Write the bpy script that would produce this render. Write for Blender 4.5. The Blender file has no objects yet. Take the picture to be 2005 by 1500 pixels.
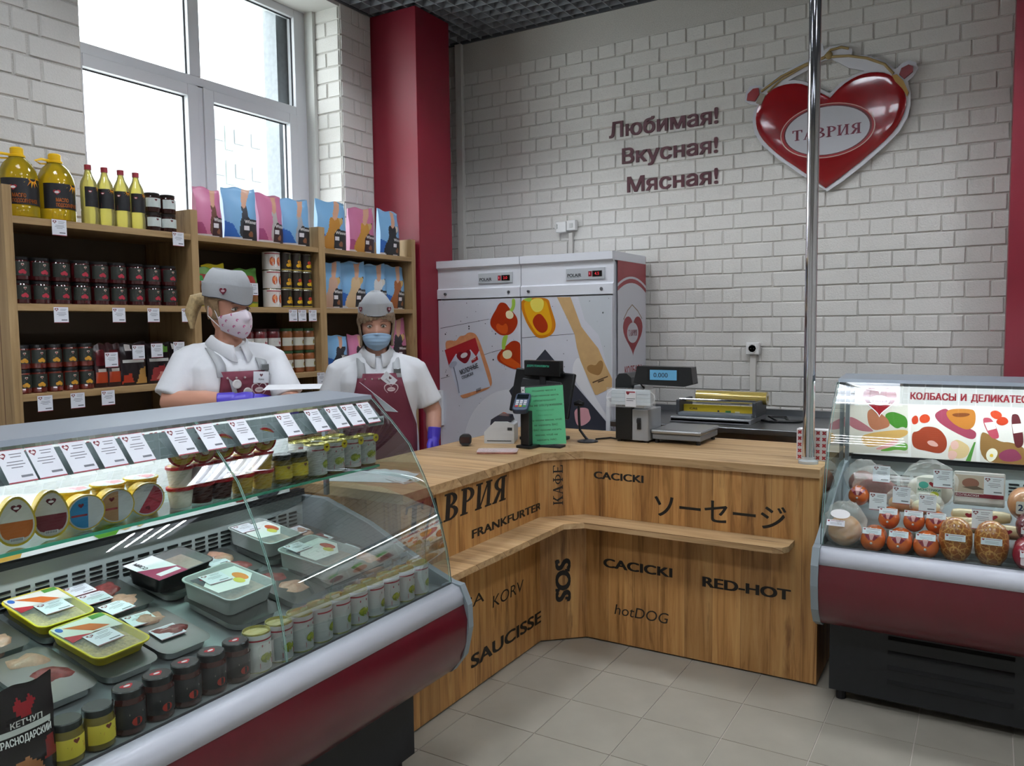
import bpy, bmesh, math, random
from mathutils import Vector, Matrix
random.seed(7)
SC = bpy.context.scene
COL = SC.collection
pi = math.pi

# ---------------- camera ----------------
cam_d = bpy.data.cameras.new('camera')
cam = bpy.data.objects.new('camera', cam_d)
COL.objects.link(cam)
SC.camera = cam
cam_d.sensor_width = 36.0
cam_d.lens = 1560.0 / 2005.0 * 36.0
cam_d.clip_start = 0.05
def cam_rot(yaw, pitch, roll):
    r = Vector((math.cos(yaw), math.sin(yaw), 0)); f = Vector((-math.sin(yaw), math.cos(yaw), 0)); u = Vector((0, 0, 1))
    f2 = f * math.cos(pitch) - u * math.sin(pitch); u2 = u * math.cos(pitch) + f * math.sin(pitch)
    r3 = r * math.cos(roll) + u2 * math.sin(roll); u3 = u2 * math.cos(roll) - r * math.sin(roll)
    return Matrix((r3, u3, -f2)).transposed().to_4x4()
cam.matrix_world = Matrix.Translation((0, 0, 1.58)) @ cam_rot(math.radians(30.95), math.radians(4.245), math.radians(-.685))

# ---------------- world / view ----------------
W = bpy.data.worlds.new('overcast_sky'); SC.world = W; W.use_nodes = True
W.node_tree.nodes['Background'].inputs[0].default_value = (0.93, 0.97, 1.0, 1)
W.node_tree.nodes['Background'].inputs[1].default_value = 7.0
SC.view_settings.view_transform = 'Standard'
SC.view_settings.look = 'None'
SC.view_settings.gamma = 1.0
SC.view_settings.use_curve_mapping = False
SC.view_settings.exposure = 0.18
LAMP = 100.0      # ceiling tube radiance
CASE_LAMP = 46.0
SC.cycles.use_denoising = True
SC.cycles.max_bounces = 6
SC.cycles.diffuse_bounces = 3
SC.cycles.glossy_bounces = 3
SC.cycles.transmission_bounces = 4
SC.cycles.transparent_max_bounces = 12
SC.cycles.use_adaptive_sampling = True
SC.cycles.adaptive_threshold = 0.05
SC.cycles.sample_clamp_indirect = 6.0
SC.cycles.caustics_refractive = False
SC.cycles.caustics_reflective = False

# ---------------- helpers ----------------
def lin(h):
    h = h.lstrip('#')
    def c(v): return v / 12.92 if v <= .04045 else ((v + .055) / 1.055) ** 2.4
    return tuple(c(int(h[i:i + 2], 16) / 255) for i in (0, 2, 4)) + (1,)
_mats = {}
def mat(h, r=.5, metal=0, tr=0, ior=1.45, coat=0, emit=0, alpha=1, spec=.5, bump=0, bscale=80, var=0):
    k = (h, r, metal, tr, ior, coat, emit, alpha, spec, bump, bscale, var)
    if k in _mats: return _mats[k]
    m = bpy.data.materials.new('mat_' + h.lstrip('#')); m.use_nodes = True
    nt = m.node_tree; b = nt.nodes['Principled BSDF']
    b.inputs['Base Color'].default_value = lin(h); b.inputs['Roughness'].default_value = r
    b.inputs['Metallic'].default_value = metal; b.inputs['Transmission Weight'].default_value = tr
    b.inputs['IOR'].default_value = ior; b.inputs['Coat Weight'].default_value = coat
    b.inputs['Specular IOR Level'].default_value = spec; b.inputs['Alpha'].default_value = alpha
    if emit:
        b.inputs['Emission Color'].default_value = lin(h); b.inputs['Emission Strength'].default_value = emit
    if bump or var:
        tc = nt.nodes.new('ShaderNodeTexCoord'); n = nt.nodes.new('ShaderNodeTexNoise'); n.inputs['Scale'].default_value = bscale; n.inputs['Detail'].default_value = 4
        nt.links.new(tc.outputs['Object'], n.inputs['Vector'])
        if bump:
            bp = nt.nodes.new('ShaderNodeBump'); bp.inputs['Strength'].default_value = bump; bp.inputs['Distance'].default_value = .004
            nt.links.new(n.outputs['Fac'], bp.inputs['Height']); nt.links.new(bp.outputs['Normal'], b.inputs['Normal'])
        if var:
            rp = nt.nodes.new('ShaderNodeValToRGB'); c = lin(h)
            rp.color_ramp.elements[0].position = .3; rp.color_ramp.elements[1].position = .7
            rp.color_ramp.elements[0].color = tuple(max(0, x * (1 - var)) for x in c[:3]) + (1,)
            rp.color_ramp.elements[1].color = tuple(min(1, x * (1 + var)) for x in c[:3]) + (1,)
            nt.links.new(n.outputs['Fac'], rp.inputs['Fac']); nt.links.new(rp.outputs['Color'], b.inputs['Base Color'])
    _mats[k] = m
    return m
def glassmat(tint='#f2fbf8', refl=1.0):
    """thin clear sheet: mirror-like at grazing angles, otherwise see-through"""
    k = ('glass', tint, refl)
    if k in _mats: return _mats[k]
    m = bpy.data.materials.new('clear_sheet'); m.use_nodes = True; nt = m.node_tree; nt.nodes.clear()
    o = nt.nodes.new('ShaderNodeOutputMaterial'); mx = nt.nodes.new('ShaderNodeMixShader'); t = nt.nodes.new('ShaderNodeBsdfTransparent'); g = nt.nodes.new('ShaderNodeBsdfGlossy')
    f = nt.nodes.new('ShaderNodeFresnel'); f.inputs['IOR'].default_value = 1.5
    mu = nt.nodes.new('ShaderNodeMath'); mu.operation = 'MULTIPLY'; mu.inputs[1].default_value = refl
    t.inputs[0].default_value = lin(tint); g.inputs['Roughness'].default_value = .01
    nt.links.new(f.outputs[0], mu.inputs[0]); nt.links.new(mu.outputs[0], mx.inputs[0]); nt.links.new(t.outputs[0], mx.inputs[1]); nt.links.new(g.outputs[0], mx.inputs[2]); nt.links.new(mx.outputs[0], o.inputs[0])
    _mats[k] = m
    return m
def filmmat(h='#ffffff', dens=.25):
    """clinging plastic film: part transparent, part glossy pale"""
    k = ('film', h, dens)
    if k in _mats: return _mats[k]
    m = bpy.data.materials.new('plastic_film'); m.use_nodes = True; nt = m.node_tree; b = nt.nodes['Principled BSDF']; o = nt.nodes['Material Output']
    b.inputs['Base Color'].default_value = lin(h); b.inputs['Roughness'].default_value = .18
    t = nt.nodes.new('ShaderNodeBsdfTransparent'); mx = nt.nodes.new('ShaderNodeMixShader'); mx.inputs[0].default_value = dens
    n = nt.nodes.new('ShaderNodeTexNoise'); n.inputs['Scale'].default_value = 35; tc = nt.nodes.new('ShaderNodeTexCoord'); nt.links.new(tc.outputs['Object'], n.inputs['Vector'])
    bp = nt.nodes.new('ShaderNodeBump'); bp.inputs['Strength'].default_value = .7; bp.inputs['Distance'].default_value = .01
    nt.links.new(n.outputs['Fac'], bp.inputs['Height']); nt.links.new(bp.outputs['Normal'], b.inputs['Normal'])
    nt.links.new(t.outputs[0], mx.inputs[1]); nt.links.new(b.outputs[0], mx.inputs[2]); nt.links.new(mx.outputs[0], o.inputs[0])
    _mats[k] = m
    return m
def wood(base='#ad7c45', dark='#70491f', light='#c59a60', axis='z', plank=.13, name='oak'):
    k = ('wood', base, axis, plank, dark)
    if k in _mats: return _mats[k]
    m = bpy.data.materials.new(name); m.use_nodes = True; nt = m.node_tree; b = nt.nodes['Principled BSDF']; b.inputs['Roughness'].default_value = .5
    L = nt.links.new; N = nt.nodes.new
    tc = N('ShaderNodeTexCoord'); sp = N('ShaderNodeSeparateXYZ'); L(tc.outputs['Object'], sp.inputs[0])
    a = {'x': 0, 'y': 1, 'z': 2}[axis]
    # across coordinate = sum of the two other axes
    oth = [i for i in range(3) if i != a]
    s = N('ShaderNodeMath'); s.operation = 'ADD'; L(sp.outputs[oth[0]], s.inputs[0]); L(sp.outputs[oth[1]], s.inputs[1])
    d = N('ShaderNodeMath'); d.operation = 'DIVIDE'; L(s.outputs[0], d.inputs[0]); d.inputs[1].default_value = plank
    fl = N('ShaderNodeMath'); fl.operation = 'FLOOR'; L(d.outputs[0], fl.inputs[0])
    fr = N('ShaderNodeMath'); fr.operation = 'FRACT'; L(d.outputs[0], fr.inputs[0])
    wn = N('ShaderNodeTexWhiteNoise'); wn.noise_dimensions = '1D'; L(fl.outputs[0], wn.inputs['W'])
    mp = N('ShaderNodeMapping'); sc = [26, 26, 26]; sc[a] = 1.6; mp.inputs['Scale'].default_value = sc
    L(tc.outputs['Object'], mp.inputs['Vector'])
    ad = N('ShaderNodeVectorMath'); ad.operation = 'ADD'; L(mp.outputs[0], ad.inputs[0]); L(wn.outputs['Color'], ad.inputs[1])
    n1 = N('ShaderNodeTexNoise'); n1.inputs['Scale'].default_value = 1.0; n1.inputs['Detail'].default_value = 6; n1.inputs['Roughness'].default_value = .62; n1.inputs['Distortion'].default_value = .6; L(ad.outputs[0], n1.inputs['Vector'])
    rp = N('ShaderNodeValToRGB'); e = rp.color_ramp.elements; e[0].position = .28; e[0].color = lin(dark); e[1].position = .72; e[1].color = lin(light)
    e2 = e.new(.47); e2.color = lin(base)
    L(n1.outputs['Fac'], rp.inputs['Fac'])
    # dark knots and streaks
    mp2 = N('ShaderNodeMapping'); sc2 = [9, 9, 9]; sc2[a] = 1.1; mp2.inputs['Scale'].default_value = sc2; L(tc.outputs['Object'], mp2.inputs['Vector'])
    n2 = N('ShaderNodeTexNoise'); n2.inputs['Scale'].default_value = 1.3; n2.inputs['Detail'].default_value = 5; n2.inputs['Roughness'].default_value = .7; L(mp2.outputs[0], n2.inputs['Vector'])
    r2 = N('ShaderNodeValToRGB'); r2.color_ramp.elements[0].position = .60; r2.color_ramp.elements[0].color = (1, 1, 1, 1); r2.color_ramp.elements[1].position = .74; r2.color_ramp.elements[1].color = (.32, .25, .2, 1); L(n2.outputs['Fac'], r2.inputs['Fac'])
    mx = N('ShaderNodeMixRGB'); mx.blend_type = 'MULTIPLY'; mx.inputs[0].default_value = 1; L(rp.outputs[0], mx.inputs[1]); L(r2.outputs[0], mx.inputs[2])
    # plank tint
    mr = N('ShaderNodeMapRange'); mr.inputs['To Min'].default_value = .84; mr.inputs['To Max'].default_value = 1.1; L(wn.outputs['Value'], mr.inputs['Value'])
    m3 = N('ShaderNodeMixRGB'); m3.blend_type = 'MULTIPLY'; m3.inputs[0].default_value = 1; L(mx.outputs[0], m3.inputs[1]); L(mr.outputs[0], m3.inputs[2])
    # printed plank joint
    lt = N('ShaderNodeMath'); lt.operation = 'LESS_THAN'; L(fr.outputs[0], lt.inputs[0]); lt.inputs[1].default_value = .012
    m4 = N('ShaderNodeMixRGB'); L(lt.outputs[0], m4.inputs[0]); L(m3.outputs[0], m4.inputs[1]); m4.inputs[2].default_value = lin('#6a4524')
    L(m4.outputs[0], b.inputs['Base Color'])
    bp = N('ShaderNodeBump'); bp.inputs['Strength'].default_value = .12; bp.inputs['Distance'].default_value = .002; L(n1.outputs['Fac'], bp.inputs['Height']); L(bp.outputs[0], b.inputs['Normal'])
    _mats[k] = m
    return m

def liqmat(h):
    """clear coloured liquid in a bottle: lets light from behind glow through"""
    k = ('liq', h)
    if k in _mats: return _mats[k]
    m = bpy.data.materials.new('liquid'); m.use_nodes = True; nt = m.node_tree; nt.nodes.clear(); N = nt.nodes.new; L = nt.links.new
    o = N('ShaderNodeOutputMaterial'); a = N('ShaderNodeBsdfTranslucent'); d = N('ShaderNodeBsdfDiffuse'); t = N('ShaderNodeBsdfTransparent'); g = N('ShaderNodeBsdfGlossy'); g.inputs['Roughness'].default_value = .05
    for n in (a, d, t): n.inputs[0].default_value = lin(h)
    m1 = N('ShaderNodeMixShader'); m1.inputs[0].default_value = .45; L(a.outputs[0], m1.inputs[1]); L(d.outputs[0], m1.inputs[2])
    m2 = N('ShaderNodeMixShader'); m2.inputs[0].default_value = .45; L(m1.outputs[0], m2.inputs[1]); L(t.outputs[0], m2.inputs[2])
    f = N('ShaderNodeFresnel'); m3 = N('ShaderNodeMixShader'); L(f.outputs[0], m3.inputs[0]); L(m2.outputs[0], m3.inputs[1]); L(g.outputs[0], m3.inputs[2]); L(m3.outputs[0], o.inputs[0])
    _mats[k] = m
    return m
_txt = {}
def text2d(s, bold=0.0):
    """outline of a line of lettering at size 1: (verts, faces, width, contours); glyphs whose contours overlap are filled contour by contour"""
    k = (s, bold)
    if k in _txt: return _txt[k]
    from mathutils.geometry import delaunay_2d_cdt
    cu = bpy.data.curves.new('t', 'FONT'); cu.body = s; cu.size = 1; cu.offset = bold; cu.resolution_u = 4; cu.fill_mode = 'NONE'
    o = bpy.data.objects.new('t', cu); COL.objects.link(o)
    dg = bpy.context.evaluated_depsgraph_get(); me = o.evaluated_get(dg).to_mesh()
    P = [(q.co.x, q.co.y) for q in me.vertices]; nx = {}
    for e in me.edges: a, b = e.vertices; nx.setdefault(a, []).append(b); nx.setdefault(b, []).append(a)
    o.evaluated_get(dg).to_mesh_clear(); bpy.data.objects.remove(o); bpy.data.curves.remove(cu)
    seen = set(); loops = []
    for a in range(len(P)):
        if a in seen or a not in nx: continue
        L = [a]; seen.add(a); c = min(nx[a]) if a + 1 not in nx[a] else a + 1
        while c not in seen:
            L.append(c); seen.add(c); w_ = [q for q in nx[c] if q not in seen]
            if not w_: break
            c = w_[0]
        if len(L) > 2: loops.append([P[q] for q in L])
    if not loops: _txt[k] = ([], [], 0, []); return _txt[k]
    x0 = min(x for L in loops for x, y in L); w = max(x for L in loops for x, y in L) - x0
    loops = [[(x - x0, y) for x, y in L] for L in loops]; box = [(min(x for x, y in L), max(x for x, y in L), min(y for x, y in L), max(y for x, y in L)) for L in loops]
    def winding(x, y):
        n = 0
        for L, (a0, a1, b0, b1) in zip(loops, box):
            if not (a0 <= x <= a1 and b0 <= y <= b1): continue
            for q in range(len(L)):
                (x1, y1), (x2, y2) = L[q], L[(q + 1) % len(L)]
                if (y1 > y) != (y2 > y) and x < (x2 - x1) * (y - y1) / (y2 - y1) + x1: n += 1 if y2 > y1 else -1
        return n
    pts = [Vector(p) for L in loops for p in L]; ed = []; b_ = 0
    for L in loops: ed += [(b_ + q, b_ + (q + 1) % len(L)) for q in range(len(L))]; b_ += len(L)
    r_ = delaunay_2d_cdt(pts, ed, [], 0, 1e-6); V = [(p.x, p.y, 0.0) for p in r_[0]]; F = []
    for f in r_[2]:
        if winding(sum(V[z][0] for z in f) / len(f), sum(V[z][1] for z in f) / len(f)):
            a, b, c = (V[z] for z in f[:3]); F.append(tuple(f) if (b[0] - a[0]) * (c[1] - a[1]) - (c[0] - a[0]) * (b[1] - a[1]) > 0 else tuple(f[::-1]))
    es = {(f[q], f[(q + 1) % len(f)]) for f in F for q in range(len(f))}; C = [e for e in es if (e[1], e[0]) not in es]
    _txt[k] = (V, F, w, C)
    return _txt[k]
class MB:
    """collects shapes into ONE mesh"""
    def __init__(s): s.v = []; s.f = []; s.mi = []; s.sm = []; s.mats = []
    def m(s, x):
        if isinstance(x, str): x = mat(x)
        if x not in s.mats: s.mats.append(x)
        return s.mats.index(x)
    def add(s, vs, fs, m, smooth=False, T=None):
        o = len(s.v); i = s.m(m)
        if T is not None: vs = [T @ Vector(p) for p in vs]
        s.v.extend(tuple(p) for p in vs)
        for f in fs: s.f.append([a + o for a in f]); s.mi.append(i); s.sm.append(smooth)
        return s
    def box(s, a, b, m, T=None):
        (x0, y0, z0), (x1, y1, z1) = a, b
        vs = [(x0, y0, z0), (x1, y0, z0), (x1, y1, z0), (x0, y1, z0), (x0, y0, z1), (x1, y0, z1), (x1, y1, z1), (x0, y1, z1)]
        return s.add(vs, [(3, 2, 1, 0), (4, 5, 6, 7), (0, 1, 5, 4), (1, 2, 6, 5), (2, 3, 7, 6), (3, 0, 4, 7)], m, False, T)
    def cbox(s, c, d, m, T=None):
        return s.box([c[i] - d[i] / 2 for i in range(3)], [c[i] + d[i] / 2 for i in range(3)], m, T)
    def lathe(s, prof, m, n=20, T=None, smooth=True, ry=1.0, cap=True, a0=0, a1=2 * pi):
        full = abs(a1 - a0 - 2 * pi) < 1e-6; k = n if full else n + 1; vs = []; fs = []
        for r, z in prof:
            for i in range(k):
                t = a0 + (a1 - a0) * i / n; vs.append((r * math.cos(t), r * ry * math.sin(t), z))
        for j in range(len(prof) - 1):
            for i in range(n):
                q = (i + 1) % k; fs.append((j * k + i, j * k + q, (j + 1) * k + q, (j + 1) * k + i))
        if cap and full:
            if prof[0][0] > 1e-5: fs.append(tuple(range(k))[::-1])
            if prof[-1][0] > 1e-5: fs.append(tuple((len(prof) - 1) * k + i for i in range(k)))
        return s.add(vs, fs, m, smooth, T)
    def loft(s, rings, m, smooth=True, T=None, cap=True, closed=True):
        n = len(rings[0]); vs = [p for r in rings for p in r]; fs = []
        for j in range(len(rings) - 1):
            for i in range(n if closed else n - 1):
                q = (i + 1) % n; fs.append((j * n + i, j * n + q, (j + 1) * n + q, (j + 1) * n + i))
        if cap and closed: fs += [tuple(range(n))[::-1], tuple((len(rings) - 1) * n + i for i in range(n))]
        return s.add(vs, fs, m, smooth, T)
    def tube(s, pts, rad, m, n=8, T=None, smooth=True, flat=1.0):
        pts = [Vector(p) for p in pts]; rad = rad if isinstance(rad, (list, tuple)) else [rad] * len(pts); rings = []; up = None
        for i, p in enumerate(pts):
            d = (pts[min(i + 1, len(pts) - 1)] - pts[max(i - 1, 0)]).normalized()
            if up is None:
                up = Vector((0, 0, 1)) if abs(d.z) < .9 else Vector((1, 0, 0))
            a = d.cross(up).normalized(); b = a.cross(d).normalized(); up = b
            rings.append([p + a * (rad[i] * math.cos(2 * pi * k / n)) + b * (rad[i] * flat * math.sin(2 * pi * k / n)) for k in range(n)])
        return s.loft(rings, m, smooth, T)
    def poly(s, pts, m, z=0, T=None):
        if len(pts) < 3: return s
        return s.add([(x, y, z) for x, y in pts], [tuple(range(len(pts)))], m, False, T)
    def prism(s, pts, z0, z1, m, T=None, smooth=False):
        a = sum(pts[i][0] * pts[(i + 1) % len(pts)][1] - pts[(i + 1) % len(pts)][0] * pts[i][1] for i in range(len(pts)))
        if a < 0: pts = pts[::-1]
        n = len(pts); vs = [(x, y, z0) for x, y in pts] + [(x, y, z1) for x, y in pts]
        s.add(vs, [tuple(range(n))[::-1], tuple(range(n, 2 * n))], m, False, T)
        return s.add(vs, [(i, (i + 1) % n, n + (i + 1) % n, n + i) for i in range(n)], m, smooth, T)
    def ell(s, cx, cy, rx, ry, m, z=0, T=None, n=24, rot=0):
        c, d = math.cos(rot), math.sin(rot)
        return s.poly([(cx + rx * math.cos(t) * c - ry * math.sin(t) * d, cy + rx * math.cos(t) * d + ry * math.sin(t) * c) for t in (2 * pi * i / n for i in range(n))], m, z, T)
    def sph(s, c, r, m, n=14, k=9, T=None):
        r = r if isinstance(r, (list, tuple)) else (r, r, r); vs = []; fs = []
        for j in range(k + 1):
            ph = -pi / 2 + pi * j / k
            for i in range(n): t = 2 * pi * i / n; vs.append((c[0] + r[0] * math.cos(ph) * math.cos(t), c[1] + r[1] * math.cos(ph) * math.sin(t), c[2] + r[2] * math.sin(ph)))
        for j in range(k):
            for i in range(n): fs.append((j * n + i, j * n + (i + 1) % n, (j + 1) * n + (i + 1) % n, (j + 1) * n + i))
        return s.add(vs, fs, m, True, T)
    def text(s, t, x, y, h, m, z=0, T=None, bold=0.0, w=None, align='l', depth=0, slant=0.0, fn=None):
        """lettering with its cap height h, optionally stretched to width w; fn maps (x,y,z) to 3-D"""
        if bold > .001:
            e = min(bold, .03) * h / .73; g = max(bold - .03, 0) * h / .73; st = 1e-4 if h > .03 else 3e-5
            for n_, (dx, dy) in enumerate(((-e - g, -e * .5), (e + g, -e * .5), (-e - g, e * .5), (e + g, e * .5)) + (((0, 0),) if g else ())): s.text(t, x + dx, y + dy, h, m, z + n_ * st, T, 0, w, align, depth, slant, fn)
            return s
        v, f, tw, con = text2d(t, 0)
        if not v: return s
        k = h / .73; kx = (w / tw) if w else k
        W_ = tw * kx; ox = {'l': 0, 'c': -W_ / 2, 'r': -W_}[align]
        P = [(x + ox + a * kx + slant * b * k, y + b * k, z + c) for a, b, c in v]
        if fn: P = [fn(*p) for p in P]
        s.add(P, f, m, False, T)
        if depth:
            P2 = [(a, b, c + depth) for a, b, c in P]; n = len(P); s.add(P2, f, m, False, T)
            s.add(P + P2, [(a, b, n + b, n + a) for a, b in con], m, False, T)
        return s
    def mesh(s, name, ang=35):
        me = bpy.data.meshes.new(name); me.from_pydata(s.v, [], s.f)
        for x in s.mats: me.materials.append(x)
        me.polygons.foreach_set('material_index', s.mi); me.polygons.foreach_set('use_smooth', s.sm)
        if any(s.sm): me.set_sharp_from_angle(angle=math.radians(ang))
        me.update()
        return me
    def build(s, name, parent=None, bevel=0, loc=None, ang=35, kind=None):
        o = bpy.data.objects.new(name, s.mesh(name, ang)); COL.objects.link(o)
        if parent: o.parent = parent
        if loc: o.location = loc
        if bevel:
            b = o.modifiers.new('bevel', 'BEVEL'); b.width = bevel; b.segments = 2; b.limit_method = 'ANGLE'; b.angle_limit = math.radians(50)
        if kind: o['kind'] = kind
        return o
def tag(o, label, cat, group=None):
    o['label'] = label; o['category'] = cat
    if group: o['group'] = group
    return o
def thing(name, label, cat, loc=(0, 0, 0), rz=0, group=None):
    o = bpy.data.objects.new(name, None); COL.objects.link(o); o.location = loc; o.rotation_euler = (0, 0, rz); o.empty_display_size = .05
    return tag(o, label, cat, group)
def dup(root, label=None, loc=None, rz=None, group=None, parent=None):
    def cp(o, par):
        c = o.copy(); COL.objects.link(c); c.parent = par
        for ch in o.children: cp(ch, c)
        return c
    r = cp(root, parent)
    if label: r['label'] = label
    if group: r['group'] = group
    if loc: r.location = loc
    if rz is not None: r.rotation_euler = (0, 0, rz)
    return r
def struct(o):
    o['kind'] = 'structure'
    return o
def frame(origin, ex, ey):
    """matrix whose local x,y follow ex,ey (unit) and z = ex x ey"""
    ex = Vector(ex).normalized(); ey = Vector(ey).normalized(); ez = ex.cross(ey)
    return Matrix(((ex.x, ey.x, ez.x, origin[0]), (ex.y, ey.y, ez.y, origin[1]), (ex.z, ey.z, ez.z, origin[2]), (0, 0, 0, 1)))
FRONT = frame((0, 0, 0), (1, 0, 0), (0, 0, 1))     # print plane facing local -y
def TR(x, y, z, rz=0, rx=0, ry=0):
    return Matrix.Translation((x, y, z)) @ Matrix.Rotation(rz, 4, 'Z') @ Matrix.Rotation(ry, 4, 'Y') @ Matrix.Rotation(rx, 4, 'X')
def heart2d(n=36, w=1.0, h=1.0):
    """heart outline, width w, height h, centred"""
    P = []
    for i in range(n):
        t = 2 * pi * i / n; x = 16 * math.sin(t) ** 3; y = 13 * math.cos(t) - 5 * math.cos(2 * t) - 2 * math.cos(3 * t) - math.cos(4 * t)
        P.append((x / 32 * w, (y + 2.5) / 29 * h))
    return P
def rrect(w, h, r, n=4, cx=0, cy=0):
    P = []
    for (sx, sy, a) in ((1, 1, 0), (-1, 1, pi / 2), (-1, -1, pi), (1, -1, 3 * pi / 2)):
        for i in range(n + 1):
            t = a + pi / 2 * i / n; P.append((cx + sx * (w / 2 - r) + r * math.cos(t), cy + sy * (h / 2 - r) + r * math.sin(t)))
    return P
def smoothpoly(P, it=2):
    for _ in range(it):
        Q = []
        for i in range(len(P)):
            a, b = P[i], P[(i + 1) % len(P)]; Q += [(a[0] * .75 + b[0] * .25, a[1] * .75 + b[1] * .25), (a[0] * .25 + b[0] * .75, a[1] * .25 + b[1] * .75)]
        P = Q
    return P
# serif capitals drawn as polygons (unit height), for the brand lettering
def _stem(x, w, sf=.07, h=1.0, th=.07):
    return [[(x, 0), (x + w, 0), (x + w, h), (x, h)], [(x - sf, 0), (x + w + sf, 0), (x + w + sf, th), (x - sf, th)], [(x - sf, h - th), (x + w + sf, h - th), (x + w + sf, h), (x - sf, h)]]
def _bowl(x, y0, y1, rx, w, side=1, n=10):
    cy = (y0 + y1) / 2; ry = (y1 - y0) / 2; q = []
    for i in range(n):
        a, b = -pi / 2 + pi * i / n, -pi / 2 + pi * (i + 1) / n
        def P(t, k): return (x + side * (rx - k * w) * math.cos(t) if True else 0, cy + (ry - k * min(w, .07)) * math.sin(t))
        q.append([P(a, 0), P(b, 0), P(b, 1), P(a, 1)])
    return q
def serif(word, w=.17):
    out = []; x = 0
    def put(ps, adv):
        nonlocal x
        for p in ps: out.append([(a + x, b) for a, b in p])
        x += adv
    for ch in word:
        if ch == 'Т': put(_stem(.22, w)[:2] + [[(0, .92), (.61, .92), (.61, 1), (0, 1)], [(0, .74), (.06, .74), (.09, .92), (0, .92)], [(.55, .74), (.61, .74), (.61, .92), (.52, .92)]], .66)
        elif ch == 'А': put([[(.06, 0), (.13, 0), (.36, 1), (.30, 1)], [(.46, 0), (.63, 0), (.40, 1), (.27, 1)], [(.16, .3), (.5, .3), (.48, .38), (.18, .38)], [(0, 0), (.2, 0), (.2, .06), (0, .06)], [(.38, 0), (.7, 0), (.7, .06), (.38, .06)]], .72)
        elif ch == 'В': put(_stem(.08, w) + _bowl(.22, .5, 1, .3, w) + _bowl(.22, 0, .53, .36, w), .66)
        elif ch == 'Р': put(_stem(.08, w) + _bowl(.22, .44, 1, .35, w), .63)
        elif ch == 'И': put(_stem(.07, w * .9) + _stem(.5, w * .9) + [[(.15, .0), (.22, .0), (.58, 1), (.5, 1)]], .76)
        elif ch == 'Я': put(_stem(.4, w) + _bowl(.42, .44, 1, .35, w, -1) + [[(.02, 0), (.2, 0), (.42, .48), (.27, .48)], [(0, 0), (.22, 0), (.22, .06), (0, .06)]], .68)
        elif ch == 'К': put(_stem(.08, w) + [[(.22, .45), (.32, .45), (.6, 1), (.47, 1)], [(.28, .55), (.4, .6), (.66, 0), (.5, 0)], [(.42, 0), (.72, 0), (.72, .07), (.42, .07)], [(.42, .93), (.68, .93), (.68, 1), (.42, 1)]], .76)
        elif ch == 'Ф': put(_stem(.3, w) + _bowl(.385, .2, .8, .36, w * .9) + _bowl(.385, .2, .8, .36, w * .9, -1), .82)
        elif ch == 'Е': put(_stem(.08, w) + [[(.2, 0), (.58, 0), (.6, .25), (.53, .25), (.5, .08), (.2, .08)], [(.2, .92), (.5, .92), (.52, .76), (.58, .76), (.57, 1), (.2, 1)], [(.2, .46), (.44, .46), (.44, .55), (.2, .55)]], .68)
        else: x += .4
    return out, x
def put_serif(mb, word, x, y, h, m, w=None, z=0, T=None, slant=0, sw=.17, align='l'):
    P, tw = serif(word, sw); kx = (w / tw) if w else h; W_ = tw * kx; ox = {'l': 0, 'c': -W_ / 2, 'r': -W_}[align]
    for i, p in enumerate(P): mb.poly([(x + ox + a * kx + slant * b * h, y + b * h) for a, b in p], m, z + i * 1.5e-5, T)
def logo(mb, cx, cy, w, T=None, z=0, border=True, words=True):
    """red heart with pale oval and the brand word, width w"""
    h = w * .92; sh = lambda P: [(cx + a, cy + b) for a, b in P]
    if border: mb.poly(sh(heart2d(36, w * 1.1, h * 1.1)), '#f1efee', z, T)
    mb.poly(sh(heart2d(36, w, h)), mat('#8e1822', .35), z + w * .002, T)
    mb.ell(cx, cy + h * .06, w * .33, h * .2, '#7a1020', z + w * .004, T)
    mb.ell(cx, cy + h * .06, w * .30, h * .175, '#d9d8da', z + w * .006, T)
    if words: put_serif(mb, 'ТАВРИЯ', cx, cy + h * .0, h * .11, '#7b1228', w * .46, z + w * .008, T, align='c')
# ================= the room =================
XL, YB, ZC = -3.9, 5.4, 3.8           # window wall, back wall, lattice ceiling
XR, YF = 3.0, -2.6
# --- floor with separate tiles
TS = .317
def tile_mat():
    m = mat('#a09b8e', .32, var=.07, bscale=5); return m
fl = MB().box((XL - .5, YF - .1, -.12), (XR + .1, YB + .3, -.004), mat('#cfc9c0', .7)).build('floor'); struct(fl)
tmb = MB().box((0, 0, -.004), (TS - .004, TS - .004, 0), tile_mat())
tile_me = tmb.mesh('tile')
rest = MB(); nt_ = 0
for i in range(-8, 10):
    for j in range(-9, 8):
        x = -1.4668 + i * TS; y = 3.2215 + j * TS
        if x < XL or x + TS > XR or y < YF or y + TS > YB: continue
        if -2.2 < x < 1.3 and 1.2 < y < 3.7:
            o = bpy.data.objects.new('tile', tile_me); COL.objects.link(o); o.location = (x, y, 0); o.parent = fl
        else: rest.box((x, y, -.004), (x + TS - .004, y + TS - .004, 0), tile_mat())
rest.build('tile_field', fl, kind='stuff')
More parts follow.
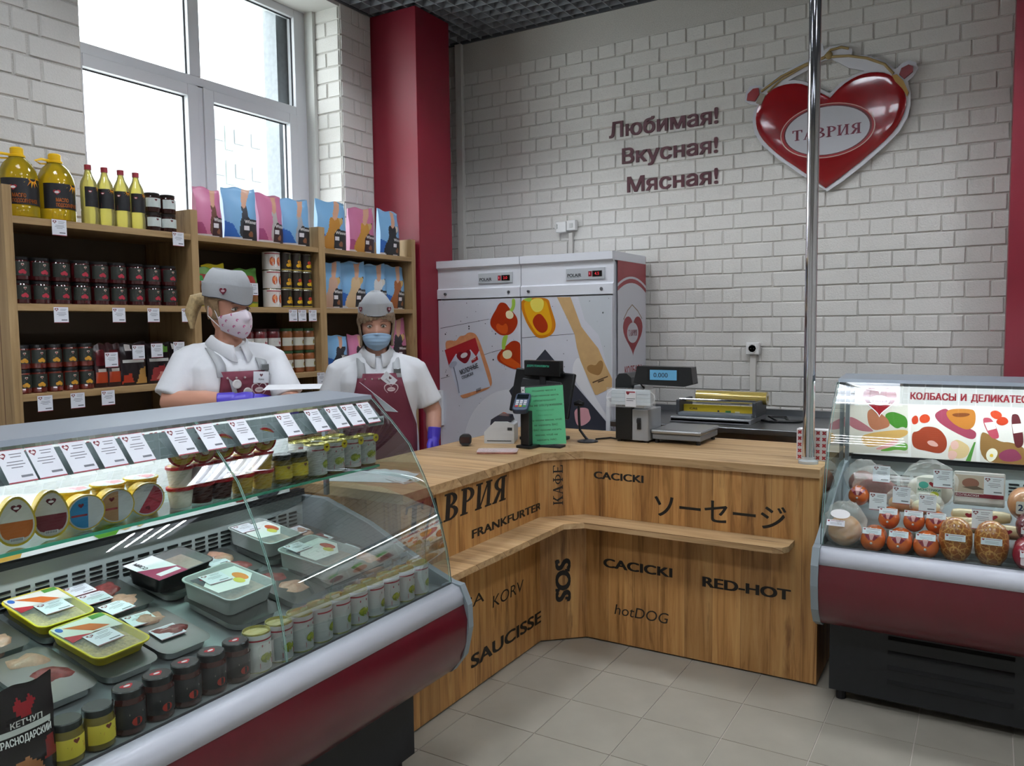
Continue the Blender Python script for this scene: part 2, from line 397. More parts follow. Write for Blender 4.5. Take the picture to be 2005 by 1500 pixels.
# --- ceiling: dark slab with an open lattice of thin blades hung below it
ce = MB().box((XL - .5, YF - .1, 4.25), (XR + .1, YB + .3, 4.4), mat('#17181b', .9)).build('ceiling'); struct(ce)
bl = mat('#888c92', .5)
P_ = .1
bx = MB().box((0, YF, 0), (.006, YB, .05), bl).mesh('blade'); by = MB().box((XL, 0, 0), (XR, .006, .05), bl).mesh('blade')
k = XL + .03
while k < XR:
    o = bpy.data.objects.new('blade', bx); COL.objects.link(o); o.location = (k, 0, ZC); o.parent = ce; k += P_
k = YF + .03
while k < YB:
    o = bpy.data.objects.new('blade', by); COL.objects.link(o); o.location = (0, k, ZC); o.parent = ce; k += P_
MB().box((XL, YB - .022, ZC - .005), (XR, YB, ZC + .045), mat('#4a4d52', .6)).build('edge_profile', ce)
MB().box((XL, YF, ZC - .005), (XL + .022, YB, ZC + .045), mat('#4a4d52', .6)).build('edge_profile', ce)
# --- painted brick
paint = mat('#dcdad5', .62, bump=.5, bscale=120, var=.03); mortar = mat('#cbc8c2', .8, bump=.5, bscale=160, var=.12)
LB, HB = .253, .123
def brick_mesh(l, h, seed):
    r = random.Random(seed); b = MB(); c = .004; j = lambda: r.uniform(-.0022, .0022)
    x0, x1, z0, z1 = 0, l, 0, h
    vs = [(x0 + j(), 0, z0 + j()), (x1 + j(), 0, z0 + j()), (x1 + j(), 0, z1 + j()), (x0 + j(), 0, z1 + j())]
    fr_ = [(x0 + c + j(), -.007, z0 + c + j()), (x1 - c + j(), -.007, z0 + c + j()), (x1 - c + j(), -.007, z1 - c + j()), (x0 + c + j(), -.007, z1 - c + j())]
    b.add(vs + fr_, [(4, 5, 6, 7), (0, 1, 5, 4), (1, 2, 6, 5), (2, 3, 7, 6), (3, 0, 4, 7)], paint)
    return b
_bm = {}
def bmesh_(l, h, k):
    key = (round(l, 3), round(h, 3), k)
    if key not in _bm: _bm[key] = brick_mesh(l, h, hash(key) % 9999)
    return _bm[key]
_bd = {}
def lay(parent, T, l, h, as_part, restmb):
    k = random.randrange(4); b = bmesh_(l, h, k)
    T = T @ Matrix.Translation((0, random.uniform(-.0025, .0015), random.uniform(-.001, .001)))
    if as_part:
        key = (round(l, 3), round(h, 3), k)
        if key not in _bd: _bd[key] = b.mesh('brick')
        o = bpy.data.objects.new('brick', _bd[key]); COL.objects.link(o); o.matrix_world = T; o.parent = parent
    else:
        restmb.add(b.v, b.f, paint, False, T)
wb = MB().box((XL - .45, YB, -.1), (XR + .1, YB + .25, 4.3), mortar).build('wall_back'); struct(wb)
rb = MB(); cnt = 0; CH = .0983
zj0 = .0297
cand = []
for c in range(0, 36):
    z = zj0 + c * CH
    if z > 3.9: break
    st = (round((2.191 - z) / CH) % 2 == 0)          # course with its base at 2.191 is a stretcher course
    st_l, pitch, off = (LB, .26, -.449) if st else (HB, .13, -1.17)
    x = off - 30 * pitch
    while x < XR:
        if x > XL - .05:
            cand.append((x, z + .005, st_l, CH - .007))
        x += pitch
def show(x, z): return -3.6 < x < .1 and 1.25 < z < 3.75 and not (x < -2.1 and z < 2.0)
vis = [b for b in cand if show(b[0], b[1])]
vis.sort(key=lambda b: (-b[2], -b[0]))
parts = set(vis[:300])
for b in cand:
    lay(wb, Matrix.Translation((b[0], YB, b[1])), b[2], b[3], b in parts, rb)
rb.build('brickwork', wb, kind='stuff')
# --- window wall, opening from y 2.39 to 4.25
OY0, OY1, OZ0, OZ1 = 2.39, 4.25, 1.0, 3.77
wl = MB()
wl.box((XL - .5, YF - .1, -.1), (XL, OY0, 4.3), mortar); wl.box((XL - .5, OY1, -.1), (XL, YB + .1, 4.3), mortar)
wl.box((XL - .5, OY0, -.1), (XL, OY1, OZ0), mortar); wl.box((XL - .5, OY0, OZ1), (XL, OY1, 4.3), mat('#d4d3cf', .7))
wl = wl.build('wall_left'); struct(wl)
rl = MB(); CL = .1037
def T_left(y, z): return Matrix.Translation((XL, y, z)) @ Matrix.Rotation(pi / 2, 4, 'Z')
zc = 2.545 - 12 * CL
for c in range(0, 40):
    z = zc + c * CL
    if z > 3.9: break
    even = c % 2 == 0
    # left of the window: closers at the opening, then stretchers / headers
    rows = [.19, .12, .25] if even else [.25]
    y = OY0
    i = 0
    while y > 1.0:
        l = rows[i] if i < len(rows) else LB; i += 1
        y -= l + .01
        lay(wl, T_left(y + .005, z + .005), l, CL - .007, z > 1.95, rl)
    # pier between window and column
    y = OY1
    for l in ((.115, .06, .115) if not even else (.235, .06)):
        lay(wl, T_left(y + .004, z + .005), l, CL - .007, z > 1.95, rl); y += l + .01
    # reveal
    x = XL - .31
    for l in ((.19, .11) if even else (.06, .24)):
        if z < OZ1 - .05:
            lay(wl, Matrix.Translation((x, OY1, z + .005)), l - .006, CL - .007, z > 1.95, rl)
        x += l + .008
rl.build('brickwork', wl, kind='stuff')
# --- other walls of the shop (behind and beside the viewer)
struct(MB().box((XR, YF - .1, -.1), (XR + .15, YB + .25, 4.3), mat('#d2cfc9', .8, var=.03, bscale=3)).build('wall_right'))
struct(MB().box((XL - .5, YF - .15, -.1), (XR + .15, YF, 4.3), mat('#d2cfc9', .8, var=.03, bscale=3)).build('wall_front'))
# --- window: frame, sashes, panes
wx = -4.2; wm = mat('#d8dade', .35)
win = bpy.data.objects.new('window_1', None); COL.objects.link(win); win.location = (wx, 0, 0); struct(win)
def wbar(name, y0, y1, z0, z1, d0=-.07, d1=0, par=win):
    return MB().box((d0, y0, z0), (d1, y1, z1), wm).build(name, par, bevel=.004)
wbar('frame_jamb', 4.12, 4.25, 1.0, 3.77); wbar('frame_jamb', 2.36, 2.50, 1.0, 3.77)
wbar('frame_head', 2.5, 4.12, 3.715, 3.77); wbar('frame_sill_rail', 2.5, 4.12, 1.0, 1.09)
wbar('mullion', 3.255, 3.335, 3.11, 3.715); wbar('mullion', 3.29, 3.35, 1.09, 3.06)
wbar('transom', 2.5, 4.12, 3.045, 3.11)
for (a, b) in ((2.5, 3.30), (3.34, 4.12)):
    s_ = MB()
    s_.box((-.06, a, 1.09), (.012, a + .075, 3.05), wm).box((-.06, b - .075, 1.09), (.012, b, 3.05), wm).box((-.06, a + .075, 2.98), (.012, b - .075, 3.05), wm).box((-.06, a + .075, 1.09), (.012, b - .075, 1.16), wm)
    s_.build('sash', win, bevel=.004)
gl = glassmat('#f4f8f8', .8)
for (a, b, c, d) in ((2.5, 3.255, 3.11, 3.715), (3.335, 4.12, 3.11, 3.715), (2.575, 3.225, 1.16, 2.98), (3.415, 4.045, 1.16, 2.98)):
    MB().add([(-.035, a, c), (-.035, b, c), (-.035, b, d), (-.035, a, d)], [(0, 1, 2, 3)], gl).build('pane', win)
    g = MB(); q = .008; dk = mat('#3a3d42', .6)
    for (y0, y1, z0, z1) in ((a, a + q, c, d), (b - q, b, c, d), (a, b, c, c + q), (a, b, d - q, d)): g.box((-.034, y0, z0), (-.028, y1, z1), dk)
    g.build('gasket', win)
MB().box((-.02, 2.39, .97), (.33, 4.25, 1.0), mat('#e6e6e4', .3)).build('sill_board', win, bevel=.005)
# plaster strip between frame and brick reveal
struct(MB().box((-4.2, 4.215, 1.0), (-4.12, 4.2495, 3.77), mat('#cfd0cc', .8, bump=.4)).build('trim_1'))
# outer brick jamb, seen through the panes
struct(MB().box((-4.42, 4.04, .8), (-4.29, 4.25, 3.9), mat('#8f9498', .85, var=.1, bscale=30)).build('trim_2'))
# --- red columns
red = mat('#7a1829', .42, var=.04, bscale=2.5)
struct(MB().box((XL, 4.57, 0), (-3.49, 4.97, ZC - .005), red).build('column_corner', bevel=.003))
struct(MB().box((.072, 5.02, 0), (.5, 5.385, ZC - .005), red).build('column_right', bevel=.003))
# --- far apartment block seen, over-exposed, through the window
apt = thing('apartment_building', 'pale high-rise apartment block with balconies beyond the window', 'building', (-34, 31.5, 0), 0)
aw = mat('#88898a', .9); MB().box((-9, -4.6, -3), (0, 3.0, 12.6), aw).build('facade', apt); MB().box((-9, -9, -3), (-.5, -4.6, 9.9), aw).build('facade', apt)
gmw = mat('#767b7d', .4); gmg = mat('#7d8a86', .8)
wme = MB().box((0, 0, 0), (.06, .6, .7), gmw).mesh('window'); bme = MB().box((0, 0, 0), (.7, 1.0, .45), mat('#7c7e7f', .9)).mesh('balcony'); gme = MB().box((0, 0, 0), (.05, .5, 1.2), gmg).mesh('wall_panel')
for f_ in range(2, 7):
    z = f_ * 1.75 + .6
    for q, y in enumerate((-3.9, -2.6, -1.5, -.3, .6)):
        o = bpy.data.objects.new('window', wme); COL.objects.link(o); o.parent = apt; o.location = (0, y, z)
    for y in (1.4,):
        o = bpy.data.objects.new('balcony', bme); COL.objects.link(o); o.parent = apt; o.location = (0, y, z - .2)
    o = bpy.data.objects.new('wall_panel', gme); COL.objects.link(o); o.parent = apt; o.location = (0, -3.2, z - .4)
gd = MB().box((-90, -40, -4), (-4.6, 90, -3), mat('#b9bcb8', .95)).build('ground_outside'); struct(gd)
# --- ducts and electrical boxes on the back wall
du = mat('#cfccc6', .6)
tag(MB().box((-3.705, 5.352, 0.1), (-3.645, 5.388, ZC - .01), du).build('cable_duct', bevel=.003), 'white vertical cable duct in the corner beside the red column', 'cable duct')
def ebox(name, label, x, z, kind):
    t = thing(name, label, 'socket' if kind else 'switch', (x, 5.388, z))
    b = MB().box((-.043, -.045, -.04), (.043, 0, .04), mat('#e8e8e6', .35)).build('housing', t, bevel=.005)
    if kind:
        d = MB(); d.lathe([(.030, 0), (.030, .004), (.024, .004), (.024, -.004)], mat('#dcdcda', .3), 20, TR(0, -.045, 0, rx=pi / 2)); d.build('face_ring', b)
        for s_ in (-1, 1): MB().lathe([(.0035, 0), (.0035, .003)], mat('#222222'), 8, TR(s_ * .0095, -.0445, 0, rx=pi / 2)).build('pin_hole', b)
    return t
ebox('wall_socket', 'white power socket on the brick wall above the steel table', -1.347, 1.398, True)
t = ebox('junction_box', 'white double switch box on the brick wall above the fridge', -2.765, 2.296, False)
MB().box((.047, -.045, -.03), (.12, 0, .045), mat('#e8e8e6', .35)).build('housing', t, bevel=.005)
for x in (-.04, .085): MB().box((x - .01, -.052, -.012), (x + .012, -.0449, .02), mat('#c9c9c6', .4)).build('rocker', t)
tag(MB().box((-2.71, 5.362, 1.9), (-2.68, 5.388, 2.25), du).build('cable_duct', bevel=.002), 'narrow white cable duct running down behind the fridge', 'cable duct')
tag(MB().box((-1.366, 5.362, 1.0), (-1.328, 5.388, 1.357), du).build('cable_duct', bevel=.002), 'narrow white cable duct below the wall socket', 'cable duct')
# --- ceiling luminaires (four tubes each)
tube_m = mat('#f3f8ff', .5, emit=LAMP)
def luminaire(x, y, label):
    t = thing('ceiling_light', label, 'lamp', (x, y, ZC - .08), 0, 'square ceiling lights with four tubes')
    h = MB(); wmm = mat('#d8dadd', .4)
    h.box((-.3, -.3, .07), (.3, .3, .078), wmm)
    for a in ((-.3, -.3, 0, -.285, .3, .07), (.285, -.3, 0, .3, .3, .07), (-.285, -.3, 0, .285, -.285, .07), (-.285, .285, 0, .285, .3, .07)): h.box(a[:3], a[3:], wmm)
    for q in range(5): h.box((-.285, -.281 + q * .14, .0), (.285, -.279 + q * .14, .058), wmm)
    for q in range(5): h.box((-.201 + q * .1, -.285, .0), (-.199 + q * .1, .285, .012), wmm)
    h.build('housing', t)
    for q in range(4):
        y0 = -.21 + q * .14
        MB().lathe([(.013, -.27), (.013, .27)], tube_m, 8, TR(0, y0, .05, ry=pi / 2)).build('tube', t)
    return t
LUM = [(-2.6, 1.5), (-2.6, 3.6), (-.8, 1.5), (-.8, 3.6), (1.0, 1.5), (1.0, 3.6), (-.8, -.6), (1.0, -.6), (-2.6, -.6)]
LUL = ['above the left display case', 'above the two workers', 'in front of the counter', 'above the counter corner', 'right of the middle of the shop', 'above the right display case', 'behind the viewer', 'behind the viewer at the right', 'behind the viewer by the window wall']
for i, (x, y) in enumerate(LUM):
    luminaire(x, y, 'square four-tube ceiling light ' + LUL[i])
# ================= counter =================
WV = wood(axis='z'); WX = wood('#b29066', '#826541', '#c9ab82', axis='x', plank=.2); WY = wood(axis='y', plank=.2)
ct = thing('counter', 'l-shaped oak service counter with black printed words on its front', 'counter')
MB().prism([(-.6, 3.515), (-1.70, 3.515), (-1.855, 3.366), (-1.855, 2.295), (-2.45, 2.295), (-2.45, 4.24), (-.6, 4.24)], .913, .951, WX).build('worktop', ct, bevel=.002)
pr = MB().box((-1.696, 3.53, .008), (-.602, 3.548, .912), WV).build('front_panel', ct, bevel=.001)
pl_ = MB().box((-1.89, 2.30, .008), (-1.872, 3.372, .912), WV).build('front_panel', ct, bevel=.001)
pd = MB().prism([(-1.696, 3.53), (-1.872, 3.372), (-1.885, 3.385), (-1.708, 3.545)], .008, .912, WV).build('corner_panel', ct)
MB().box((-.62, 3.549, .008), (-.602, 4.23, .912), WV).build('end_panel', ct)
MB().box((-2.44, 2.30, .008), (-1.891, 2.318, .912), WV).build('end_panel', ct)
MB().box((-2.42, 2.32, .0), (-1.90, 4.2, .008), mat('#222222')).build('plinth', ct)
MB().box((-1.9, 3.56, .0), (-.63, 4.2, .008), mat('#222222')).build('plinth', ct)
MB().box((-2.44, 2.32, .008), (-2.422, 4.2, .912), mat('#b98a55', .6)).build('back_panel', ct)
MB().box((-2.42, 4.2, .008), (-.62, 4.218, .912), mat('#b98a55', .6)).build('back_panel', ct)
# narrow ledge round the front
arc = [(-.735 + .035 * math.cos(t), 3.405 + .035 * math.sin(t)) for t in (pi * -.5, pi * -.3, pi * -.1)]
MB().prism([(-1.872, 2.305), (-1.72, 2.305), (-1.705, 3.3), (-1.63, 3.372), (-.76, 3.37)] + [(-.72, 3.385), (-.702, 3.42), (-.70, 3.529), (-1.697, 3.529), (-1.871, 3.371)], .606, .632, WX).build('ledge', ct, bevel=.002)
MB().prism([(-.94, .606), (-.94, .56), (-.925, .56), (-.925, .606)], 0, .01, mat('#b07c45'), frame((0, 3.528, 0), (1, 0, 0), (0, 0, 1))).build('bracket', ct)
ink = mat('#17130f', .6)
def word_r(t, x0, x1, z0, h, bold=.025, slant=0, par=pr):
    MB().text(t, x0, z0, h, ink, .0006, frame((0, 3.53, 0), (1, 0, 0), (0, 0, 1)), bold, x1 - x0, slant=slant).build('lettering', par)
def word_l(t, y0, y1, z0, h, bold=.025, slant=0):
    MB().text(t, y0, z0, h, ink, .0006, frame((-1.872, 0, 0), (0, 1, 0), (0, 0, 1)), bold, y1 - y0, slant=slant).build('lettering', pl_)
word_r('CACICKI', -1.651, -1.396, .818, .036, .055)
word_r('ソーセージ', -1.337, -.738, .672, .09, .012)
word_r('CACICKI', -1.6, -1.253, .381, .045, .06)
word_r('RED-HOT', -1.102, -.716, .363, .048, .06)
word_r('hotDOG', -1.545, -1.275, .152, .054, 0, .18)
word_l('FRANKFURTER', 2.776, 3.385, .668, .038, .06)
word_l('SALSA', 2.49, 2.861, .37, .05, 0, .12); word_l('KORV', 2.929, 3.2, .315, .056, 0, .12)
word_l('SAUCISSE', 2.755, 3.374, .104, .06, .06)
l_ = MB(); put_serif(l_, 'ТАВРИЯ', 2.318, .783, .112, ink, .74, .0006, frame((-1.872, 0, 0), (0, 1, 0), (0, 0, 1)), .12); l_.build('lettering', pl_)
dT = frame((-1.696, 3.53, 0), (-.176, -.158, 0), (0, 0, 1)); dF = frame((-1.872, 3.372, 0), (.176, .158, 0), (0, 0, 1))
rot = lambda y0: dF @ Matrix.Translation((.118, y0, .0006)) @ Matrix.Rotation(pi / 2, 4, 'Z')
l_ = MB(); put_serif(l_, 'КАФЕ', 0, 0, .05, ink, .204, 0, rot(.687), sw=.12); l_.build('lettering', pd)
l_ = MB(); T_ = dF @ Matrix.Translation((.152, .203, .0006)) @ Matrix.Rotation(pi / 2, 4, 'Z')
l_.text('SOS', 0, 0, .078, ink, 0, T_, .055, .207)
for a in (.004, .146): l_.box((a, .002, 0), (a + .014, .026, .0003), ink, T_).box((a + .044, .054, 0), (a + .058, .076, .0003), ink, T_)
l_.build('lettering', pd)
# ---- chrome pole on the counter
po = thing('chrome_pole', 'tall chrome pole standing on the right end of the counter', 'pole', (-.672, 3.655, .951))
chrome = mat('#d9dbe0', .06, 1)
MB().lathe([(.025, .0), (.025, 2.845)], chrome, 32).build('shaft', po)
MB().lathe([(.042, 0), (.042, .012), (.028, .018), (.028, .03)], mat('#e8eef0', .1, 0, .5), 28).build('base_collar', po)
# ================= fridge =================
fg = thing('fridge', 'white two-door upright fridge printed with peppers and a wooden spatula', 'fridge', (-3.496, 4.773, 0))
fw = mat('#d6d8df', .35); FRW, FRD = 1.402, .575
MB().box((.012, .03, .06), (FRW - .012, FRD, 1.985), fw).build('body', fg, bevel=.004)
for i, (a, b) in enumerate(((.004, .709), (.715, FRW + .002))):
    c = MB(); pf = [(.02, 1.767), (-.006, 1.767), (-.006, 1.832), (.008, 1.842), (.008, 1.978), (-.012, 1.990), (-.012, 2.041), (.02, 2.043)]
    c.add([(a, y, z) for y, z in pf] + [(b, y, z) for y, z in pf], [(j, j + 1, 8 + j + 1, 8 + j) for j in range(7)] + [tuple(range(8)), tuple(range(15, 7, -1))], mat('#dfe1e8', .3))
    h = c.build('header', fg)
    MB().box((a, .02, 1.985), (b, FRD - .01, 2.043), mat('#dfe1e8', .3)).build('cap', fg, bevel=.003)
    px = .365 if i == 0 else 1.063
    d_ = MB().box((px, -.001, 1.866), (px + .281, .008, 1.94), mat('#b9bdc2', .35)).build('control_panel', fg, bevel=.002)
    MB().text('POLAIR', px + .012, 1.885, .022, '#1c1c20', .0005, frame((0, -.001, 0), (1, 0, 0), (0, 0, 1)), .03, .1).box((px + .012, -.0016, 1.879), (px + .1, -.001, 1.8805), '#1c1c20').build('maker_name', d_)
    MB().box((px + .165, -.003, 1.884), (px + .189, -.0005, 1.918), mat('#7c0f1f', .3)).text('I', px + .173, 1.895, .016, mat('#ff8a94', .4, emit=.6), .0001, frame((0, -.0031, 0), (1, 0, 0), (0, 0, 1)), .02).build('rocker_switch', d_)
    MB().box((px + .194, -.003, 1.882), (px + .262, -.0005, 1.92), mat('#120b0d', .2)).text(['3.0', '4.5'][i], px + .21, 1.892, .02, mat('#b8202c', .4, emit=.8), .0001, frame((0, -.0031, 0), (1, 0, 0), (0, 0, 1)), .01).build('temperature_display', d_)
    lx = (.0825, .619) if i == 0 else (.779, 1.323)
    MB().lathe([(.009, 0), (.009, .012), (.004, .014), (.004, .02)], mat('#6a6c70', .3, 1), 14, TR(lx[0], -.006, 1.801, rx=pi / 2)).build('lock', h)
    MB().lathe([(.011, 0), (.011, .004)], mat('#8a8c90', .3, 1), 14, TR(lx[1], -.006, 1.801, rx=pi / 2)).build('lock', h)
dw = mat('#d2d3dc', .25, var=.03, bscale=6)
doors = []
for a, b in ((.008, .708), (.716, 1.396)):
    d_ = MB().box((a, 0, .12), (b, .03, 1.758), dw).build('door', fg, bevel=.003); doors.append(d_)
MB().box((-.004, -.03, .835), (.046, -.001, 1.097), mat('#dcdee2', .35)).build('door_handle', doors[0], bevel=.006)
MB().box((1.36, -.03, .835), (1.392, -.001, 1.097), mat('#dcdee2', .35)).build('door_handle', doors[1], bevel=.006)
MB().box((.03, .03, 0), (FRW - .03, .1, .11), mat('#3b3d40')).build('kick_plate', fg)
FRP = {'pepper_a': [(0.5538, 1.7327), (0.5947, 1.7238), (0.6176, 1.6915), (0.652, 1.6611), (0.6803, 1.626), (0.6879, 1.5914), (0.6736, 1.5519), (0.6383, 1.5124), (0.5914, 1.4976), (0.5385, 1.5027), (0.4915, 1.5382), (0.4621, 1.5687), (0.4603, 1.604), (0.4813, 1.644), (0.5117, 1.6837), (0.53, 1.7183)], 'pepper_a_in': [(0.5037, 1.5532), (0.5221, 1.5912), (0.5595, 1.5628), (0.5928, 1.5904), (0.6109, 1.5524), (0.5974, 1.5076), (0.5446, 1.5128)], 'stem_a': [(0.6394, 1.7554), (0.6671, 1.7547), (0.6699, 1.7102), (0.6544, 1.673), (0.631, 1.6565), (0.615, 1.6737), (0.6432, 1.7009)], 'seed_a': [(0.588, 1.6623), (0.6174, 1.6766), (0.6519, 1.6562), (0.6538, 1.6264), (0.6281, 1.6119), (0.5932, 1.6223)], 'pepper_b': [(0.7162, 1.7386), (0.7676, 1.7569), (0.9291, 1.7554), (0.9449, 1.6944), (0.9662, 1.6363), (0.9853, 1.5784), (0.9762, 1.5303), (0.943, 1.4967), (0.8766, 1.4774), (0.832, 1.4872), (0.7932, 1.5314), (0.7598, 1.5807), (0.7321, 1.64), (0.7123, 1.6994)], 'pepper_b_in': [(0.7355, 1.7283), (0.7787, 1.7419), (0.9125, 1.7434), (0.9316, 1.6754), (0.957, 1.5883), (0.9522, 1.5401), (0.9322, 1.5112), (0.8768, 1.4968), (0.8378, 1.5067), (0.8047, 1.5509), (0.7658, 1.6101), (0.7438, 1.6693)], 'pepper_b_cav': [(0.8018, 1.5998), (0.8281, 1.6385), (0.8617, 1.6496), (0.8892, 1.6279), (0.9241, 1.579), (0.9214, 1.5355), (0.888, 1.5133), (0.8492, 1.5233), (0.816, 1.5606)], 'pepper_b_seed': [(0.7785, 1.7273), (0.8238, 1.7554), (0.8905, 1.7488), (0.8954, 1.6955), (0.8673, 1.6573), (0.8115, 1.6583)], 'stem_b': [(0.7277, 1.7462), (0.7676, 1.7569), (0.807, 1.7578), (0.7898, 1.727), (0.756, 1.7357)], 'pepper_c': [(0.5963, 1.4326), (0.6376, 1.4626), (0.6782, 1.4626), (0.7124, 1.4379), (0.7137, 1.2742), (0.7043, 1.2591), (0.6349, 1.2677), (0.5649, 1.2967), (0.5179, 1.3212), (0.5125, 1.3565), (0.5427, 1.3921)], 'pepper_c_in': [(0.5301, 1.3416), (0.5663, 1.3873), (0.6589, 1.3231), (0.7048, 1.2989), (0.7044, 1.269), (0.6351, 1.2777), (0.5651, 1.3067)], 'stem_c': [(0.5582, 1.4776), (0.5798, 1.5026), (0.6102, 1.5025), (0.5883, 1.4425), (0.5806, 1.3974), (0.5523, 1.4022)], 'seed_c': [(0.5604, 1.3872), (0.6135, 1.4026), (0.6423, 1.3778), (0.6301, 1.3427), (0.589, 1.3322), (0.5598, 1.352)], 'spatula': [(0.9945, 1.7556), (1.0964, 1.7528), (1.1742, 1.5575), (1.2209, 1.5007), (1.298, 1.4115), (1.3436, 1.3137), (1.409, 1.189), (1.4039, 1.1655), (1.2864, 1.1052), (1.2709, 1.1094), (1.2194, 1.2169), (1.1676, 1.33), (1.1417, 1.4154), (1.1264, 1.5009), (1.074, 1.606)], 'spat_heart': [(1.2124, 1.2785), (1.2198, 1.2976), (1.2459, 1.3074), (1.2769, 1.2985), (1.2976, 1.327), (1.3182, 1.3367), (1.3334, 1.3182), (1.3313, 1.2854), (1.3075, 1.2332), (1.2611, 1.2416), (1.2279, 1.2551)], 'spat_text': [(1.2536, 1.1913), (1.3637, 1.2345), (1.3657, 1.2271), (1.2567, 1.1828)], 'spat_text2': [(1.2919, 1.1951), (1.3351, 1.2123), (1.3371, 1.2029), (1.295, 1.1867)], 'board': [(0.9002, 1.4044), (1.4052, 0.8767), (0.768, 0.8392), (0.6093, 1.1113)], 'cloth': [(1.1467, 1.3631), (1.1833, 1.3112), (1.2399, 1.1415), (1.4032, 0.9029), (1.2807, 1.0054), (1.1138, 1.2047), (1.1037, 1.2908)], 'plate': [(0.2262, 0.7736), (0.2466, 0.8484), (0.292, 0.9344), (0.3553, 1.0099), (0.4419, 1.075), (0.5385, 1.114), (0.6795, 1.1286), (0.7937, 1.0876), (0.8827, 0.9922), (0.9147, 0.8478), (0.8806, 0.7844), (0.238, 0.7323)], 'sausage_p': [(0.536, 0.9511), (0.5777, 0.9633), (0.6417, 0.9107), (0.6521, 0.8202), (0.6047, 0.7869), (0.5585, 0.8656)], 'ham_p': [(1.1178, 1.0105), (1.2204, 1.0218), (1.2307, 0.9793), (1.2441, 0.9418), (1.1967, 0.9009), (1.1436, 0.8883), (1.1226, 0.9355)], 'pack': [(0.062, 1.457), (0.1136, 1.4675), (0.1642, 1.4571), (0.1966, 1.4986), (0.2405, 1.4985), (0.2722, 1.5241), (0.3277, 1.5188), (0.3577, 1.4829), (0.3928, 1.4013), (0.4739, 1.1884), (0.4608, 1.1268), (0.332, 1.0814), (0.2315, 1.0414), (0.1964, 1.0505), (0.1576, 1.1384), (0.0853, 1.3469)], 'pack_label': [(0.0606, 1.394), (0.3332, 1.485), (0.455, 1.1368), (0.1814, 1.0605)], 'pack_red': [(0.0606, 1.394), (0.3332, 1.485), (0.3646, 1.3929), (0.3369, 1.3496), (0.2884, 1.4006), (0.2311, 1.3381), (0.1624, 1.3686), (0.0967, 1.2819)], 'pack_heart': [(0.1619, 1.3477), (0.1752, 1.3739), (0.2069, 1.3846), (0.238, 1.3693), (0.2635, 1.3984), (0.2883, 1.3924), (0.2938, 1.3594), (0.2514, 1.2886), (0.1929, 1.3168)], 'gost': [(0.2931, 1.3202), (0.3468, 1.3548), (0.3561, 1.3272), (0.3014, 1.2997)]}
HSP = {'heart': [(0.0203, 0.1528), (0.0863, 0.2179), (0.157, 0.2545), (0.2269, 0.2693), (0.306, 0.2613), (0.3651, 0.2306), (0.4144, 0.1759), (0.4447, 0.0987), (0.4478, 0.0464), (0.4329, -0.0137), (0.3913, -0.0915), (0.3148, -0.1659), (0.1969, -0.2587), (0.096, -0.3344), (0.0031, -0.3963), (-0.1377, -0.2768), (-0.2708, -0.1725), (-0.373, -0.0699), (-0.4193, 0.0042), (-0.4337, 0.0743), (-0.4265, 0.1414), (-0.3986, 0.1938), (-0.343, 0.2528), (-0.2765, 0.2757), (-0.1998, 0.2767), (-0.1347, 0.2586), (-0.0594, 0.2085)], 'board': [(0.0198, 0.1831), (0.0759, 0.2303), (0.1466, 0.2668), (0.2117, 0.2845), (0.1255, 0.3161), (0.0215, 0.3897), (-0.0201, 0.3862), (-0.1252, 0.3413), (-0.2328, 0.2987), (-0.2001, 0.2989), (-0.1296, 0.2764), (-0.0543, 0.224), (0.0198, 0.1831)], 'outer': [(0.0119, -0.417), (-0.1483, -0.2958), (-0.2874, -0.1841), (-0.3898, -0.0848), (-0.4398, -0.0045), (-0.4544, 0.0771), (-0.4493, 0.139), (-0.4211, 0.1746), (-0.4728, 0.1879), (-0.5041, 0.2096), (-0.5, 0.2659), (-0.4739, 0.3016), (-0.4168, 0.3004), (-0.386, 0.282), (-0.2884, 0.3444), (-0.1368, 0.4044), (-0.0522, 0.4264), (-0.0483, 0.5099), (-0.0323, 0.4908), (-0.0211, 0.4457), (0.0099, 0.4648), (0.1026, 0.4552), (0.1417, 0.4268), (0.1393, 0.3902), (0.2249, 0.375), (0.3243, 0.3239), (0.3836, 0.2639), (0.4213, 0.2936), (0.4544, 0.3053), (0.4925, 0.2864), (0.5056, 0.2483), (0.4802, 0.2085), (0.4523, 0.1853), (0.4681, 0.1157), (0.4697, 0.0432), (0.4551, -0.0272), (0.4109, -0.1045), (0.3299, -0.1836), (0.2125, -0.2819), (0.1068, -0.3594)], 'knotL': [(-0.4903, 0.2132), (-0.4849, 0.2522), (-0.4508, 0.2809), (-0.4166, 0.2812), (-0.4105, 0.2407), (-0.4385, 0.1998)], 'capL': [(-0.4304, 0.1872), (-0.4048, 0.2455), (-0.3708, 0.229), (-0.3984, 0.1712)], 'knotR': [(0.4055, 0.2291), (0.4172, 0.2633), (0.455, 0.2775), (0.4789, 0.2631), (0.4777, 0.2325), (0.433, 0.1988)], 'ropeR': [(0.3651, 0.2306), (0.394, 0.231), (0.4284, 0.1892), (0.4586, 0.1172), (0.4495, 0.0959), (0.4246, 0.1432), (0.3852, 0.191)]}
